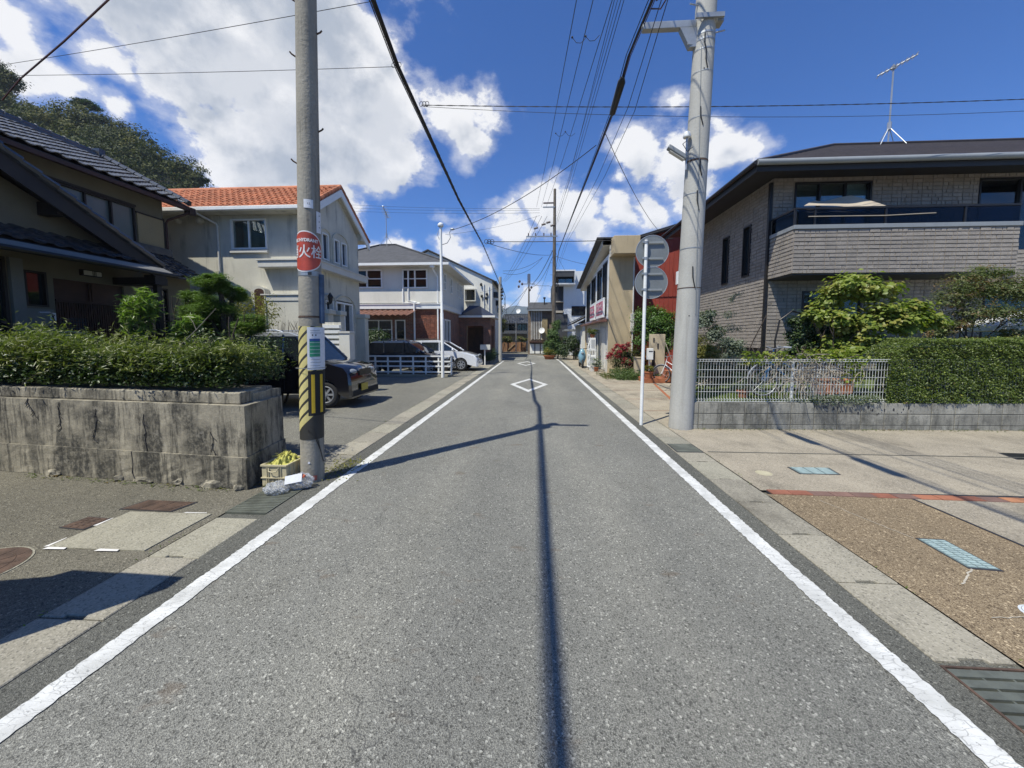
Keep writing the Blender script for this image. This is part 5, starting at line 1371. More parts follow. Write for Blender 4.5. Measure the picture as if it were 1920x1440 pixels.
h10 = thing('grey_tiled_house', 'low old house with grey tiled roof behind the board fence at the street end', 'house', (-2.5, 50, 0))
ty = 46.5
mb = MB(); mb.box(-5.2, ty + .5, 0, -.9, 52, 3.5); mb.build('wall', m_tradwall2, h10)
mb = MB(); mb.box(-3.2, ty + .44, 2.2, -2.3, ty + .5, 3.3); mb.box(-2.0, ty + .44, 2.2, -1.1, ty + .5, 3.3); mb.build('window', m_glass, h10)
mb = MB(); mb.prism([(-5.6, ty - .6, 2.1), (-.9, ty - .6, 2.1), (-.9, ty + .5, 2.5), (-5.6, ty + .5, 2.5)], (0, 0, .1)); mb.build('lower_roof', m_kawara_g, h10)
tileroof(h10, V((-4.1, ty, 3.45)), V((-.8, ty, 3.45)), V((0, 1, .62)), 2.0, .30, .30, .04, m_kawara_g, 'k', 80)
mb = MB(); mb.prism([(-4.1, ty, 3.38), (-.8, ty, 3.38), (-.8, ty + 1.8, 4.5), (-4.1, ty + 1.8, 4.5)], (0, 0, .04)); mb.box(-3.9, ty + 1.6, 4.45, -.8, ty + 1.85, 4.7); mb.build('ridge', m_kawara_g, h10)
mb = MB(); mb.prism([(-5.3, ty + .3, 2.6), (-4.1, ty, 3.40), (-4.1, ty + 1.5, 3.5), (-5.3, ty + 1.5, 2.7)], (0, 0, .08)); mb.build('side_roof', m_kawara_g, h10)
g = thing('board_fence', 'brown board fence closing the view at the street bend', 'fence', (-2.8, 44, 0))
for k in range(15): MB().box(-5.6 + k * .31, 44, 0, -5.6 + k * .31 + .285, 44.04, 1.12 + R.uniform(-.03, .03)).build('board', m_plank, g)
MB().obox((-3.3, 43.9, .1), (.95, 0, .85), (.06, 0, -.06), (0, .05, 0)).build('brace', m_tanpanel, g)
for k in range(3): MB().box(-4.8 + k * 1.6, 43.9, 0, -4.68 + k * 1.6, 44, 1.2).build('post', m_brownwood, g)
# small tiled house between tan building and timber house
h11 = thing('low_dark_tiled_house', 'low house with dark tiled eaves tucked behind the tan shop building', 'house', (4, 29, 0))
mb = MB(); mb.box(3.35, 26.5, 0, 7, 31, 2.6); mb.build('wall', m_stucco4, h11)
tileroof(h11, V((2.75, 26.2, 2.75)), V((2.75, 31.2, 2.75)), V((1, 0, .5)), 2.0, .28, .28, .035, m_kawara, 'k', 60)
mb = MB(); mb.prism([(2.75, 26.2, 2.68), (4.6, 26.2, 3.62), (4.6, 26.2, 3.55), (2.75, 26.2, 2.60)], (0, 5, 0)); mb.poly([(2.9, 26.3, 2.6), (4.6, 26.3, 3.5), (4.6, 26.3, 2.6)]); mb.build('roof_deck', m_darkwood, h11)
mb = MB(); mb.box(2.6, 31.5, 2.2, 4.4, 35, 2.35); mb.build('lean_to_roof', m_gutterg, h11)
MB().box(3.30, 26.6, .1, 3.34, 27.3, 2.1).build('white_door', m_white, h11)
# ------------------------------------------------------------ left retaining wall, hedge
rw = thing('retaining_wall', 'stained grey concrete retaining wall under the left hedge', 'wall', (-5, 4.1, 0))
A, B, Cc = V((-9.5, 4.36, 0)), V((-3.02, 3.68, 0)), V((-3.13, 4.45, 0))
dW = (B - A).normalized(); nW = dW.cross(UP)            # points to the camera
if nW.y > 0: nW = -nW
def slabface(mb, a, b, z0, z1, off, th, seg=46, amp=.006):
    d = (b - a) / seg; vs = []; rows = 7
    nn = (b - a).normalized().cross(UP);  nn = nn if nn.y < 0 or abs(nn.y) < .3 else -nn
    for j in range(rows + 1):
        for i in range(seg + 1):
            p = a + d * i + UP * (z0 + (z1 - z0) * j / rows) + nn * (off + R.uniform(-amp, amp) * (0 < i < seg)); vs.append(p)
    mb.add(vs, [(j * (seg + 1) + i, j * (seg + 1) + i + 1, (j + 1) * (seg + 1) + i + 1, (j + 1) * (seg + 1) + i) for j in range(rows) for i in range(seg)])
    return nn
ns = -nW
mid = A.lerp(B, .775)
mb = MB()
mb.prism([A + nW * .0 , mid, mid - nW * .25, A - nW * .25], (0, 0, .34)); slabface(mb, A, mid, 0, .34, .004, 0, 46, .003)
mb.build('lower_block', m_wallL, rw)
mb = MB(); mb.prism([mid + nW * .012 + dW * .004, B + nW * .012, Cc, mid - nW * .25 + dW * .004], (0, 0, .34)); slabface(mb, mid + dW * .004, B, 0, .34, .016, 0, 14, .004)
mb.build('lower_block', m_wallL, rw)
mb = MB(); a1 = A - nW * .02 + UP * .342; b1 = B - nW * .02 - dW * .02
mb.prism([a1, V((b1.x, b1.y, .342)), V((Cc.x - .02, Cc.y, .342)), V((A.x, A.y + .3, .342))], (0, 0, .545)); slabface(mb, V((a1.x, a1.y, 0)), V((b1.x, b1.y, 0)), .342, .887, .003, 0, 40, .003)
mb.build('upper_wall', m_wallL, rw)
mb = MB(); a2 = A - nW * .11 + UP * .888; b2 = B - nW * .09 - dW * .14
mb.prism([a2, V((b2.x, b2.y, .888)), V((Cc.x - .14, Cc.y, .888)), V((A.x, A.y + .35, .888))], (0, 0, .125)); mb.build('coping', m_wallL, rw, bevel=.012)
mb = MB(); mb.box(-3.33, 4.0, .02, -3.17, 4.46, .98); mb.build('end_pier', m_wallL, rw)
for k, (f, w, h) in enumerate(((.30, .14, .05), (.60, .18, .06), (.745, .10, .05), (.80, .30, .045), (.868, .14, .05), (.935, .26, .075), (.985, .12, .04))):
    p = A.lerp(B, f) + nW * .015; mb = MB(); mb.blob(p + UP * .015, (w * .5, .045, h), k + 20, .28); mb.build('footing_stone', m_wallL, rw)
mb = MB(); p = mid + nW * .014; mb.tube([p + UP * .34, p + UP * .2 + dW * .01, p + UP * .1 - dW * .01, p + UP * .03 + dW * .02], .007, 5); mb.build('joint_crack', m_ink, rw)
mb = MB()
rr = random.Random(8)
for f, z0, L_ in ((.80, .76, .60), (.70, .80, .35), (.62, .86, .30), (.93, .60, .35), (.55, .90, .2)):
    p = A.lerp(B, f) - nW * .012; pts = [p + UP * z0]
    for k in range(6): pts.append(pts[-1] + dW * rr.uniform(-.03, .035) - UP * L_ / 6)
    mb.tube(pts, .0035, 4)
    for q in pts[1:]:
        mb.tube([q, q + dW * rr.uniform(-.06, .06) - UP * .04], .003, 4)
mb.build('dead_vines', m_ink, rw)
# planting bed
tag(MB().prism([A - nW * .2, B - nW * .15 - dW * .2, V((-3.3, 4.4, 0)), V((-3.6, 4.75, 0)), V((-9.5, 5.3, 0))], (0, 0, .9)).build('planting_bed', m_soil, None, loc=(0, 0, 0)), kind='structure')
# hedge above the wall
hg = thing('garden_hedge', 'loose untrimmed green hedge growing on top of the left retaining wall', 'hedge', (-6, 4.7, .9))
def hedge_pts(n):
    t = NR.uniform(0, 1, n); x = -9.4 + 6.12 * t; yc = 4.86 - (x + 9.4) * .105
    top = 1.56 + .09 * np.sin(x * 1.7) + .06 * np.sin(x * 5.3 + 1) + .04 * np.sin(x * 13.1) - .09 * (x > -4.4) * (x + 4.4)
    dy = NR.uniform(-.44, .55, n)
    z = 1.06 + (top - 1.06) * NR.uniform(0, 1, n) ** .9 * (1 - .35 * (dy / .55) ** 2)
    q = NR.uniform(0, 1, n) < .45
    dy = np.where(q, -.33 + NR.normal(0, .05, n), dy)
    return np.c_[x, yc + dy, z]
P1 = hedge_pts(46000)
cl = NR.integers(0, 320, 26000); cen = hedge_pts(320); cen[:, 2] = np.maximum(cen[:, 2] + NR.normal(.02, .085, 320), 1.05)
P2 = cen[cl] + NR.normal(size=(26000, 3)) * np.array([.13, .09, .075])
low = P1[P1[:, 2] < 1.42]; hi = P1[P1[:, 2] >= 1.34]; P2 = P2[P2[:, 2] > 1.24]
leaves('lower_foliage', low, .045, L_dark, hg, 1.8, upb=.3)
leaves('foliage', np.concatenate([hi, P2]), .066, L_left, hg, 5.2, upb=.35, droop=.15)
mb = MB(); rr = random.Random(3)
for k in range(60):
    x = rr.uniform(-7.2, -3.7); y = 4.86 - (x + 9.4) * .105 + rr.uniform(-.1, .35); p = V((x, y, .9)); pts = [p]
    for j in range(4): pts.append(pts[-1] + V((rr.uniform(-.09, .09), rr.uniform(-.07, .05), rr.uniform(.12, .19))))
    mb.tube(pts, [.010, .008, .006, .005, .003], 5)
mb.build('stems', m_bark, hg)
mb = MB(); PT = []
for k, (px, py) in enumerate(((85, 606), (128, 598), (235, 606), (30, 600), (160, 610))):
    x0 = px + rr.uniform(-30, 10); b = AY(x0, 660, 4.55); t_ = AY(px, py, 4.5 + rr.uniform(-.1, .2)); m = (b + t_) / 2 + V((rr.uniform(-.04, .04), 0, .02))
    mb.tube([b, m, t_], [.004, .003, .0015], 4)
    for q in range(26): f = q / 26; PT.append(b.lerp(t_, f) + V((rr.uniform(-.02, .02), rr.uniform(-.02, .02), rr.uniform(-.02, .02))))
mb.build('long_shoots', m_bark, hg); leaves('shoot_leaves', PT, .06, L_left, hg, 5, upb=.2)
mb = MB(); mb.tube([AY(330, 655, 4.4), AY(368, 618, 4.45), AY(405, 578, 4.5)], [.006, .005, .003], 5); mb.build('bare_twig', m_twig, hg); mb = MB(); mb.tube([AY(352, 590, 4.45), AY(362, 604, 4.45), AY(368, 618, 4.45)], [.002, .003, .004], 4); mb.build('bare_twig', m_twig, hg)

PT = []; PO = []; mb = MB()
for k in range(110):
    x = rr.uniform(-7.6, -3.5); y = 4.86 - (x + 9.4) * .105 + rr.uniform(-.35, .3); z = 1.42 + rr.uniform(-.12, .12)
    b = V((x, y, z)); d = V((rr.uniform(-.9, .9), rr.uniform(-.8, .3), rr.uniform(.1, 1))).normalized(); L_ = rr.uniform(.10, .30)
    if rr.random() < .25: d = V((rr.uniform(-.5, .5), -1, -.35)).normalized(); b.z -= .15; b.y -= .1
    pts = [b + d * L_ * f - UP * .10 * f * f for f in (0, .35, .7, 1)]; mb.tube(pts, [.003, .0025, .002, .001], 4)
    for q in range(11): f = .2 + .8 * q / 11; PT.append(b + d * L_ * f - UP * .10 * f * f + V((rr.uniform(-.02, .02), rr.uniform(-.02, .02), rr.uniform(-.02, .02))))
mb.build('side_shoots', m_bark, hg)['kind'] = 'stuff'; leaves('side_shoot_leaves', PT, .065, L_left, hg, 5, upb=.25, droop=.3)

# ------------------------------------------------------------ plants in the left garden
def palm(lab, c, h, r, n, gname='lady palms in the left garden'):
    g = thing('lady_palm', lab, 'plant', c, gname); c = V(c)
    mb = MB(); P = []; rr = random.Random(int(h * 100)); tops = []
    for k in range(7):
        b = c + V((rr.uniform(-.1, .1), rr.uniform(-.1, .1), 0)); t_ = c + V((rr.uniform(-.7, .7) * r * .5, rr.uniform(-.7, .7) * r * .5, h * rr.uniform(.55, 1))); mb.tube([b, (b + t_) / 2, t_], .010, 5); tops.append(t_)
    mb.build('stem', m_bark, g)
    P = clumps([(c.x, c.y, c.z + h * .80, r * .95, r * .9, h * .27), (c.x - r * .3, c.y, c.z + h * .66, r * .8, r * .8, h * .2), (c.x + r * .4, c.y, c.z + h * .9, r * .6, r * .6, h * .16)], n * 260, sub=30, spread=.20, shell=.8)
    leaves('fronds', P, .17, L_palm, g, 7, upb=.35, fold=.1, droop=.1)
palm('taller lady palm with fan leaves in front of the dark sliding door', (-6.95, 6.25, .86), 1.55, .30, 4)
palm('shorter lady palm right of the taller one by the porch post', (-6.45, 6.6, .86), 1.15, .27, 3)
# cloud pruned pine
g = thing('garden_pine', 'cloud-pruned pine with layered needle pads between the old house and the beige house', 'tree', (-6.4, 7.2, 0))
pads = [(398, 532, .50, .17), (370, 560, .50, .16), (400, 580, .62, .20), (440, 553, .40, .15), (360, 590, .38, .14), (420, 605, .60, .20), (470, 610, .55, .20), (385, 625, .5, .2)]
mb = MB(); b = V((-6.2, 7.3, 0)); blobs = []
for k, (px, py, rx, rz_) in enumerate(pads):
    c = AY(px, py, 7.2 + (.25 if k % 2 else -.15)); blobs.append((c.x, c.y, c.z, rx * .66, rx * .6, rz_ * 1.35)); mb.tube([V((-6.2, 7.3, .2 + .25 * k)), (b + c) / 2 + UP * (c.z * .45), c - UP * .08], [.05, .04, .02], 6)
mb.tube([b, (-6.3, 7.25, 1.0), (-6.15, 7.3, 1.8), (-6.35, 7.2, 2.7)], [.11, .09, .06, .03], 8); mb.build('trunk', m_bark, g, smooth=True)
leaves('needle_pads', clumps(blobs, 75000, sub=30, spread=.22, shell=.75), .085, L_pine, g, 9, upb=1.3, fold=.05)
tree('dark_shrub', 'dark rounded shrub under the pine behind the hedge', 'shrub', (-5.9, 7.0, 0), 1.0, .05, [(-6.5, 7.0, 1.35, .9, .6, .6), (-5.55, 7.1, 1.3, .65, .5, .5)], 9000, .05, L_dark, m_bark)
tree('light_shrub', 'thin yellow-green shrub with bare twigs in front of the beige house', 'shrub', (-6.3, 8.9, 0), 1.0, .02, [(AY(p_[0], p_[1], 9).x, 9, AY(p_[0], p_[1], 9).z, .30, .26, .34) for p_ in ((452, 580), (478, 572), (495, 600), (470, 612), (436, 570), (505, 580), (445, 610))], 2600, .06, L_olive, m_bark, 2.6, stems=4, sub=20, spread=.35)
tree('dark_garden_shrub', 'dark shrub in front of the low plaster wall of the old house', 'shrub', (-7.6, 7.6, .86), .8, .04, [(-7.5, 8.0, 1.75, .5, .5, .75), (-8.0, 7.9, 1.45, .5, .4, .6)], 8000, .05, L_dark, m_bark)
tree('dark_shrub', 'dark leafy shrub by the brick ground floor behind the white railing', 'shrub', (-8.3, 18.8, 0), .8, .05, [(-8.35, 19.0, 1.4, .9, .7, 1.0), (-7.7, 19.0, .8, .6, .5, .7)], 6000, .10, L_dark, m_bark)

# ------------------------------------------------------------ left utility pole
def lerp3(a, b, f): return V(a).lerp(V(b), f)
pb = V((-2.50, 3.98, 0)); pt = V((-2.33, 4.02, 7.0))
pL = thing('utility_pole', 'old concrete utility pole with red hydrant sign and yellow stripes by the left wall', 'utility pole', pb)
def polar(z, r=None): f = z / 7.0; return pb.lerp(pt, f), .122 - .030 * f
mb = MB(); seg = [polar(7.0 * k / 20) for k in range(21)]; mb.tube([s[0] for s in seg], [s[1] for s in seg], 28); mb.build('shaft', m_poleL, pL, smooth=True)
def wrap(name, z0, z1, a0, a1, off, mat, par, nz=1, na=24, stripes=None):
    """cylindrical band on the left pole; angles measured from the camera side, positive to the right"""
    mb = MB(); vs = []
    for j in range(nz + 1):
        z = z0 + (z1 - z0) * j / nz; c, r = polar(z)
        for i in range(na + 1): vs.append(onpole(a0 + (a1 - a0) * i / na, z, off))
    mb.add(vs, [(j * (na + 1) + i, j * (na + 1) + i + 1, (j + 1) * (na + 1) + i + 1, (j + 1) * (na + 1) + i) for j in range(nz) for i in range(na)])
    return mb.build(name, mat, par, smooth=True)
view = math.atan2(-pb.y, -pb.x)     # direction from the pole to the camera
def onpole(a, z, off):
    c, r = polar(z); t = view + a; return V((c.x + (r + off) * math.cos(t), c.y + (r + off) * math.sin(t), z))
# step bolts
for k, (px, py, sgn) in enumerate(((551, 18, -1), (592, 72, 1), (553, 122, -1), (594, 258, 1), (556, 322, -1))):
    z = AY(px, py, 3.98).z; c, r = polar(z + .02); d = V((sgn * .95, -.32 if sgn < 0 else .2, .55)).normalized()
    p = c + d * r * .2; mb = MB(); mb.tube([p, c + d * (r + .055), c + d * (r + .075) + UP * .01], .0085, 7); mb.build('step_bolt', m_rust, pL)
# hydrant sign wrapped around the pole
zc = AY(578, 475, 3.98).z; RS = .215; ac = -.44; rp = polar(zc)[1]
def dsk(name, rr_, off, mat, zz=0):
    mb = MB(); vs = []; n = 40; m = 8
    for k in range(m + 1):
        for i in range(n): t = 2 * PI * i / n; q = rr_ * k / m; vs.append(onpole(ac + q * math.cos(t) * .93 / rp, zc + q * math.sin(t), off))
    mb.add(vs, [(k * n + i, k * n + (i + 1) % n, (k + 1) * n + (i + 1) % n, (k + 1) * n + i) for k in range(m) for i in range(n)])
    return mb
hs = dsk('hydrant_sign', RS, .006, m_signwhite).build('hydrant_sign', m_signwhite, pL, smooth=True)
dsk('red_disc', RS - .013, .008, m_signred).build('red_disc', m_signred, hs, smooth=True)
text_mesh('lettering', '消火栓', .118, m_signwhite, hs, lambda x, y: onpole(ac + x * 1.0 / rp, zc - .010 + y * 1.22, .0105), offset=.0012)
text_mesh('lettering', 'FIRE HYDRANT', .038, m_signwhite, hs, lambda x, y: onpole(ac + x * 1.0 / rp, zc + .116 + y * 1.2 - 0.4 * x * x, .0105), offset=.0016)
MB().box(*(onpole(0, zc - .245, .002) - V((.018, .01, .0))), *(onpole(0, zc - .215, .01) + V((.018, .0, .0)))).build('sign_clip', m_black, hs)
wrap('steel_band', zc - .25, zc - .20, -3.14, 3.14, .003, m_steel, pL, 1, 40)
wrap('steel_band', .96 + .86, 1.84, -3.14, 3.14, .003, m_rust, pL, 1, 40)
# number plates
np1 = wrap('number_plate', AY(575, 395, 3.98).z, AY(575, 379, 3.98).z, -.45, .35, .005, m_paper, pL)
text_mesh('print', '12', .030, m_ink, np1, lambda x, y: onpole(-.05 + x / rp, AY(575, 387, 3.98).z + y, .0065))
np2 = wrap('number_plate', AY(575, 438, 3.98).z, AY(575, 398, 3.98).z, .62, 1.25, .006, m_paper, pL)
for k in range(3): text_mesh('print', '・', .06, m_ink, np2, lambda x, y, k=k: onpole(.95 + x / rp, AY(575, 428 - k * 11, 3.98).z + y, .0075))
# blue weathered conduit on the right side of the pole
mb = MB()
pts = [onpole(1.05, z, .012) for z in np.linspace(.98 + .78, AY(575, 515, 3.98).z, 10)]
mb.tube(pts, .030, 10); mb.build('conduit', m_bluetube, pL, smooth=True)
# white notice board with green table
z1, z0 = AY(590, 614, 3.98).z, AY(590, 692, 3.98).z
nb = wrap('notice_board', z0, z1, -.25, 1.15, .032, m_paper, pL, 1, 20)
wrap('green_table', AY(590, 668, 3.98).z, AY(590, 640, 3.98).z, -.10, .62, .0345, m_green, nb, 1, 12)
wrap('blue_header', AY(590, 640, 3.98).z, AY(590, 635, 3.98).z, -.10, .62, .0345, m_blue, nb, 1, 12)
for k in range(4): wrap('table_rule', AY(590, 662 - k * 6.5, 3.98).z, AY(590, 661.4 - k * 6.5, 3.98).z, -.08, .60, .0355, m_paper, nb, 1, 10)
for a in (.10, .32): wrap('print_mark', AY(590, 630, 3.98).z, AY(590, 627, 3.98).z, a - .035, a + .035, .0345, m_ink, nb, 1, 3)
for k, py in enumerate((620, 624, 673, 678, 684)): wrap('print_line', AY(590, py + .8, 3.98).z, AY(590, py, 3.98).z, -.05, .6 + .1 * (k % 2), .0345, m_gutterg, nb, 1, 8)
wrap('board_strap', z0 + .015, z0 + .022, -3.1, 3.1, .034, m_steel, nb, 1, 40)
# black and yellow stripes
zs1, zs0 = AY(590, 612, 3.98).z, AY(590, 820, 3.98).z
st = wrap('striped_film', zs0, zs1, -3.14, 3.14, .0025, MAT('dark_film', (.035, .033, .028), .6, .1, 4, 40, 0), pL, 8, 44)
n = 11
for k in range(n):
    z_a = zs0 - .12 + (zs1 - zs0 + .12) * k / n; mb = MB(); vs = []; m = 26
    for i in range(m + 1):
        a = -PI + 2 * PI * i / m; zz = z_a + (a + PI) * .118 * 1.0
        for h in (0, .088): vs.append(onpole(a, min(max(zz + h, zs0), zs1), .0038))
    fs = [(2 * i, 2 * i + 2, 2 * i + 3, 2 * i + 1) for i in range(m) if abs(vs[2 * i].z - vs[2 * i + 1].z) > .001 or abs(vs[2 * i + 2].z - vs[2 * i + 3].z) > .001]
    if fs: mb.add(vs, fs); mb.build('yellow_stripe', m_ystripe, st)
z1, z0 = AY(590, 694, 3.98).z, AY(590, 776, 3.98).z
gb = wrap('reflector_guard', z0, z1, -.25, 1.35, .020, m_rubber, pL, 1, 16)
for a in (-.02, .62): wrap('yellow_bar', z0 + .03, z1 - .04, a, a + .25, .024, m_yellow, gb, 1, 4)
mb = MB(); mb.tube([onpole(-.35, .60, .006), onpole(.2, .52, .008), onpole(.7, .35, .006), onpole(1.0, .22, .005), onpole(1.5, .20, .01)], .004, 5); mb.tube([onpole(.1, .62, .006), onpole(.5, .45, .008), onpole(.9, .25, .006)], .004, 5); mb.build('tie_wire', m_cable, pL)
mb = MB(); mb.cyl(onpole(-.3, .235, -.01), onpole(-.3, .235, .004), .012, n=12); mb.build('drill_hole', m_paper, pL)
wrap('pink_paint_mark', .03, .085, -.1, .35, .0015, MAT('pink_spray', (.5, .14, .10), .8, .3, 12, 60, 0), pL, 1, 6)
# crossarm near the top (just above the picture)
mb = MB(); mb.obox(pt + V((-.25, -.04, -.25)), (.95, 0, 0), (0, .08, 0), (0, 0, .08)); mb.obox(pt + V((-.1, -.12, -.75)), (.2, 0, 0), (0, .24, 0), (0, 0, .35)); mb.build('crossarm', m_steel, pL)

# ------------------------------------------------------------ crate with net, bag of papers
def crate():
    c = V((-2.79, 3.93, 0.005)); w, d, h = .275, .34, .235
    g = thing('plastic_crate', 'beige plastic crate with lattice lower part between the wall and the old pole', 'crate', c)
    x0, x1, y0, y1 = c.x - w / 2, c.x + w / 2, c.y - d / 2, c.y + d / 2
    mb = MB(); t = .012; z = .005
    zl = z + h * .40; zt = z + h
    mb.box(x0, y0, z, x1, y1, z + t)
    for (a, b, c_, d_) in ((x0, y0, x1, y0 + t), (x0, y1 - t, x1, y1), (x0, y0 + t, x0 + t, y1 - t), (x1 - t, y0 + t, x1, y1 - t)): mb.box(a, b, zl, c_, d_, zt)
    mb.build('tub', m_crate, g, bevel=.002)
    mb = MB()
    for k in range(8):
        x = x0 + .004 + (w - .018) * k / 7; mb.box(x, y0 - .001, z + t, x + (.010 if 1 < k < 6 else .03 if k in (0, ) else .012), y0 + t - .002, zl); 
    for k in range(5): zz = z + t + (zl - z - t) * k / 5; mb.box(x0 + .03, y0 + .001, zz + .012, x1 - .03, y0 + t - .004, zz + .019)
    mb.box(x0, y0, z + t, x0 + .055, y0 + t, zl); mb.box(x1 - .055, y0, z + t, x1, y0 + t, zl)
    for xx in (x0, x1 - t):
        mb.box(xx, y0 + t, z + t, xx + t, y0 + .10, zl); mb.box(xx, y1 - .10, z + t, xx + t, y1, zl)
        for k in range(6): yy = y0 + .10 + (d - .2) * k / 6; mb.box(xx, yy, z + t, xx + t, yy + .008, zl)
    mb.box(x0, y1 - t, z + t, x1, y1, zl)
    mb.build('lattice', m_crate, g)
    mb = MB()
    for xx in (x0 + .055, x0 + .075, x1 - .085, x1 - .062): mb.box(xx, y0 - .010, z + .02, xx + .007, y0, zt - .02)
    mb.box(x0 - .008, y0 - .012, zt - .016, x1 + .008, y0, zt + .002); mb.box(x0 - .008, y0 - .012, zl - .006, x1 + .008, y0, zl + .006)
    mb.box(x1, y0, zt - .016, x1 + .012, y1, zt + .002); mb.box(x0 - .012, y0, zt - .016, x0, y1, zt + .002); mb.box(x1, y0, zl - .006, x1 + .012, y1, zl + .006)
    for yy in (.05, .12, .2, .28): mb.box(x1, y0 + yy, z + .02, x1 + .010, y0 + yy + .008, zt - .016)
    mb.build('rim_ribs', m_crate, g, bevel=.0015)
    mb = MB(); mb.tube([(x0 + .085, y0 - .012, zt - .035), (x0 + .095, y0 - .028, zt - .062), (c.x, y0 - .032, zt - .070), (x1 - .095, y0 - .028, zt - .062), (x1 - .085, y0 - .012, zt - .035)], .0065, 7); mb.build('handle', m_crate, g, smooth=True)
    mb = MB(); mb.box(c.x - .004, y0 - .04 + .03, z + .03, c.x + .004, y0, z + .05)
    # yellow bird net heaped in the crate
    n_ = thing('bird_net', 'crumpled yellow net heaped in the beige crate', 'net', (c.x, c.y, zt))
    bm = bmesh.new(); bmesh.ops.create_grid(bm, x_segments=70, y_segments=70, size=.5)
    for v in bm.verts:
        x, y = v.co.x * 2, v.co.y * 2; r2 = min(1, math.hypot(x, y))
        fold = .020 * math.sin(x * 9 + 2 * math.sin(y * 5)) + .014 * math.sin(y * 15 + x * 7) + .009 * math.sin(x * 26 + y * 11)
        zz = zt - .02 + .07 * (1 - r2 ** 2.6) * (1 + .35 * math.sin(x * 3.1 + .4)) + fold * (1.1 - r2 * .5)
        v.co = V((c.x + x * (w * .47) + fold * .4, c.y + y * d * .46, zz)) - V((c.x, c.y, zt))
    me = bpy.data.meshes.new('folds'); bm.to_mesh(me); bm.free(); me.materials.append(m_net); me.polygons.foreach_set('use_smooth', [True] * len(me.polygons))
    o = bpy.data.objects.new('folds', me); C.objects.link(o); o.parent = n_
    mb = MB(); rr = random.Random(9)
    for k in range(70):
        a = rr.uniform(0, 6.28); q = rr.uniform(.1, .8); p = V((c.x + math.cos(a) * q * w * .42, c.y + math.sin(a) * q * d * .42, zt + .075 * (1 - q ** 2.5) + .002)); pts = [p]
        for j in range(6): pts.append(pts[-1] + V((rr.uniform(-.022, .022), rr.uniform(-.022, .022), rr.uniform(-.009, .009))))
        mb.tube(pts, .0009, 4)
    mb.tube([(c.x + .1, c.y - .1, zt + .03), (c.x + .17, c.y - .09, zt + .01), (pb.x - .11, pb.y - .03, zt + .01)], .002, 4)
    mb.build('strands', m_net, n_)
crate()
g = thing('rubbish_bag', 'crumpled clear plastic bag of waste lying at the foot of the old pole', 'plastic bag', (-2.60, 3.68, 0))
def crumple(c, r, seed, amp, mat, name, par, sub=4, rz=0):
    bm = bmesh.new(); bmesh.ops.create_icosphere(bm, subdivisions=sub, radius=1); rr = random.Random(seed); ph = [rr.uniform(0, 6) for _ in range(12)]
    for v in bm.verts:
        q = v.co.copy(); k = 1 + amp * (math.sin(q.x * 5 + ph[0] + 2 * math.sin(q.z * 3 + ph[6])) * math.sin(q.y * 6 + ph[1]) + .55 * abs(math.sin(q.x * 11 + q.z * 8 + ph[2])) + .4 * abs(math.sin(q.y * 17 + q.x * 9 + ph[3])) - .4)
        x, y, z = q.x * r[0] * k, q.y * r[1] * k, q.z * r[2] * k
        x, y = x * math.cos(rz) - y * math.sin(rz), x * math.sin(rz) + y * math.cos(rz)
        v.co = V(c) + V((x, y, max(z, -r[2] * .8))) - W0(par)
    me = bpy.data.meshes.new(name); bm.to_mesh(me); bm.free(); me.materials.append(mat); o = bpy.data.objects.new(name, me); C.objects.link(o); o.parent = par
    return o
crumple((-2.655, 3.60, .052), (.105, .085, .065), 2, .17, m_bag, 'lower_fold', g, 5, rz=.4)
crumple((-2.49, 3.735, .072), (.12, .075, .085), 5, .20, m_bag, 'upper_fold', g, 5, rz=.3)
pp = MB(); pp.obox(V((-2.575, 3.615, .085)), V((.155, .045, .022)), V((-.012, .035, .075)), V((0, -.006, .003))); pp.build('paper_sheet', m_paper, g)
crumple((-2.435, 3.70, .15), (.028, .02, .02), 7, .3, MAT('orange_tie', (.5, .1, .04), .6, .1, 4, 30, 0), 'knot', g, 2)
# a few dry leaves and weeds round the pole
P = np.c_[NR.normal(-2.36, .12, 260), NR.normal(4.35, .22, 260), NR.uniform(.006, .03, 260)]
leaves('weed_patch', P, .035, L_olive, None, 2.5, upb=.6, kind='stuff')
P = np.c_[NR.uniform(-3.15, -2.85, 160), NR.uniform(3.72, 4.5, 160), NR.uniform(.004, .02, 160)]
leaves('leaf_litter', P, .03, L_maple, None, 2.0, upb=1.5, kind='stuff')

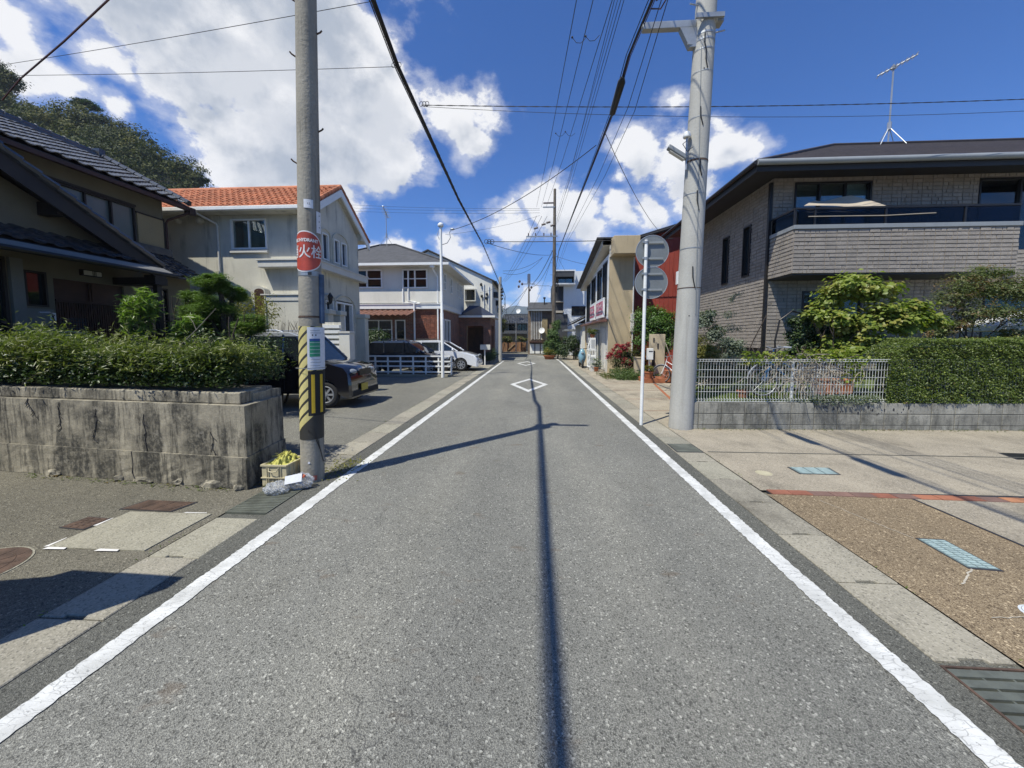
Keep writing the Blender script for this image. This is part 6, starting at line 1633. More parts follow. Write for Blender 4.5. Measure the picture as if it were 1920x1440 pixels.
# ------------------------------------------------------------ cars
def arcpts(cx, cz, r, a0, a1, n=9): return [(cx + r * math.cos(a0 + (a1 - a0) * i / n), cz + r * math.sin(a0 + (a1 - a0) * i / n)) for i in range(n + 1)]
def car(name, lab, nose, L_, W, Hh, paint, roofm, prof, glassp, roofp, wr, wx, plate, kei, zhl):
    """side-on car: nose at +x. prof: upper body outline from tail to nose; everything in metres from the tail, near side at y=0"""
    g = thing(name, lab, 'car', (nose[0] - L_ / 2, nose[1] + W / 2, 0)); X0, Y0 = nose[0] - L_, nose[1]
    def P(x, z, y=0): return V((X0 + x, Y0 + y, z))
    gc = .22
    low = [(prof[-1][0], gc)]
    for cx in sorted(wx, reverse=True): low += arcpts(cx, wr, wr + .05, 0.0 if False else .05, PI - .05)[0:]
    low += [(prof[0][0], gc)]
    # body as sections across the width so that the flanks curve
    outline = prof + low
    secs = [(0.06, .955), (0.0, 1.0), (.0, 1.0), (.06, .955)]
    mb = MB(); n = len(outline); cx_, cz_ = L_ / 2, .62
    ys = (.0, .055, W - .055, W); ks = (.972, 1.0, 1.0, .972)
    vs = []
    for y, k in zip(ys, ks):
        for a, b in outline: vs.append(P(cx_ + (a - cx_) * (k if y in (0, W) else 1), (cz_ + (b - cz_) * (k if b > .5 else 1)), y))
    fs = [(j * n + i, j * n + (i + 1) % n, (j + 1) * n + (i + 1) % n, (j + 1) * n + i) for j in range(3) for i in range(n)]
    fs += [tuple(range(n))[::-1], tuple(range(3 * n, 4 * n))]
    mb.add(vs, fs); body = mb.build('body', paint, g, smooth=True)
    # glasshouse: tapered towards the roof
    m = len(glassp); zb = min(p[1] for p in glassp); zt = max(p[1] for p in glassp)
    def tp(b): return .05 + .13 * (b - zb) / (zt - zb)
    mb = MB(); vs = [P(a, b, tp(b)) for a, b in glassp] + [P(a, b, W - tp(b)) for a, b in glassp]
    mb.add(vs, [tuple(range(m)), tuple(range(m, 2 * m))[::-1]] + [(i, m + i, m + (i + 1) % m, (i + 1) % m) for i in range(m)]); mb.build('windows', m_glass, g)
    mb = MB(); m = len(roofp); vs = [P(a, b, .165) for a, b in roofp] + [P(a, b, W - .165) for a, b in roofp]
    mb.add(vs, [tuple(range(m)), tuple(range(m, 2 * m))[::-1]] + [(i, m + i, m + (i + 1) % m, (i + 1) % m) for i in range(m)]); mb.build('roof', roofm, g, bevel=.03)
    mb = MB(); gl = glassp
    for (a, b), (c, d) in ((gl[0], gl[1]), (gl[-1], gl[-2])):
        for yy, s_ in ((0, 1), (W, -1)):
            p, q = P(a, b, yy + s_ * (tp(b) - .012)), P(c, d, yy + s_ * (tp(d) - .012)); mb.tube([p, q], .032, 6); mb.build('pillar', paint, g); mb = MB()
    for f in (.36, .68):
        a = gl[0][0] + (gl[-1][0] - gl[0][0]) * f
        for yy, s_ in ((0, 1), (W, -1)): mb = MB(); mb.tube([P(a, zb, yy + s_ * (tp(zb) - .008)), P(a - .03, zt, yy + s_ * (tp(zt) - .008))], .028, 6); mb.build('pillar', paint, g)
    for cx in wx:
        for yy, s_ in ((.01, -1), (W - .01, 1)):
            c = P(cx, wr, yy); w = MB(); w.torus(c - V((0, s_ * .08, 0)), (0, 1, 0), wr - .075, .075, 32, 10); w.cyl(c - V((0, s_ * .16, 0)), c - V((0, s_ * .03, 0)), wr - .06, n=28)
            ty_ = w.build('wheel', m_rubber, g, smooth=True)
            rm = MB(); ax = V((0, s_, 0)); rm.torus(c - ax * .02, ax, wr - .125, .016, 28, 6)
            for k in range(7):
                a = 2 * PI * k / 7; d_ = V((math.cos(a), 0, math.sin(a))); t_ = V((-math.sin(a), 0, math.cos(a)))
                rm.obox(c - ax * .03 - t_ * .022, d_ * (wr - .13), t_ * .044, ax * .02)
            rm.cyl(c - ax * .035, c + ax * .0, .045, n=12); rm.build('rim', m_chrome, ty_)
    mb = MB(); fx = prof[-1][0]
    for y in (.10, W - .42): mb = MB(); mb.blob(P(fx - .10, zhl, y + .16), (.11, .17, .07), 1, 0); mb.build('headlight', m_lens, g, smooth=True)
    mb = MB(); mb.obox(P(fx - .005, zhl - .10, .45), (.012, 0, 0), (0, W - .9, 0), (0, 0, .15))
    for k in range(4): mb.obox(P(fx + .006, zhl - .09 + k * .037, .45), (.012, 0, 0), (0, W - .9, 0), (0, 0, .012))
    mb.build('grille', m_black, g)
    mb = MB(); mb.obox(P(fx - .02, .26, .05), (.05, 0, 0), (0, W - .1, 0), (0, 0, .13)); mb.build('bumper', m_rubber if kei else paint, g, bevel=.02)
    MB().obox(P(fx + .035, .36, W / 2 - .30 if kei else W / 2 - .165), (.012, 0, 0), (0, .33, 0), (0, 0, .165)).build('number_plate', plate, g)
    for y, s_ in ((0, -1), (W, 1)):
        mb = MB(); mb.blob(P(gl[-1][0] - .20, zb + .08, y + s_ * .10), (.06, .09, .08), 2, .05); mb.build('wing_mirror', paint, g, smooth=True)
        for f in (.34, .66):
            a = gl[0][0] + (gl[-1][0] - gl[0][0]) * f; MB().obox(P(a - .22, zb - .12, y + s_ * .004 - .005), (.13, 0, 0), (0, .012, 0), (0, 0, .022)).build('door_handle', m_chrome, g)
    mb = MB()
    for f in (.02, .36, .70, .98):
        a = gl[0][0] + (gl[-1][0] - gl[0][0]) * f
        mb.obox(P(a, .33, -.003), (.006, 0, 0), (0, .006, 0), (0, 0, zb - .35)); mb.build('door_seam', m_rubber, g); mb = MB()
    mb.obox(P(wx[0] + wr + .1, .33, -.004), (wx[-1] - wx[0] - 2 * wr - .2, 0, 0), (0, .006, 0), (0, 0, .008)); mb.build('sill_seam', m_rubber, g)
    for yy in (.20, W - .23): mb = MB(); z = max(p[1] for p in roofp); mb.tube([P(roofp[1][0] + .1, z, yy), P(roofp[1][0] + .2, z + .045, yy), P(roofp[2][0] - .3, z + .045, yy), P(roofp[2][0] - .15, z, yy)], .014, 6); mb.build('roof_rail', m_black if not kei else m_skysilver, g)
    for y in (.12, W - .32): MB().obox(P(-.01, .70, y), (.03, 0, 0), (0, .2, 0), (0, 0, .22)).build('tail_light', MAT('tail_lens', (.30, .01, .01), .2, .1, 3, 30, 0), g)
    return g
car('parked_car', 'black small utility car parked nose to the street behind the left hedge', (-4.12, 8.15), 3.45, 1.48, 1.75, m_carblack, m_skysilver,
    [(0.0, .55), (.03, .95), (.10, 1.08), (2.40, 1.10), (2.95, 1.03), (3.30, .93), (3.40, .80), (3.43, .5)],
    [(.10, 1.06), (.16, 1.60), (.30, 1.68), (1.95, 1.68), (2.10, 1.62), (2.62, 1.07)],
    [(.14, 1.66), (.22, 1.73), (1.90, 1.74), (2.14, 1.66), (2.14, 1.63), (.14, 1.63)], .31, (.62, 2.82), MAT('yellow_plate', (.55, .42, .05), .5, .05, 3, 30, 0), True, .82)
car('parked_car', 'dark compact car with sky reflection coloured onto its roof parked behind the white railing', (-3.72, 15.75), 3.95, 1.68, 1.5, m_carblack, m_skysilver,
    [(0.0, .5), (.04, .85), (.12, .98), (2.75, .98), (3.35, .88), (3.78, .74), (3.90, .62), (3.93, .42)],
    [(.15, .96), (.55, 1.38), (.75, 1.43), (2.0, 1.45), (2.2, 1.41), (2.95, .96)],
    [(.55, 1.40), (.70, 1.47), (1.98, 1.50), (2.25, 1.42), (2.25, 1.38), (.55, 1.38)], .31, (.72, 3.12), m_paper, False, .72)
car('parked_car', 'white hatchback with its nose showing beyond the dark compact car', (-2.72, 17.9), 3.95, 1.68, 1.5, m_carwhite, m_carwhite,
    [(0.0, .5), (.04, .85), (.12, .98), (2.75, .98), (3.35, .88), (3.78, .74), (3.90, .62), (3.93, .42)],
    [(.15, .96), (.55, 1.38), (.75, 1.43), (2.0, 1.45), (2.2, 1.41), (2.95, .96)],
    [(.55, 1.40), (.70, 1.47), (1.98, 1.50), (2.25, 1.42), (2.25, 1.38), (.55, 1.38)], .31, (.72, 3.12), m_paper, False, .72)

# ------------------------------------------------------------ white railing and posts left of the street
g = thing('white_railing', 'low white metal railing in front of the white hatchback', 'railing', (-5.5, 15.4, 0))
for k in range(9): MB().box(-7.8 + k * .54, 15.32, 0, -7.74 + k * .54, 15.37, .84).build('post', m_white, g)
for z in (.16, .40, .60, .82): MB().box(-7.8, 15.30, z, -3.44, 15.38, z + .055).build('rail', m_white, g)
MB().box(-7.85, 15.2, 0, -3.4, 15.5, .09).build('kerb', m_slab2, g)
g = thing('white_pole', 'slim pale steel pole with a cap beside the white railing', 'pole', (-3.72, 14.95, 0))
MB().tube([(-3.72, 14.95, 0), (-3.72, 14.95, 2.6), (-3.72, 14.95, 2.62), (-3.72, 14.95, 6.0)], [.066, .066, .055, .05], 14).build('shaft', m_white, g, smooth=True)
MB().lathe([(.085, 0), (.115, .04), (.115, .10), (.06, .16), (0, .17)], (-3.72, 14.95, 5.98), 16).build('cap', m_white, g)
mb = MB(); mb.tube([(-3.66, 14.95, 5.30), (-3.45, 14.9, 5.35), (-3.32, 14.88, 5.55), (-3.36, 14.9, 5.75), (-3.28, 14.88, 5.85)], .016, 6); mb.blob((-3.24, 14.88, 5.87), (.09, .05, .05), 3, 0); mb.tube([(-3.8, 14.95, 5.85), (-3.86, 14.95, 5.7), (-3.78, 14.95, 5.5)], .012, 5); mb.build('cable_hook', m_aero, g)
g = thing('post_sign', 'small white board on a short white post by the brick porch', 'sign', (-2.93, 22, 0))
MB().box(-2.96, 21.98, 0, -2.90, 22.02, 1.0).build('post', m_white, g); MB().box(-3.2, 21.94, .92, -2.60, 21.98, 1.22).build('board', m_offwhite, g)
tree('street_bush', 'low dark bush at the foot of the grey street pole', 'shrub', (-2.85, 23.5, 0), .3, .03, [(-2.9, 23.6, .45, .42, .5, .42), (-2.75, 24.3, .5, .35, .4, .4)], 3500, .07, L_dark, m_bark)

# ------------------------------------------------------------ right: block wall, mesh fence
bw = thing('block_wall', 'low grey concrete block wall under the white mesh fence', 'wall', (6, 6.8, 0))
W0p, W1p = V((2.50, 6.66, 0)), V((11.5, 7.00, 0)); du = (W1p - W0p).normalized(); dn = V((du.y, -du.x, 0))
me_b = MB().box(0, 0, 0, .386, .15, .186).build('block', m_block, None, loc=(0, 0, 0)); me = me_b.data; bpy.data.objects.remove(me_b)
bm = bmesh.new(); bm.from_mesh(me); bmesh.ops.bevel(bm, geom=list(bm.edges), offset=.005, segments=1, affect='EDGES'); bm.to_mesh(me); bm.free()
MB().prism([W0p - dn * .01 , W1p - dn * .01, W1p - dn * .14, W0p - dn * .14], (0, 0, .475)).build('mortar_core', MAT('block_mortar', (.13, .125, .11), .95, .2, 4, 50, .4), bw)
ms = []
for j, (z, hh) in enumerate(((0.085, 1), (.283, 1))):
    for i in range(23): ms.append(frame(W0p + du * (.4 * i) + UP * z + dn * R.uniform(0, .003), du, -dn, UP))
for i in range(23): ms.append(frame(W0p + du * (.4 * i) + dn * R.uniform(0, .003), du, -dn, UP * .42))
for k_, m_ in enumerate(ms): pass
inst(bw, 'block', me, ms, 80)
mb = MB(); rr = random.Random(6)
for k in range(26):
    a = rr.choice((3.4, 3.4, 3.9, 2.6, 2.75)) + rr.gauss(0, .12); p = W0p + du * a + UP * (.40 - abs(rr.gauss(0, .09))) + dn * .0045
    s_ = rr.uniform(.006, .02); mb.poly([p + du * (s_ * math.cos(t) * rr.uniform(.6, 1.2)) + UP * (s_ * 1.5 * math.sin(t) * rr.uniform(.7, 1.3)) for t in np.linspace(0, 5.6, 7)])
mb.build('moss_spots', m_ink, bw)
fe = thing('mesh_fence', 'white welded wire fence standing on the block wall', 'fence', (5.5, 6.75, .47))
z0, z1 = .485, 1.235
wire = MB(); wire.tube([(0, .0, .012), (0, -.028, .0), (0, -.028, .035), (0, 0, .06), (0, 0, .69), (0, -.028, .715), (0, -.028, .75), (0, .0, .738)], .0036, 5)
o_ = wire.build('vertical_wire', m_chain, fe, loc=(0, 0, 0)); wm = o_.data; bpy.data.objects.remove(o_)
base = W0p - dn * .075 + UP * z0
rot = Matrix(((du.x, -du.y, 0, 0), (du.y, du.x, 0, 0), (0, 0, 1, 0), (0, 0, 0, 1)))
ms = [Matrix.Translation(base + du * (.06 + .05 * i)) @ rot for i in range(168)]
inst(fe, 'vertical_wire', wm, ms, 168)
for z in (.0, .04, .17, .30, .43, .56, .71, .745):
    y_ = 0 if 0 < z < .04 or .1 < z < .7 else .028
    p = base + du * .04 + UP * z + dn * (.028 if z in (.0, .04, .71, .745) else .004); MB().cyl(p, p + du * 8.4, .0036, n=5).build('horizontal_wire', m_chain, fe)
for a in (.06, 2.05, 4.05, 6.05, 8.0): p = base + du * a - dn * .03; MB().cyl(p - UP * .1, p + UP * .72, .021, n=10).build('post', m_chain, fe)
mb = MB()
for a in (.13, .24): p = base + du * a - dn * .10 - UP * .01; mb.obox(p, du * .035, dn * -.03, UP * (.50 if a < .2 else .45))
for k in range(6): p = base + du * .14 - dn * .10 + UP * (.04 + k * .075); mb.obox(p, du * .12 + UP * .06, dn * -.015, UP * .012)
mb.build('folding_gate', m_black, fe)
# garden ground
tag(MB().prism([W0p - dn * .145 + du * .0, W1p - dn * .145, V((16, 7.3, 0)), V((16, 11, 0)), V((6.4, 11, 0)), V((3.6, 8.9, 0)), V((2.6, 7.1, 0))], (0, 0, .455)).build('garden_ground', m_lawn, None, loc=(0, 0, 0)), kind='structure')
gp = []
while len(gp) < 9000:
    x, y = R.uniform(2.8, 6.3), R.uniform(6.95, 8.6)
    if y < 7.1 + (x - 2.6) * 1.6: gp.append((x, y, .47))
leaves('lawn_grass', gp, .05, L_grass, None, 5, upb=-.5, fold=0, kind='stuff')

# ------------------------------------------------------------ right: clipped hedge
hd = thing('clipped_hedge', 'dense clipped green hedge behind the mesh fence on the right', 'hedge', (8, 7.2, .47))
def hbox(n):
    out = []
    q = NR.uniform(0, 1, (n, 3)); f = NR.uniform(0, 1, n)
    a = 3.62 + q[:, 0] * 5.6
    lowleft = .42 * np.clip((4.15 - a) / .5, 0, 1)
    top = 1.56 + .022 * np.sin(a * 6) + .018 * np.sin(a * 14) - .34 * np.clip((4.1 - a) / .42, 0, 1) ** 2
    front = f < .52; topm = (f >= .52) & (f < .86)
    z = np.where(topm, top - np.abs(NR.normal(0, .018, n)), .47 + (top - .47) * q[:, 1])
    d = np.where(topm, q[:, 2] * .8 - .02, np.abs(NR.normal(0, .035, n)) - .012)
    d = np.where(f > .86, q[:, 2] * .8, d)
    rnd = np.clip((z - (top - .12)) / .12, 0, 1); d = np.where(front, d + rnd ** 2 * .07, d)
    bump_ = .028 * np.sin(a * 9 + z * 5) + .02 * np.sin(z * 17 + a * 4) + .018 * np.sin(a * 21 + z * 13)
    d = d - bump_ * front * .45 - .085
    p = np.array(base)[None] + np.array(du)[None] * a[:, None] - np.array(dn)[None] * d[:, None]
    p[:, 2] = z + bump_ * topm * .8
    return p
HP = hbox(78000)
leaves('foliage', HP, .030, L_hedge, hd, 1.9, upb=.25, out=np.array([0, -.55, .15]), sizevar=.4)
q_ = hbox(6000); q_ = q_ + NR.normal(0, .02, q_.shape); q_[:, 2] += .012
leaves('new_growth', q_[:2600], .040, L_yellow, hd, 2.2, upb=.6, out=np.array([0, -.4, .3]))
leaves('dead_leaves', q_[2600:3300], .032, L_maple, hd, 1.8, upb=.2)
mb = MB(); p = base + du * 4.05 - dn * .02; mb.prism([V((p.x, p.y, .47)), V((p.x, p.y, .47)) + du * 5.2, V((p.x, p.y, .47)) + du * 5.2 - dn * .62, V((p.x, p.y, .47)) - dn * .62], (0, 0, .96)); mb.build('shade_core', MAT('hedge_shade', (.018, .026, .010), .95, .3, 8, 60, .6), hd)  # solid dark block: the hedge's shaded inside is put into its colour

# ------------------------------------------------------------ trees and shrubs in the right garden
def bl(lst, Y): return [(AY(px, py, Y + dy).x, Y + dy, AY(px, py, Y + dy).z, rx, rx * .75, rz_) for px, py, rx, rz_, dy in lst]
tree('lime_leaf_tree', 'bright yellow-green broad-leaved small tree in front of the balcony', 'tree', (6.15, 7.9, .46), .75, .04,
     bl([(1600, 530, .42, .26, 0), (1640, 545, .42, .24, -.1), (1565, 555, .36, .24, .1), (1580, 600, .42, .3, 0), (1650, 590, .5, .3, -.2), (1710, 585, .4, .24, -.2), (1745, 600, .3, .2, -.2), (1690, 610, .4, .18, -.3), (1610, 640, .36, .24, -.1), (1560, 640, .26, .18, .1), (1600, 660, .3, .16, -.2), (1530, 590, .2, .25, .1)], 7.9),
     9500, .085, L_yellow, m_bark, 1.35, upb=.9, fold=.12, sub=16, spread=.36, seed=3, stems=3)
tree('olive_maple', 'fine-leaved olive green maple behind the clipped hedge at the right', 'tree', (9.0, 8.3, .46), .85, .035,
     bl([(1830, 530, .5, .26, 0), (1880, 545, .5, .28, 0), (1790, 560, .42, .26, 0), (1840, 590, .5, .22, -.1), (1790, 610, .4, .18, 0), (1900, 590, .4, .2, -.1), (1935, 540, .5, .4, 0), (1760, 620, .3, .14, 0), (1860, 510, .35, .16, .1), (1830, 640, .3, .12, -.1), (1900, 625, .3, .12, 0)], 8.2),
     16000, .055, L_maple, m_bark, 2.6, upb=1.1, fold=.1, sub=18, spread=.36, seed=8, stems=4)
tree('dark_climber', 'dark green climber with pale tips at the left of the lime-leaved tree', 'shrub', (5.35, 8.1, .46), .5, .03,
     bl([(1510, 600, .30, .30, 0), (1490, 620, .24, .30, 0), (1530, 640, .34, .26, 0), (1500, 655, .3, .22, 0), (1560, 620, .3, .35, .2)], 8.3), 9000, .052, L_dark, m_bark, 1.6)
mb = MB(); c0 = AY(1470, 700, 8.2)
g = thing('garden_arch', 'thin dark metal arch left of the dark climber', 'trellis', (c0.x, c0.y, .46))
MB().tube([AY(1455, 700, 8.2), AY(1453, 640, 8.2), AY(1462, 600, 8.2), AY(1485, 583, 8.2), AY(1510, 590, 8.2)], .018, 7).build('hoop', m_bronze, g)
g = thing('pale_vine', 'bleached bare vine tangle hung over the middle of the mesh fence', 'vine', (4.5, 6.75, .9))
mb = MB(); rr = random.Random(12)
for k in range(95):
    a = rr.gauss(2.25, .42) ; z = rr.uniform(.8, 1.27); p = base + du * a - dn * rr.uniform(-.05, .10); p.z = z; d = V((rr.uniform(-1, 1), rr.uniform(-.2, .2), rr.uniform(-.7, .6))); pts = [p]
    for j in range(7):
        d = (d + V((rr.uniform(-.6, .6), rr.uniform(-.25, .25), rr.uniform(-.65, .5)))).normalized(); q = pts[-1] + d * .055; q.z = min(q.z, 1.32); pts.append(q)
    mb.tube(pts, rr.uniform(.0035, .008), 4)
mb.build('tangled_stems', m_twig, g)['kind'] = 'stuff'; mb = MB()
for k in range(40):
    a = 2.0 + k * .022 + rr.uniform(-.02, .02); p = base + du * a - dn * .03; mb.tube([V((p.x, p.y, 1.15)), V((p.x, p.y, .9)) + du * rr.uniform(-.1, .12), V((p.x, p.y, .52)) + du * rr.uniform(-.15, .2)], .0055, 4)
mb.build('stems', m_twig, g)
def fpts(a0, a1, zz0, zz1, n, d0=.02, d1=.2, s=1):
    a = NR.uniform(a0, a1, n); d = NR.uniform(d0, d1, n); z = NR.uniform(zz0, zz1, n); p = np.array(base)[None] + np.array(du)[None] * a[:, None] - np.array(dn)[None] * d[:, None]; p[:, 2] = z; return p
leaves('leaves', np.concatenate([fpts(1.2, 2.0, 1.12, 1.36, 260, -.05, .2), fpts(2.2, 3.3, 1.15, 1.4, 360, -.05, .25), fpts(2.9, 3.25, .8, 1.2, 160, -.03, .1)]), .075, L_yellow, g, 1.6, upb=.6)
leaves('ground_cover_leaves', np.concatenate([fpts(2.3, 3.5, .44, .60, 1300, -.13, .12), fpts(1.9, 2.4, .46, .54, 200, -.07, .12)]), .040, L_gray, None, 1.7, upb=.9, kind='stuff')
tree('conifer_sapling', 'slender open conifer sapling against the sunlit brick siding', 'tree', (4.55, 8.6, .46), 1.75, .016, bl([(1372, 560, .10, .1, 0), (1366, 590, .14, .1, 0), (1375, 615, .16, .12, 0), (1358, 640, .16, .12, 0), (1385, 552, .10, .05, 0), (1362, 670, .2, .12, 0)], 8.8), 1500, .05, L_gray, m_bark, 5, depth=0, sub=8, spread=.45, upb=.3)
tree('feathery_shrub', 'yellow-olive feathery shrub right beside the concrete pole', 'shrub', (3.5, 7.9, .46), .4, .02, bl([(1318, 650, .26, .26, 0), (1335, 662, .2, .16, -.1), (1308, 670, .22, .2, 0)], 8.0), 5200, .045, L_olive, m_bark, 4, upb=.3)
tree('mixed_shrub', 'dark and pale leaved shrub behind the feathery one by the red door', 'shrub', (4.3, 9.6, .2), .6, .03, bl([(1315, 605, .3, .25, 0), (1345, 625, .3, .25, 0), (1375, 650, .35, .25, 0), (1330, 590, .18, .14, 0)], 9.8), 4200, .06, L_gray, m_bark, 1.8, sub=20)
tree('dark_undergrowth', 'dark undergrowth behind the mesh fence at the pole end', 'shrub', (4.4, 8.0, .46), .5, .03, [(3.5, 7.9, .95, .6, .3, .42), (4.4, 8.2, .9, .6, .3, .38), (5.4, 8.4, .9, .7, .3, .40)], 9000, .05, L_dark, m_bark)
# terracotta planters
def pot(lab, c, r, h, plant=None, n=300, ls=.05, gn=None, rr_=None):
    g = thing('flower_pot', lab, 'flower pot', c, gn)
    MB().lathe([(0, 0), (r * .7, 0), (r * .95, h * .82), (r * 1.05, h * .82), (r * 1.05, h), (r * .93, h), (r * .9, h * .85), (0, h * .85)], c, 20).build('pot', m_terra, g, smooth=True)
    if plant: p = V(c); q = rr_ or r; leaves('plant', clumps([(p.x, p.y, p.z + h + q * .6, q * 1.1, q * 1.1, q * .8)], n), ls, plant, g, 2)
    return g
pot('terracotta pot on the lawn behind the mesh fence below the blue bicycle', (4.0, 7.35, .46), .11, .14, L_gray, 90, .05)
g = thing('planter_trough', 'orange terracotta trough planter behind the mesh fence', 'planter', (6.0, 7.6, .46))
p = V((5.55, 7.55, .50)); mb = MB(); mb.obox(p, (.62, .02, 0), (0, .22, 0), (0, 0, .30)); mb.obox(p + V((-.02, -.02, .26)), (.66, .02, 0), (0, .26, 0), (0, 0, .045))
mb.build('trough', m_terra, g, bevel=.01); mb = MB()
for k in range(6): mb.obox(p + V((.03 + k * .1, -.012, .03)), (.06, 0, 0), (0, .012, 0), (.02, 0, .2))
mb.build('relief_panels', m_terra, g)

# ------------------------------------------------------------ bicycles
def bike(lab, c, rz, paint, basket=False):
    g = thing('bicycle', lab, 'bicycle', c, None, rz)
    def L(x, z, y=0): return (x, y, z)
    w = .32; hx = (-.52, .52)
    for x in hx:
        t = MB().torus((x, 0, w), (0, 1, 0), w - .012, .016, 36, 8).build('wheel', m_rubber, g, loc=(0, 0, 0), smooth=True)
        r = MB().torus((x, 0, w), (0, 1, 0), w - .035, .009, 36, 6)
        r.build('rim', m_chrome, t, loc=(0, 0, 0)); s_ = MB()
        for k in range(16): a = k * PI / 8; s_.cyl((x, 0, w), (x + (w - .03) * math.cos(a), 0, w + (w - .03) * math.sin(a)), .0018, n=3, cap=False)
        s_.cyl((x, -.04, w), (x, .04, w), .02, n=8); s_.build('spokes', m_chrome, t, loc=(0, 0, 0))
        mb = MB(); mb.tube([(x + (w + .02) * math.cos(a), 0, w + (w + .02) * math.sin(a)) for a in np.linspace(.1 if x > 0 else .7, 2.4 if x > 0 else 3.2, 12)], .014, 6); mb.build('mudguard', m_chrome, g, loc=(0, 0, 0))
    mb = MB(); bb = (-.08, 0, .28); st = (-.22, 0, .72); hd_ = (.36, 0, .78); hb = (.39, 0, .66)
    for a, b, r in ((bb, st, .016), (bb, hb, .018), ((-.16, 0, .5), hd_, .014), (bb, (-.52, .05, w), .010), (st, (-.52, .05, w), .009), (bb, (-.52, -.05, w), .010), (st, (-.52, -.05, w), .009), (hd_, hb, .018), (hb, (.52, .05, w), .012), (hb, (.52, -.05, w), .012), (hd_, (.34, 0, .93), .012)): mb.cyl(a, b, r, n=8)
    mb.build('frame', paint, g, loc=(0, 0, 0))
    mb = MB(); mb.tube([(.22, -.27, .96), (.32, -.2, .97), (.35, 0, .93), (.32, .2, .97), (.22, .27, .96)], .011, 7); mb.build('handlebar', m_chrome, g, loc=(0, 0, 0))
    mb = MB(); mb.blob((-.25, 0, .80), (.14, .08, .04), 2, .1); mb.cyl((-.23, 0, .7), (-.25, 0, .79), .013, n=8); mb.build('saddle', m_black, g, loc=(0, 0, 0), smooth=True)
    mb = MB(); mb.torus((-.08, -.03, .28), (0, 1, 0), .085, .006, 20, 5); mb.cyl((-.08, -.1, .28), (-.08, .1, .28), .015, n=8); mb.box(-.10, -.16, .10, -.0, -.08, .12); mb.box(-.16, .08, .42, -.06, .16, .44); mb.cyl((-.08, -.1, .28), (-.06, -.1, .11), .008, n=6); mb.cyl((-.08, .1, .28), (-.1, .1, .43), .008, n=6); mb.build('crankset', m_chrome, g, loc=(0, 0, 0))
    mb = MB(); mb.box(-.72, -.06, .70, -.34, .06, .715); mb.cyl((-.70, .05, .70), (-.52, .06, w), .006, n=5); mb.cyl((-.70, -.05, .70), (-.52, -.06, w), .006, n=5); mb.build('rear_carrier', m_chrome, g, loc=(0, 0, 0))
    if basket:
        mb = MB()
        for z in (.62, .72, .82, .88): mb.tube([(.42, -.15, z), (.70, -.17, z), (.70, .17, z), (.42, .15, z), (.42, -.15, z)], .004, 4)
        for k in range(9):
            f = k / 8; mb.cyl((.70, -.17 + .34 * f, .62), (.70, -.17 + .34 * f, .88), .003, n=4); mb.cyl((.42 + .28 * f, -.16, .62), (.42 + .28 * f, -.16, .88), .003, n=4); mb.cyl((.42 + .28 * f, .16, .62), (.42 + .28 * f, .16, .88), .003, n=4)
        mb.build('basket', m_black if not paint is m_white else m_chrome, g, loc=(0, 0, 0))
    mb = MB(); mb.cyl((-.10, -.05, .26), (-.24, -.16, .0), .008, n=6); mb.build('kickstand', m_chrome, g, loc=(0, 0, 0))
    return g
bike('pale framed bicycle standing by the red house gate behind the concrete pole', (4.95, 13.3, 0), 2.4, m_white)
bike('blue bicycle leaning in the garden behind the mesh fence', (4.95, 7.55, .46), PI + .15, m_bluebike, True)
bike('black bicycle beside the blue one behind the mesh fence', (5.35, 7.9, .46), PI - .25, m_black, True)
bike('black bicycle parked by the old house wall at the left edge', (-8.25, 5.55, 1.05), .9, m_black, True)

# ------------------------------------------------------------ right utility pole
qb = V((2.62, 6.76, 0)); qt = V((2.86, 6.76, 9.6))
pR = thing('utility_pole', 'tall pale concrete utility pole with steel bracket right of the street', 'utility pole', qb)
def rp_(z): f = z / 9.6; return qb.lerp(qt, f), .200 - .055 * f
seg = [rp_(9.6 * k / 24) for k in range(25)]; MB().tube([s[0] for s in seg], [s[1] for s in seg], 32).build('shaft', m_poleR, pR, smooth=True)
viewR = math.atan2(-qb.y, -qb.x)
def onR(a, z, off): c, r = rp_(z); t = viewR + a; return V((c.x + (r + off) * math.cos(t), c.y + (r + off) * math.sin(t), z))
def bandR(z, h, mat, name='steel_band', off=.004, tilt=0):
    mb = MB(); vs = []; n = 40
    for zz in (z, z + h):
        for i in range(n + 1): a = 2 * PI * i / n; q = onR(a, zz, off); q.z += tilt * math.cos(a); vs.append(q)
    mb.add(vs, [(i, i + 1, n + 2 + i, n + 1 + i) for i in range(n)]); return mb.build(name, mat, pR)
for py, h, m in ((132, .012, m_steel), (218, .012, m_steel), (300, .03, m_rust), (362, .01, m_steel), (465, .012, m_steel), (540, .014, m_rust), (72, .03, m_steel), (60, .03, m_steel), (90, .02, m_steel)):
    bandR(AY(1300, py, 6.6).z, h, m)
zb_ = AY(1300, 60, 6.6).z + .17
mb = MB(); c, r = rp_(zb_)
y_ = c.y - .02
mb.obox((c.x - r - .86, y_ - .05, zb_ - .02), (.86, 0, 0), (0, .10, 0), (0, 0, .11)); mb.prism([(c.x - r - .26, y_ - .05, zb_ - .02), (c.x - r + .02, y_ - .05, zb_ - .02), (c.x - r + .02, y_ - .05, zb_ - .33), (c.x - r - .10, y_ - .05, zb_ - .33)], (0, .10, 0)); mb.build('bracket_arm', m_steel, pR, bevel=.006)
mb = MB(); mb.obox((c.x - r - .06, y_ - r - .02, zb_ + .02), (2 * r + .12, 0, 0), (0, .04, 0), (0, 0, .07)); mb.obox((c.x + r - .02, y_ - .12, zb_ + .0), (.10, 0, 0), (0, .16, 0), (0, 0, .13)); mb.build('bracket_clamp', m_steel, pR)
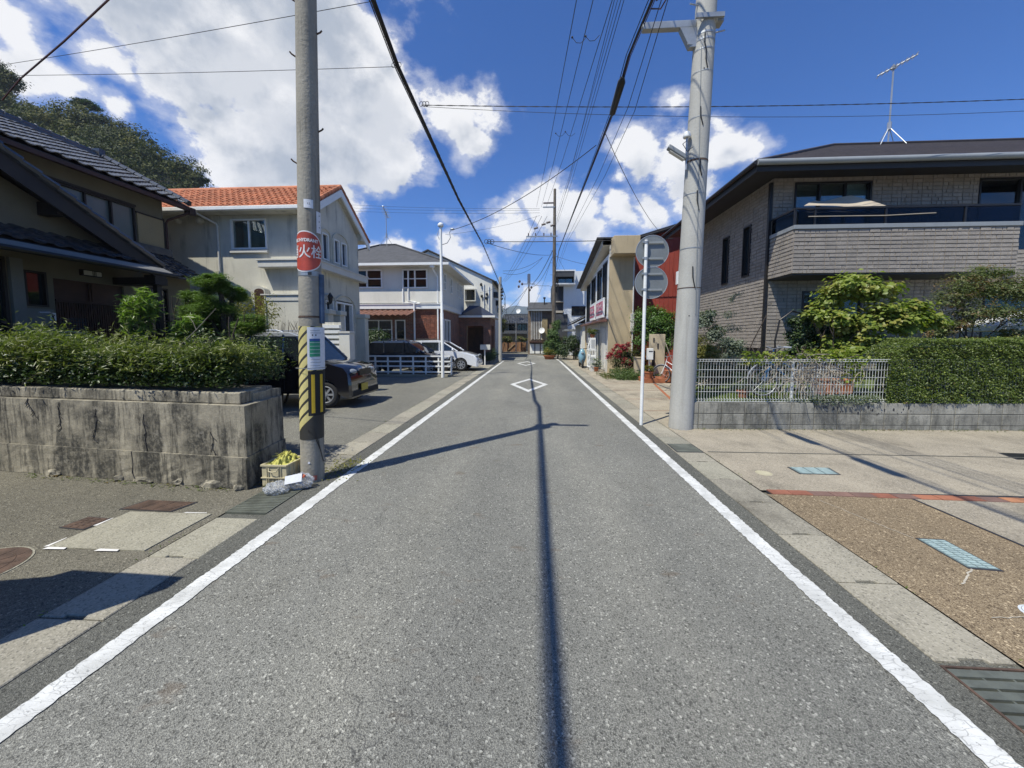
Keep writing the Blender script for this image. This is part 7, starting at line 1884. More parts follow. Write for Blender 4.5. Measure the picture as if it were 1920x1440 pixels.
for px, py, s_ in ((1298, 10, -1), (1345, 60, 1), (1295, 85, -1), (1300, 300, -1)):
    z = AY(px, py, 6.7).z; c, r = rp_(z); mb = MB(); mb.cyl(c + V((s_ * r * .9, -.05, 0)), c + V((s_ * (r + .13), -.08, .01)), .011, n=7); mb.build('step_bolt', m_aero, pR)
for px, z0_, z1_, a in ((1, AY(1300, 72, 6.6).z, AY(1300, 48, 6.6).z, .1), (2, AY(1300, 110, 6.6).z, AY(1300, 85, 6.6).z, .25)):
    pass
mb = MB()
for py0, py1, a0, a1 in ((62, 95, .05, .25), (95, 128, .25, .45), (200, 235, .05, .35), (300, 330, .3, .5), (358, 395, .2, .45), (500, 540, .2, .5)):
    mb.tube([onR(a0, AY(1300, py0, 6.6).z, .008), onR((a0 + a1) / 2 - .1, AY(1300, (py0 + py1) / 2, 6.6).z, .014), onR(a1, AY(1300, py1, 6.6).z, .006)], .010, 5)
mb.build('cable_ties', m_black, pR)
mb = MB()
mb.tube([onR(-.2 + .9 * k / 12, AY(1300, 85 + 42 * k, 6.6).z, .006) for k in range(13)], .006, 5)
mb.build('earth_wire', m_gutterg, pR)
zl = AY(1283, 290, 6.6).z; c, r = rp_(zl)
ll = thing('street_lamp', 'small grey street lamp head fixed to the pale concrete pole', 'street lamp', (c.x - r - .1, c.y, zl))
mb = MB(); mb.cyl((c.x - r - .04, c.y - .1, zl - .22), (c.x - r - .04, c.y - .1, zl + .32), .016, n=8); mb.build('bracket', m_aero, ll)
mb = MB(); mb.obox((c.x - r - .06, c.y - .15, zl - .06), (-.30, 0, .19), (0, .10, 0), (.03, 0, .06)); mb.build('lamp_head', m_gutterg, ll, bevel=.012)
mb = MB(); mb.obox((c.x - r - .08, c.y - .14, zl - .062), (-.24, 0, .152), (0, .08, 0), (-.004, 0, -.006)); mb.build('lens', m_lampglass, ll)
mb = MB(); mb.lathe([(.0, .10), (.05, .08), (.065, .02), (.06, 0), (0, 0)], (c.x - r - .04, c.y - .1, zl + .30), 14); mb.build('sensor_cap', m_white, ll, smooth=True)
mb = MB(); mb.tube([(c.x - r - .04, c.y - .1, zl + .25), (c.x - r - .12, c.y - .14, zl + .18), (c.x - r - .05, c.y - .16, zl + .05), (c.x - r + .02, c.y - .2, zl + .1)], .006, 5); mb.build('lamp_wire', m_cable, ll)
MB().obox(onR(-1.2, AY(1270, 530, 6.6).z, .0), (-.015, 0, 0), (0, .08, 0), (0, 0, .22)).build('plate', m_white, pR)
mb = MB(); mb.cyl(onR(.15, AY(1290, 592, 6.6).z, -.01), onR(.15, AY(1290, 592, 6.6).z, .004), .010, n=10); mb.cyl(onR(.15, AY(1310, 128, 6.6).z, -.01), onR(.15, AY(1310, 128, 6.6).z, .004), .010, n=10); mb.build('bolt_holes', m_ink, pR)

# road sign seen from behind
sg = thing('road_sign', 'two round road signs seen from behind on a white pole', 'road sign', (1.975, 6.93, 0))
top = AY(1212, 450, 6.95); bot = V((1.975, 6.93, 0))
MB().cyl(bot, top, .030, n=16).build('pole', m_white, sg, smooth=True); MB().lathe([(.031, 0), (.031, .02), (0, .028)], top, 14).build('pole_cap', m_aero, sg)
for px, py in ((1223, 471.5), (1221, 530)):
    c = AY(px, py, 6.90 + .10) - V((0, 0, 0)); r = .288; ax = V((.05, 1, 0)).normalized()
    d = MB().cyl(c, c + ax * .006, r - .008, n=44).build('sign_disc', m_greypaint, sg)
    MB().torus(c + ax * .001, ax, r - .004, .007, 44, 6).build('disc_rim', m_aero, d)
    for dz in (.135, -.145):
        MB().obox((c.x - .06 - .12, c.y - .03, c.z + dz), (.36, -.018, 0), (0, .022, 0), (0, 0, .032)).build('rail', m_gutterg, d)
        cz = V((bot.lerp(top, (c.z + dz) / top.z))); MB().cyl(cz + V((0, 0, -.002)), cz + V((0, 0, .034)), .040, n=14).build('clamp', m_steel, d)
        MB().obox((cz.x - .065, cz.y - .02, cz.z + .002), (.03, 0, 0), (0, .03, 0), (0, 0, .028)).build('bolt_lug', m_steel, d)

# ------------------------------------------------------------ red house forecourt and tan building side
g = thing('gate_pillar', 'tan rendered gate pillar with slot openings by the red house', 'pillar', (4.72, 14.6, 0))
MB().box(4.42, 14.5, 0, 4.95, 14.75, 1.75).build('shaft', MAT('pillar_render', (.50, .42, .29), .9, .06, 2, 40, .3), g, bevel=.01)
for x, z, h in ((4.50, 1.45, .16), (4.66, 1.20, .20)): MB().box(x, 14.485, z, x + .05, 14.499, z + h).build('slot', m_ink, g)
MB().box(4.47, 14.485, .48, 4.58, 14.499, 1.12).build('name_panel', m_bronze, g)
mbx = thing('mailbox', 'white mailbox on a thin post in front of the tan gate pillar', 'mailbox', (4.28, 14.2, 0))
MB().cyl((4.30, 14.2, 0), (4.30, 14.2, .85), .025, n=8).build('post', m_white, mbx); MB().box(4.20, 14.1, .80, 4.40, 14.28, 1.22).build('box', m_white, mbx, bevel=.01); MB().box(4.23, 14.09, 1.10, 4.37, 14.099, 1.13).build('slot', m_ink, mbx)
g = thing('low_pillar', 'low tan pillar left of the mailbox', 'pillar', (4.05, 15.0, 0)); MB().box(3.95, 14.9, 0, 4.22, 15.1, .82).build('shaft', MC['pillar_render'], g, bevel=.01); MB().box(3.93, 14.88, .82, 4.24, 15.12, .86).build('cap', MC['pillar_render'], g)
g = thing('brick_step', 'terracotta tiled step below the gate pillar', 'step', (4.6, 14.2, 0)); MB().box(3.95, 13.55, 0, 5.1, 14.45, .14).build('base', m_terra, g)
for k in range(5): MB().box(3.96 + k * .228, 13.55, .141, 4.18 + k * .228, 14.44, .155).build('tile', m_terra, g)
MB().box(4.75, 13.0 + .55, .155, 5.15, 14.2, .42).build('upper_step', m_terra, g)
g = thing('leaning_broom', 'pale broom handle leaning on the gate pillar', 'broom', (5.0, 13.9, 0)); MB().cyl((4.93, 14.45, 1.45), (5.2, 13.7, .1), .015, n=6).build('handle', m_twig, g); MB().cyl((5.17, 13.78, .25), (5.22, 13.64, .0), .03, .08, n=8).build('bristles', m_shade, g)
pot('terracotta pot with a small yellow-green plant by the gate pillar', (4.12, 13.7, .155), .17, .25, L_olive, 260, .07, None, .18)
pot('terracotta pot at the street end by the climbing greenery', (1.15, 28.5, 0), .45, .3, L_olive, 500, .09, None, .45)
tree('round_green_bush', 'round dark green tree in front of the dark red wall', 'tree', (5.0, 15.4, 0), .9, .06, [(4.75, 15.5, 2.35, .75, .6, .65), (5.25, 15.6, 2.15, .7, .6, .65), (4.5, 15.6, 1.75, .55, .5, .55), (5.35, 15.5, 1.6, .6, .5, .6), (4.9, 15.5, 1.5, .6, .5, .5), (5.7, 15.7, 1.9, .5, .5, .6)], 15000, .085, leafmat('fresh_green_leaf', (.045, .10, .016), (.11, .19, .035), .4, .25), m_bark)
tree('crape_myrtle', 'crape myrtle with crimson flower heads against the tan wall', 'shrub', (3.8, 15.9, 0), .5, .03, [(3.7, 15.9, .85, .5, .4, .55), (4.25, 15.9, .8, .55, .4, .55), (3.95, 15.8, .5, .7, .45, .4)], 7000, .075, L_maple, m_bark, 2.4, stems=4)
g = [o for o in bpy.data.objects if o.name.startswith('crape_myrtle')][0]
fb = [(AY(px, py, 15.6).x, 15.6, AY(px, py, 15.6).z, .13, .12, .13) for px, py in ((1152, 655), (1158, 648), (1145, 663), (1168, 650), (1162, 660), (1141, 668), (1176, 646), (1172, 655), (1158, 668), (1170, 676), (1180, 680))]
leaves('flower_heads', clumps(fb, 1900, sub=8, spread=.35), .055, L_redfl, g, 1.5)
tree('orange_flower_shrub', 'shrub with orange tinted leaves beside the crimson flowers', 'shrub', (4.6, 15.3, 0), .8, .03, [(4.55, 15.2, 1.0, .35, .35, .45), (4.85, 15.2, .8, .45, .35, .5)], 3600, .07, leafmat('orange_leaf', (.10, .10, .02), (.30, .085, .025), .5, .3), m_bark, 2.5)
P = np.c_[NR.uniform(3.05, 4.9, 5200), NR.uniform(14.3, 15.6, 5200), NR.uniform(0, 1, 5200)]; P[:, 2] = P[:, 2] ** 1.2 * (.42 - .25 * np.abs(P[:, 1] - 15.1)) ; P = P[(P[:, 0] - 3.0) > (15.6 - P[:, 1]) * .15]
leaves('ground_cover', P, .09, leafmat('ground_cover_leaf', (.05, .085, .025), (.12, .17, .05), .5, .25), None, 3.5, upb=.2, kind='stuff')
P = np.c_[NR.uniform(2.75, 3.3, 500), NR.uniform(14.6, 17, 500), NR.uniform(.0, .08, 500)]
leaves('verge_weeds', P, .07, L_maple, None, 2.5, kind='stuff')
# stand with air-conditioner units
def acunit(lab, x, y, z):
    g = thing('air_conditioner', lab, 'air conditioner', (x, y, z), None)
    MB().box(x - .28, y - .36, z, x, y + .36, z + .60).build('casing', m_white, g, bevel=.012)
    f = MB().cyl((x - .281, y - .08, z + .3), (x - .295, y - .08, z + .3), .22, n=24).build('fan_guard', m_dgrey, g)
    mb = MB()
    for k in range(5): mb.torus((x - .298, y - .08, z + .3), (1, 0, 0), .04 + .045 * k, .005, 24, 4)
    mb.build('guard_rings', m_white, f)
    mb = MB()
    for k in range(9): mb.box(x - .22, y - .366, z + .08 + k * .05, x - .04, y - .360, z + .10 + k * .05)
    mb.build('side_vents', m_gutterg, g)
rk = thing('steel_rack', 'white steel rack carrying two outdoor units beside the tan building', 'rack', (3.05, 19.4, 0))
for x in (2.78, 3.08):
    for y in (19.0, 19.8): MB().box(x, y, 0, x + .03, y + .03, 1.05).build('leg', m_white, rk)
for z in (.12, .98): MB().box(2.76, 18.98, z, 3.12, 19.85, z + .03).build('shelf', m_white, rk)
acunit('lower white outdoor unit on the rack by the tan building', 3.08, 19.4, .155); acunit('upper white outdoor unit on the rack by the tan building', 3.08, 19.4, 1.015)
pot('trailing plant in a pot on top of the outdoor units', (2.95, 19.3, 1.62), .14, .18, L_maple, 500, .09, None, .26)
pot('plant pot standing in front of the outdoor unit rack', (2.95, 18.2, 0), .16, .22, L_gray, 400, .09, None, .30)
for k in range(2):
    g = thing('white_bucket', ('taller' if k == 0 else 'shorter') + ' white bucket on the ground beside the outdoor unit rack', 'bucket', (3.02 - .2 * k, 18.55 - .35 * k, 0)); p = V((3.02 - .2 * k, 18.55 - .35 * k, 0)); h_ = .42 - .1 * k
    MB().lathe([(0, 0), (.12, 0), (.15, h_), (.155, h_), (.145, h_ - .02), (0, h_ - .03)], p, 16).build('pail', m_whitedirty, g, smooth=True); MB().torus(p + UP * h_, (0, .3, 1), .15, .006, 20, 4).build('handle', m_aero, g)
# pale blue scooter
sc_ = thing('scooter', 'pale blue scooter parked beyond the outdoor units', 'scooter', (2.55, 20.6, 0))
mb = MB(); mb.blob((2.58, 20.35, .62), (.20, .22, .42), 5, .06, 3); mb.blob((2.62, 21.1, .55), (.19, .45, .24), 6, .05, 3); mb.box(2.48, 20.5, .28, 2.72, 20.9, .36); mb.build('fairing', m_tealscoot, sc_, smooth=True)
for y in (20.15, 21.35): MB().torus((2.58, y, .22), (1, 0, 0), .17, .05, 24, 8).build('wheel', m_rubber, sc_, smooth=True)
mb = MB(); mb.blob((2.62, 21.1, .82), (.14, .36, .06), 4, .05); mb.build('seat', m_black, sc_, smooth=True)
mb = MB(); mb.tube([(2.30, 20.42, 1.04), (2.58, 20.38, 1.02), (2.86, 20.42, 1.04)], .018, 7); mb.tube([(2.34, 20.4, 1.05), (2.30, 20.4, 1.25)], .006, 5); mb.tube([(2.82, 20.4, 1.05), (2.86, 20.4, 1.25)], .006, 5); mb.blob((2.30, 20.4, 1.27), (.05, .02, .035), 3, 0); mb.blob((2.86, 20.4, 1.27), (.05, .02, .035), 3, 0); mb.build('handlebar', m_black, sc_)
mb = MB(); mb.blob((2.57, 20.14, .80), (.08, .04, .06), 3, 0); mb.build('headlight', m_lens, sc_, smooth=True)
# greenery at the far right of the street
tree('tall_street_shrub', 'tall dark green climber-covered shrub at the foot of the distant wooden pole', 'shrub', (1.8, 29, 0), .9, .06, [(1.55, 29, 1.9, .5, .5, .8), (1.5, 29, 1.0, .8, .6, .8), (1.75, 29.3, 2.6, .35, .35, .5), (1.1, 29.2, .7, .5, .5, .6)], 12000, .10, leafmat('climber_leaf', (.04, .08, .018), (.09, .15, .035), .45, .25), m_bark)
tree('round_street_shrub', 'rounded dark shrub between the climber and the low tiled house', 'shrub', (2.9, 28, 0), .5, .05, [(2.75, 28, 1.25, .7, .6, .8), (2.4, 28, .7, .6, .5, .6), (3.1, 28.2, .8, .5, .5, .7)], 9000, .10, L_dark, m_bark)
tree('street_end_tree', 'leafy tree rising behind the white house at the bend', 'tree', (-4.4, 40, 0), 1.7, .15, [(-4.6, 40, 4.2, 1.2, 1.2, 1.3), (-4.0, 40, 3.0, 1.1, 1.1, 1.0), (-5.2, 40.5, 3.3, 1.3, 1.2, 1.3), (-4.2, 40, 5.0, .8, .8, .8)], 9000, .20, L_forest, m_bark)
tree('bend_shrub', 'low shrubs by the board fence at the bend', 'shrub', (-3.6, 42.5, 0), .5, .05, [(-3.2, 42.8, 1.5, .7, .5, .5), (-4.2, 42.8, 1.4, .8, .5, .6), (-1.4, 43.2, 1.5, .6, .5, .4)], 4000, .14, L_maple, m_bark)

# unseen wall added left of the camera, shaped to throw the lower left shadow
g = thing('shadow_wall', 'unseen wall added left of the viewpoint, shaped to throw the lower left shadow', 'wall', (-3.6, 1.0, 0))
mb = MB(); mb.prism([(-3.11, 1.43, 0), (-3.96, 1.46, 0), (-3.96, 1.34, 0), (-3.11, 1.31, 0)], (0, 0, 2.0)); mb.build('pier', m_stucco, g)
mb = MB(); mb.prism([(-3.961, 1.45, 0), (-9, .35, 0), (-9, .22, 0), (-3.961, 1.33, 0)], (0, 0, 1.85)); mb.build('panel', m_stucco, g)

# leaf litter and weeds where the paving meets walls and kerbs
a_ = NR.uniform(0, 8.5, 420); d_ = np.abs(NR.normal(0, .05, 420)) + .012
P = np.array(W0p)[None] + np.array(du)[None] * a_[:, None] + np.array(dn)[None] * d_[:, None]; P[:, 2] = NR.uniform(.005, .018, 420)
leaves('wall_foot_litter', P, .028, L_maple, None, 1.8, upb=1.6, kind='stuff')
y_ = NR.uniform(1.2, 20, 700); P = np.c_[np.where(NR.uniform(0, 1, 700) < .5, 2.39 + NR.normal(0, .012, 700), -2.84 + NR.normal(0, .012, 700)), y_, NR.uniform(.004, .02, 700)]
P = P[(np.sin(P[:, 1] * 3.1) + np.sin(P[:, 1] * 7.7)) > .2]
leaves('joint_weeds', P, .020, L_grass, None, 3, upb=.2, kind='stuff')
P = np.c_[NR.uniform(-6, -3.2, 260), np.zeros(260), NR.uniform(.004, .012, 260)]; P[:, 1] = 4.36 - (P[:, 0] + 9.5) * .105 - np.abs(NR.normal(0, .05, 260)) - .03
leaves('retaining_wall_litter', P, .026, L_maple, None, 1.8, upb=1.6, kind='stuff')
# ------------------------------------------------------------ wooded hill on the left, far mountains
def ridge(name, pts, Yd, depth, mat, nz=14, amp=3.0):
    """terrain rising to a skyline through pts (x, z) at distance Yd, falling behind"""
    xs = np.array([p[0] for p in pts]); zs = np.array([p[1] for p in pts]); n = 90
    X = np.linspace(xs[0], xs[-1], n); Z = np.interp(X, xs, zs); vs = []
    for j in range(nz + 1):
        f = j / nz
        for i in range(n):
            y = Yd - depth * (1 - f); h = Z[i] * (math.sin(f * PI / 2)) ** 1.1
            vs.append((X[i] * (y / Yd) ** .35 + R.uniform(-amp, amp) * .3, y, h * (1 + 0 * f) + R.uniform(-amp, amp) * .12 - .5))
    m = nz + 1
    for i in range(n): vs.append((X[i], Yd + depth * .7, -1))
    mb = MB(); mb.add(vs, [(j * n + i, j * n + i + 1, (j + 1) * n + i + 1, (j + 1) * n + i) for j in range(m) for i in range(n - 1)])
    return struct(mb, name, mat, smooth=True)
HY = 78.0
hpx = [(-420, 60), (-200, 80), (-60, 90), (0, 118), (40, 165), (75, 215), (100, 228), (150, 218), (190, 226), (230, 245), (270, 262), (310, 285), (345, 300), (372, 320), (384, 345), (392, 400), (400, 520)]
hp = [AY(px, py + 14, HY) for px, py in hpx]
ridge('wooded_hill', [(p.x, max(p.z - 2.5, 0)) for p in hp], HY, 34, m_hill, amp=1.5)
rr = random.Random(21)
def hillz(x, f):
    xs = [p.x for p in hp]; zs = [max(p.z - 2.0, 0) for p in hp]
    return float(np.interp(x, xs, zs)) * math.sin(f * PI / 2) ** 1.1
crowns = []
for k in range(210):
    f = rr.uniform(.45, 1.02) ** .8; x = rr.uniform(hp[0].x, hp[-2].x + 1.5); y = HY - 34 * (1 - f); z = hillz(x, min(f, 1))
    r = rr.uniform(2.4, 4.6); crowns.append((x * (y / HY) ** .35, y, z + r * .35, r, r, r * rr.uniform(.6, .85)))
# skyline crowns, told apart one by one
sky_tr = [((12, 150), 3.6, 'large dark tree at the far left of the hill skyline'), ((60, 215), 3.0, 'broad dark tree on the skyline left of the dip'),
          ((215, 262), 3.6, 'olive tree on the hill crest right of the leaning pine'), ((262, 290), 3.4, 'rounded tree lower on the hill crest'),
          ((325, 318), 3.3, 'open feathery tree near the right end of the hill'), ((358, 335), 2.7, 'last feathery tree at the right end of the hill crest')]
P = clumps(crowns, 120000, sub=26, spread=.19, shell=.92)
leaves('forest_canopy', P, .42, L_forest, None, 1.6, upb=.1, kind='stuff', out=LAST_OUT * 1.3)
for k, ((px, py), r, lab) in enumerate(sky_tr):
    c = AY(px, py, HY - 4); t = thing('hill_tree', lab, 'tree', (c.x, c.y, c.z - r - 2), 'trees on the hill skyline')
    mb = MB(); mb.tube([(c.x, c.y, c.z - r - 2), (c.x + .3, c.y, c.z - r * .4), (c.x, c.y, c.z)], [.4, .3, .12], 7); mb.build('trunk', m_bark, t)
    bb = [(c.x + rr.uniform(-.6, .6) * r, c.y + rr.uniform(-.3, .3) * r, c.z + rr.uniform(-.4, .3) * r, r * .55, r * .5, r * .38) for q in range(7)]
    P_ = clumps(bb, 5600, sub=14, spread=.26); leaves('crown', P_, .40, L_forest, t, 1.8, out=LAST_OUT)
c = AY(160, 205, HY - 3)
t = thing('skyline_pine', 'small flat-topped pine standing out above the hill skyline', 'tree', (c.x, c.y, c.z - 6))
mb = MB(); mb.tube([(c.x - .4, c.y, c.z - 6), (c.x + .2, c.y, c.z - 2), (c.x - .5, c.y, c.z), (c.x - 1, c.y, c.z + 1)], [.3, .22, .15, .08], 7); mb.tube([(c.x - .2, c.y, c.z - 1), (c.x + 1.5, c.y, c.z + .4)], [.12, .06], 6); mb.build('trunk', m_bark, t)
leaves('crown', clumps([(c.x - 1.4, c.y, c.z + 1.1, 1.7, 1.2, .75), (c.x + .6, c.y, c.z + .8, 1.8, 1.2, .7), (c.x + 2.2, c.y, c.z + .1, 1.3, 1, .5), (c.x - .4, c.y, c.z + 1.6, 1.5, 1, .5)], 5200, sub=16, spread=.28), .32, L_dark, t, 2.5)
mp = [(600, 640), (760, 610), (900, 600), (935, 588), (955, 577), (968, 574), (985, 577), (1000, 572), (1030, 582), (1060, 590), (1120, 600), (1300, 615), (1500, 630)]
M_ = [AY(px, py, 1600) for px, py in mp]
m_mt = MAT('mountain_forest', (.030, .044, .034), .95, .35, .012, .08, 0)
ridge('far_mountains', [(p.x, max(p.z, 1)) for p in M_], 1600, 500, m_mt, amp=12)

# ------------------------------------------------------------ far poles
def simple_pole(name, lab, b, h, r0, r1, mat, arms=()):
    g = thing(name, lab, 'utility pole', b); b = V(b)
    MB().cyl(b, b + UP * h, r0, r1, 14).build('shaft', mat, g, smooth=True)
    for (z, x0, x1) in arms:
        MB().box(b.x + x0, b.y - .14, z, b.x + x1, b.y - .06, z + .09).build('crossarm', m_steel, g)
    return g
gpole = simple_pole('utility_pole', 'slender pale grey pole beside the white gable house', (-2.32, 25.4, 0), 5.7, .13, .10, m_poleR)
mb = MB(); c = V((-2.32, 25.4, 5.0))
for k in range(4): mb.blob(c + V((.12, -.1, -.1 - k * .22)), (.09, .09, .08), k, .1)
mb.tube([c + V((.1, -.1, .2)), c + V((.35, -.1, -.6)), c + V((.3, -.1, -1.5)), c + V((.12, -.1, -1.3))], .02, 5); mb.build('cable_joint', m_black, gpole)
fp = simple_pole('utility_pole', 'tall weathered brown utility pole at the right where the street bends', (1.66, 32.6, 0), 14.1, .19, .11, m_poleB, arms=((12.55, -1.0, -.0), (10.15, -2.4, .25)))
mb = MB(); c = V((1.66, 32.6, 0))
mb.box(.70, 32.5, 12.9, 1.66, 32.6, 13.0)
for x, z in ((-1.1, 11.15), (-.7, 11.3), (-.35, 11.05), (-1.75, 10.85)): mb.cyl(c + V((x, -.1, z)), c + V((x + .34, -.1, z + .09)), .085, n=8)
for x in (-2.2, -1.6, -.9, -.3): mb.cyl(c + V((x, -.1, 10.24)), c + V((x, -.1, 10.48)), .05, n=8)
mb.build('insulator', m_insul, fp)
mb = MB()
for k in range(7): mb.torus(c + V((.15, -.1, 6.1 - k * .12)), (.2, 1, .1), .22, .03, 14, 5)
mb.build('cable_coil', m_black, fp)
mb = MB()
for k in range(16): z = 2 + k * .5; s_ = 1 if k % 2 else -1; mb.cyl(c + V((s_ * .15, 0, z)), c + V((s_ * .33, -.05, z)), .012, n=5)
mb.build('step_bolt', m_rust, fp)
f2 = simple_pole('utility_pole', 'farthest utility pole with transformers above the timber house', (-.68, 45, 0), 9.2, .13, .075, m_poleB, arms=((7.95, -.75, .75),))
mb = MB(); c = V((-.68, 45, 0))
for x in (-.14, .14): mb.cyl(c + V((x, -.1, 8.0)), c + V((x, -.1, 9.15)), .04, n=6)
for x, z in ((-1.1, 8.3), (-1.2, 7.7), (-.8, 8.0), (.3, 7.6), (.1, 7.3)): mb.blob(c + V((x, -.1, z)), (.14, .14, .17), 3, 0)
mb.build('insulator', m_insul, f2)
simple_pole('sign_post', 'thin grey post in front of the board fence at the bend', (-2.05, 42, 0), 3.3, .05, .04, m_aero)

# ------------------------------------------------------------ overhead cables
def sagpts(a, b, sag, n=14):
    a, b = V(a), V(b); return [a.lerp(b, i / n) - UP * sag * 4 * (i / n) * (1 - i / n) for i in range(n + 1)]
def cable(lab, pts, r, mat=None, twist=0, name='overhead_cable', n=5):
    mb = MB(); pts = [V(p) for p in pts]
    if twist:
        out = [[], []]; L_ = 0
        fine_ = []
        for a, b in zip(pts[:-1], pts[1:]):
            m = max(1, int((b - a).length / .12))
            for i in range(m): fine_.append(a.lerp(b, i / m))
        fine_.append(pts[-1])
        for k, p in enumerate(fine_):
            t = k * .12 * 2 * PI / twist
            o = V((math.cos(t), 0, math.sin(t))) * r * 1.1; out[0].append(p + o); out[1].append(p - o)
        mb.tube(out[0], r, 4); mb.tube(out[1], r, 4)
    else: mb.tube(pts, r, n)
    return tag(mb.build(name, mat or m_cable, None, smooth=True), lab, 'cable')
# left bundle: from behind the viewpoint over the old pole to the slender pole
def lb(off, zoff, far=True): # catenary polyline through the photographed positions
    P_ = [V((-2.5 + off, -26, 7.3 + zoff)), V((-2.5 + off, -8, 6.72 + zoff)), V((-2.5 + off, 0, 6.70 + zoff))]
    for px, py in ((697, 0), (745, 128), (795, 235), (860, 375), (905, 458)):
        p = AX(px, py, -2.46); f = min(1, (p.y - 5) / 12); P_.append(p + V((off * (1 - f * .75), 0, zoff * (1 - f * .75))))
    P_.append(V((-2.30, 25.3, 5.15 + zoff * .2)))
    return P_
names = ['thickest black cable of the bundle above the left kerb', 'upper black cable of the bundle above the left kerb', 'outer left cable of the bundle above the left kerb', 'inner right cable of the bundle above the left kerb', 'thin top messenger wire of the bundle above the left kerb', 'lowest slack cable of the bundle above the left kerb', 'second thick cable of the bundle above the left kerb']
for k, (o_, z_, r) in enumerate(((0, 0, .018), (.035, .05, .011), (-.045, .02, .008), (.05, .01, .009), (.01, .075, .006), (-.02, -.04, .009), (.02, .02, .013))):
    cable(names[k], lb(o_, z_), r)
# ladder ties on the left bundle
mb = MB(); q = lb(0, .03)
def along(P_, s):
    for a, b in zip(P_[:-1], P_[1:]):
        if a.y <= s <= b.y: return a.lerp(b, (s - a.y) / (b.y - a.y))
    return P_[-1]
for k in range(44):
    y = 6 + k * .42; p = along(q, y); mb.torus(p, (.15, 1, 0), .045, .004, 10, 4)
tag(mb.build('cable_spiral_hanger', m_cable, None), 'spiral hanger loops binding the left cable bundle', 'cable hanger')
# right bundle
def rb(off, zoff):
    P_ = [V((1.80 + off, -26, 7.2 + zoff)), V((1.78 + off, -6, 6.55 + zoff)), V((1.78 + off, 0, 6.48 + zoff))]
    for px, py, X in ((1222, 0, 1.74), (1178, 105, 1.74), (1150, 205, 1.72), (1100, 335, 1.66), (1070, 412, 1.6), (1048, 470, 1.55)):
        p = AX(px, py, X); f = min(1, (p.y - 5) / 14); P_.append(p + V((off * (1 - f * .7), 0, zoff * (1 - f * .7))))
    P_.append(V((1.60, 32.4, 6.3 + zoff * .2)))
    return P_
for k, (o_, z_, r, m_) in enumerate(((0, 0, .017, None), (.035, .03, .011, m_cable_br), (-.04, .03, .008, None), (.05, .0, .007, m_cable_br), (.02, .06, .005, None))):
    cable(['thickest black cable of the bundle right of centre', 'reddish brown cable in the bundle right of centre', 'thin black cable left in the bundle right of centre', 'slack brown cable hanging beside the right bundle', 'top messenger wire of the right bundle'][k], rb(o_, z_), r, m_)
q = rb(0, -.06)
for k, (y0, y1, lab) in enumerate(((AX(1168, 152, 1.73).y, AX(1147, 213, 1.72).y, 'black cable closure hanging in the right bundle under the sky'), (3.05, 3.8, 'cable closure above the view, second along the right bundle'), (1.75, 2.5, 'cable closure above the view, nearest along the right bundle'))):
    a, b = along(q, y0), along(q, y1); d = (b - a)
    mb = MB(); mb.tube([a, a + d * .06, a + d * .12, a + d * .9, a + d * .95, b], [.03, .05, .078, .070, .045, .025], 12)
    tag(mb.build('cable_closure', m_black, None, smooth=True), lab, 'cable joint')
mb = MB(); a = along(rb(0, 0), 5.3)
mb.tube([a, a + V((.14, .2, -.05)), a + V((.16, .5, -.16)), a + V((.02, .7, -.10))], .012, 6); mb.tube([a + V((.1, .1, 0)), a + V((.22, .35, -.1)), a + V((.1, .75, -.18)), a + V((0, .9, -.05))], .010, 6)
tag(mb.build('cable_loop', m_cable_br, None), 'slack brown loops on the right bundle below the bracket arm', 'cable')
for k, (x0, x1, dz) in enumerate(((1240, 1120, 0), (1252, 1130, .0))):
    pts = [AY(x0 + 140, -260, 3.6), AY(x0, 0, 5.4), AY(x0 - 62, 200 + k * 8, 7.8), AY(x0 - 118, 330, 11.5), AY(1062 + k * 4, 450, 21), V((1.62, 32.4, 6.7 - k * .3))]
    cable(('left' if k == 0 else 'right') + ' thin wire running beside the right bundle to the brown pole', pts, .006)
# high voltage lines: three wide, three narrow
for k, (x0, xe, lab) in enumerate(((1081, 1006, 'leftmost high power line over the middle of the road'), (1112, 1015, 'middle high power line of the three over the road'), (1148, 1024, 'right high power line of the three over the road'))):
    a = AY(x0, 0, 9.2 + .1 * k); e = AY(xe, 388, 32.4); m = a.lerp(e, .45) - UP * .25
    cable(lab, [a + (a - e) * 1.1 + UP * .6, a, m, e], .010)
for k, (x0, xe) in enumerate(((1158, 1043), (1164, 1044), (1170, 1046), (1152, 1042))):
    a = AY(x0, 0, 9.0); e = AY(xe, 405 + 6 * k, 32.4); m = a.lerp(e, .5) - UP * .3
    cable(['first', 'second', 'third', 'fourth'][k] + ' line of the narrow power cable group right of the high lines', [a + (a - e) * 1.0 + UP * .5, a, m, e], .0075 if k else .006)
mb = MB()
for (xa, ya), (xb, yb), Yd in (((1073, 70), (1098, 72), 11), ((1098, 68), (1124, 66), 11), ((1042, 250), (1060, 248), 16.5), ((1060, 247), (1078, 250), 16.5)):
    a, b = AY(xa, ya, Yd), AY(xb, yb, Yd); mb = MB(); mb.tube([a, a.lerp(b, .3) - UP * .13, a.lerp(b, .65) - UP * .13, b], .008, 5); mb.blob(a, (.03, .03, .03), 1, 0); tag(mb.build('jumper_wire', m_cable, None), {(11, 1073): 'upper left drooping jumper between the high power lines', (11, 1098): 'upper right drooping jumper between the high power lines', (16.5, 1042): 'lower left drooping jumper between the high power lines', (16.5, 1060): 'lower right drooping jumper between the high power lines'}[(Yd, xa)], 'cable')
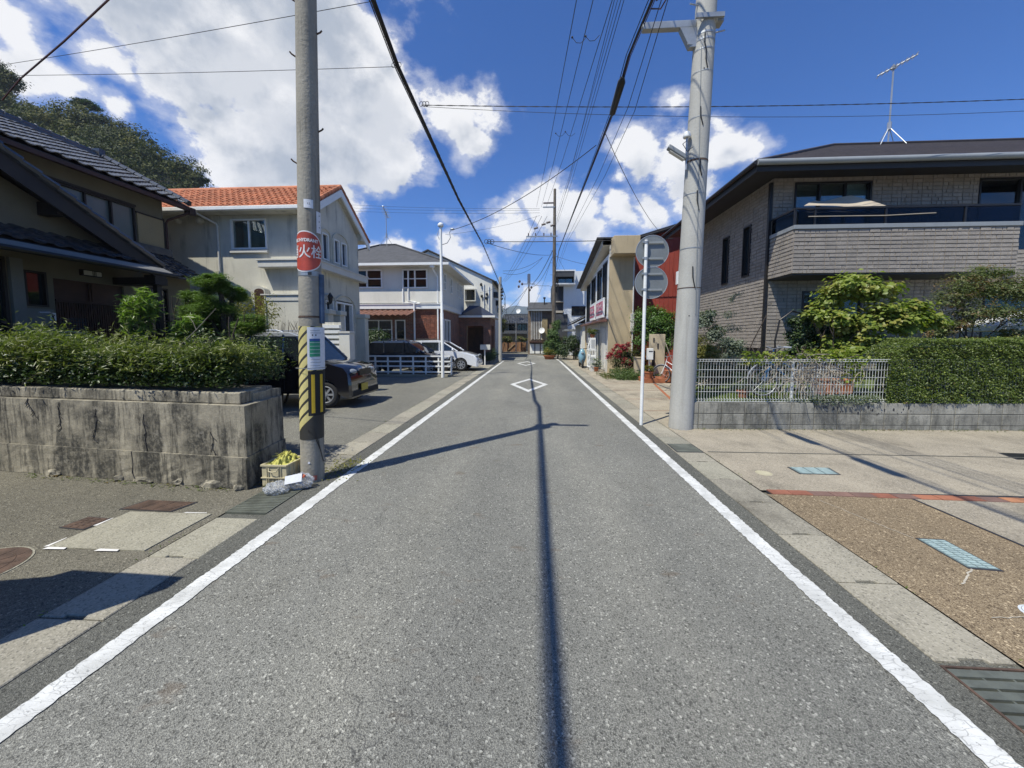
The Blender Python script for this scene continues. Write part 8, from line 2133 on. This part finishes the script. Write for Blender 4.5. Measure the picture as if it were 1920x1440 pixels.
# lines crossing the street
cable('twisted service cable crossing the street from the left bundle to the brick siding house', sagpts(AY(790, 197, 8.6), V((12.8, 9.6, AY(1920, 172, 9.0).z + .2)), .12, 24), .006, twist=.5)
cable('second service wire just below the twisted one crossing to the right', sagpts(AY(795, 200, 8.6), V((12.8, 9.6, AY(1920, 180, 9.0).z + .05)), .22, 20), .005)
cable('thin wire from the left bundle out over the hill at the upper left', sagpts(AY(738, 125, 7.2), AY(-40, 142, 8.5), .03), .005)
cable('slanting wire across the top left clouds', sagpts(AY(700, 2, 6.2), AY(-30, 127, 9.0), .03), .005)
cable('thick reddish wire at the top left corner', [AY(260, -60, 4.4), AY(203, 0, 4.6), AY(120, 78, 5.0), AY(38, 148, 5.6), AY(4, 188, 6.0)], .011, m_cable_br)
cable('thin wire in front of the hill to the orange roof', sagpts(AY(205, 327, 9.8), AY(345, 343, 12.7), .02, 6), .005)
cable('service drop from the small white pole up to the right bundle', sagpts(V((-3.2, 14.88, 5.85)), AY(1118, 272, 10.5), .28, 20), .011)
cable('straight cable from the left bundle across to the red house', sagpts(AY(915, 453, 17), AY(1262, 447, 17), .05, 14), .016)
cable('sagging cable from the left bundle to the brown pole', sagpts(AY(912, 455, 17), AY(1035, 478, 32), .2, 10), .013)
cable('cable from the brown pole off to the right rooftops', sagpts(AY(1036, 478, 32), AY(1190, 505, 22), .25, 10), .012)
cable('stay wire from the right closure down to the red house roof', sagpts(AY(1135, 250, 9.0), AY(1250, 446, 17.5), .35, 12), .008)
for k, (y0, y1) in enumerate(((385, 391), (391, 394), (397, 399))): cable(['highest', 'middle', 'lowest'][k] + ' of three faint wires leading left from the brown pole head', sagpts(AY(1012, y1, 32.4), AY(640, y0 - 2, 40), .15, 8), .010)
cable('faint wire from the brown pole crossarm down to the left', sagpts(AY(1012, 404, 32.4), AY(835, 440, 26), .2, 8), .009)
for k, (x0, xe) in enumerate(((1006, 942), (1016, 945), (1026, 948))): cable(['left', 'centre', 'right'][k] + ' thin line descending from the brown pole crossarm to the slender pole', sagpts(AY(x0, 405, 32.4), AY(xe, 528, 60), .5, 10), .016)
cable('slack service line from the slender pole up to the brown pole', sagpts(AY(943, 508, 25.4), AY(1018, 482, 32), .3, 10), .012)
cable('second slack service line below it between the two poles', sagpts(AY(943, 512, 25.4), AY(1016, 484, 32), .55, 10), .012)
cable('thick cable from the brown pole down to the farthest pole', sagpts(AY(1036, 470, 32), AY(998, 533, 45), .3, 10), .028)
cable('lower cable from the brown pole down to the farthest pole', sagpts(AY(1036, 482, 32), AY(999, 538, 45), .5, 10), .018)
cable('cable from the farthest pole back to the rooftops on the left', sagpts(AY(992, 536, 45), AY(925, 600, 50), .3, 10), .022)
cable('second cable from the farthest pole to the tiled roof', sagpts(AY(990, 538, 45), AY(950, 598, 48), .2, 10), .018)
cable('cable from the slender pole head to the white gable house', sagpts(AY(939, 535, 25.4), AY(900, 548, 29), .1, 8), .010)
cable('loop of cable hanging from the slender pole', [AY(940, 545, 25.3), AY(946, 560, 25.2), AY(950, 588, 25.2), AY(958, 610, 26), AY(975, 620, 36)], .014)
cable('wire from the farthest pole to the modern white building', sagpts(AY(998, 534, 45), AY(1030, 536, 36.5), .05, 6), .02)
cable('wire from the brown pole down to the modern building', sagpts(AY(1038, 465, 32.4), AY(1062, 512, 35), .05, 6), .010)
cable('long slack wire dropping behind the brown pole', sagpts(AY(1034, 485, 32.4), AY(1000, 575, 38), .3, 8), .010)
mb = MB()
for px, py, Yd in ((738, 124, 7.2), (790, 197, 8.6), (912, 455, 17)):
    c = AY(px, py, Yd); s_ = Yd / 8
    for k in range(3): mb.torus(c + V((.06 * k * s_, 0, .02 * s_)), (.3, 1, .2), .045 * s_, .006 * s_, 12, 4)
tag(mb.build('cable_clamp', m_cable, None), 'coiled wire ties where side wires leave the left bundle', 'cable clamp')

# ------------------------------------------------------------ air
hz_ = MB().box(-2600, -260, -1.3, 2600, 2600, 165).build('haze', None, None, loc=(0, 0, 0))
m_ = bpy.data.materials.new('air'); m_.use_nodes = True; t_ = m_.node_tree
for n_ in list(t_.nodes): t_.nodes.remove(n_)
pv_ = nd(t_, 'ShaderNodeVolumePrincipled'); pv_.inputs['Color'].default_value = (.75, .85, 1, 1); pv_.inputs['Density'].default_value = .00030
ou_ = nd(t_, 'ShaderNodeOutputMaterial'); t_.links.new(pv_.outputs[0], ou_.inputs['Volume'])
hz_.data.materials.append(m_); hz_['kind'] = 'stuff'
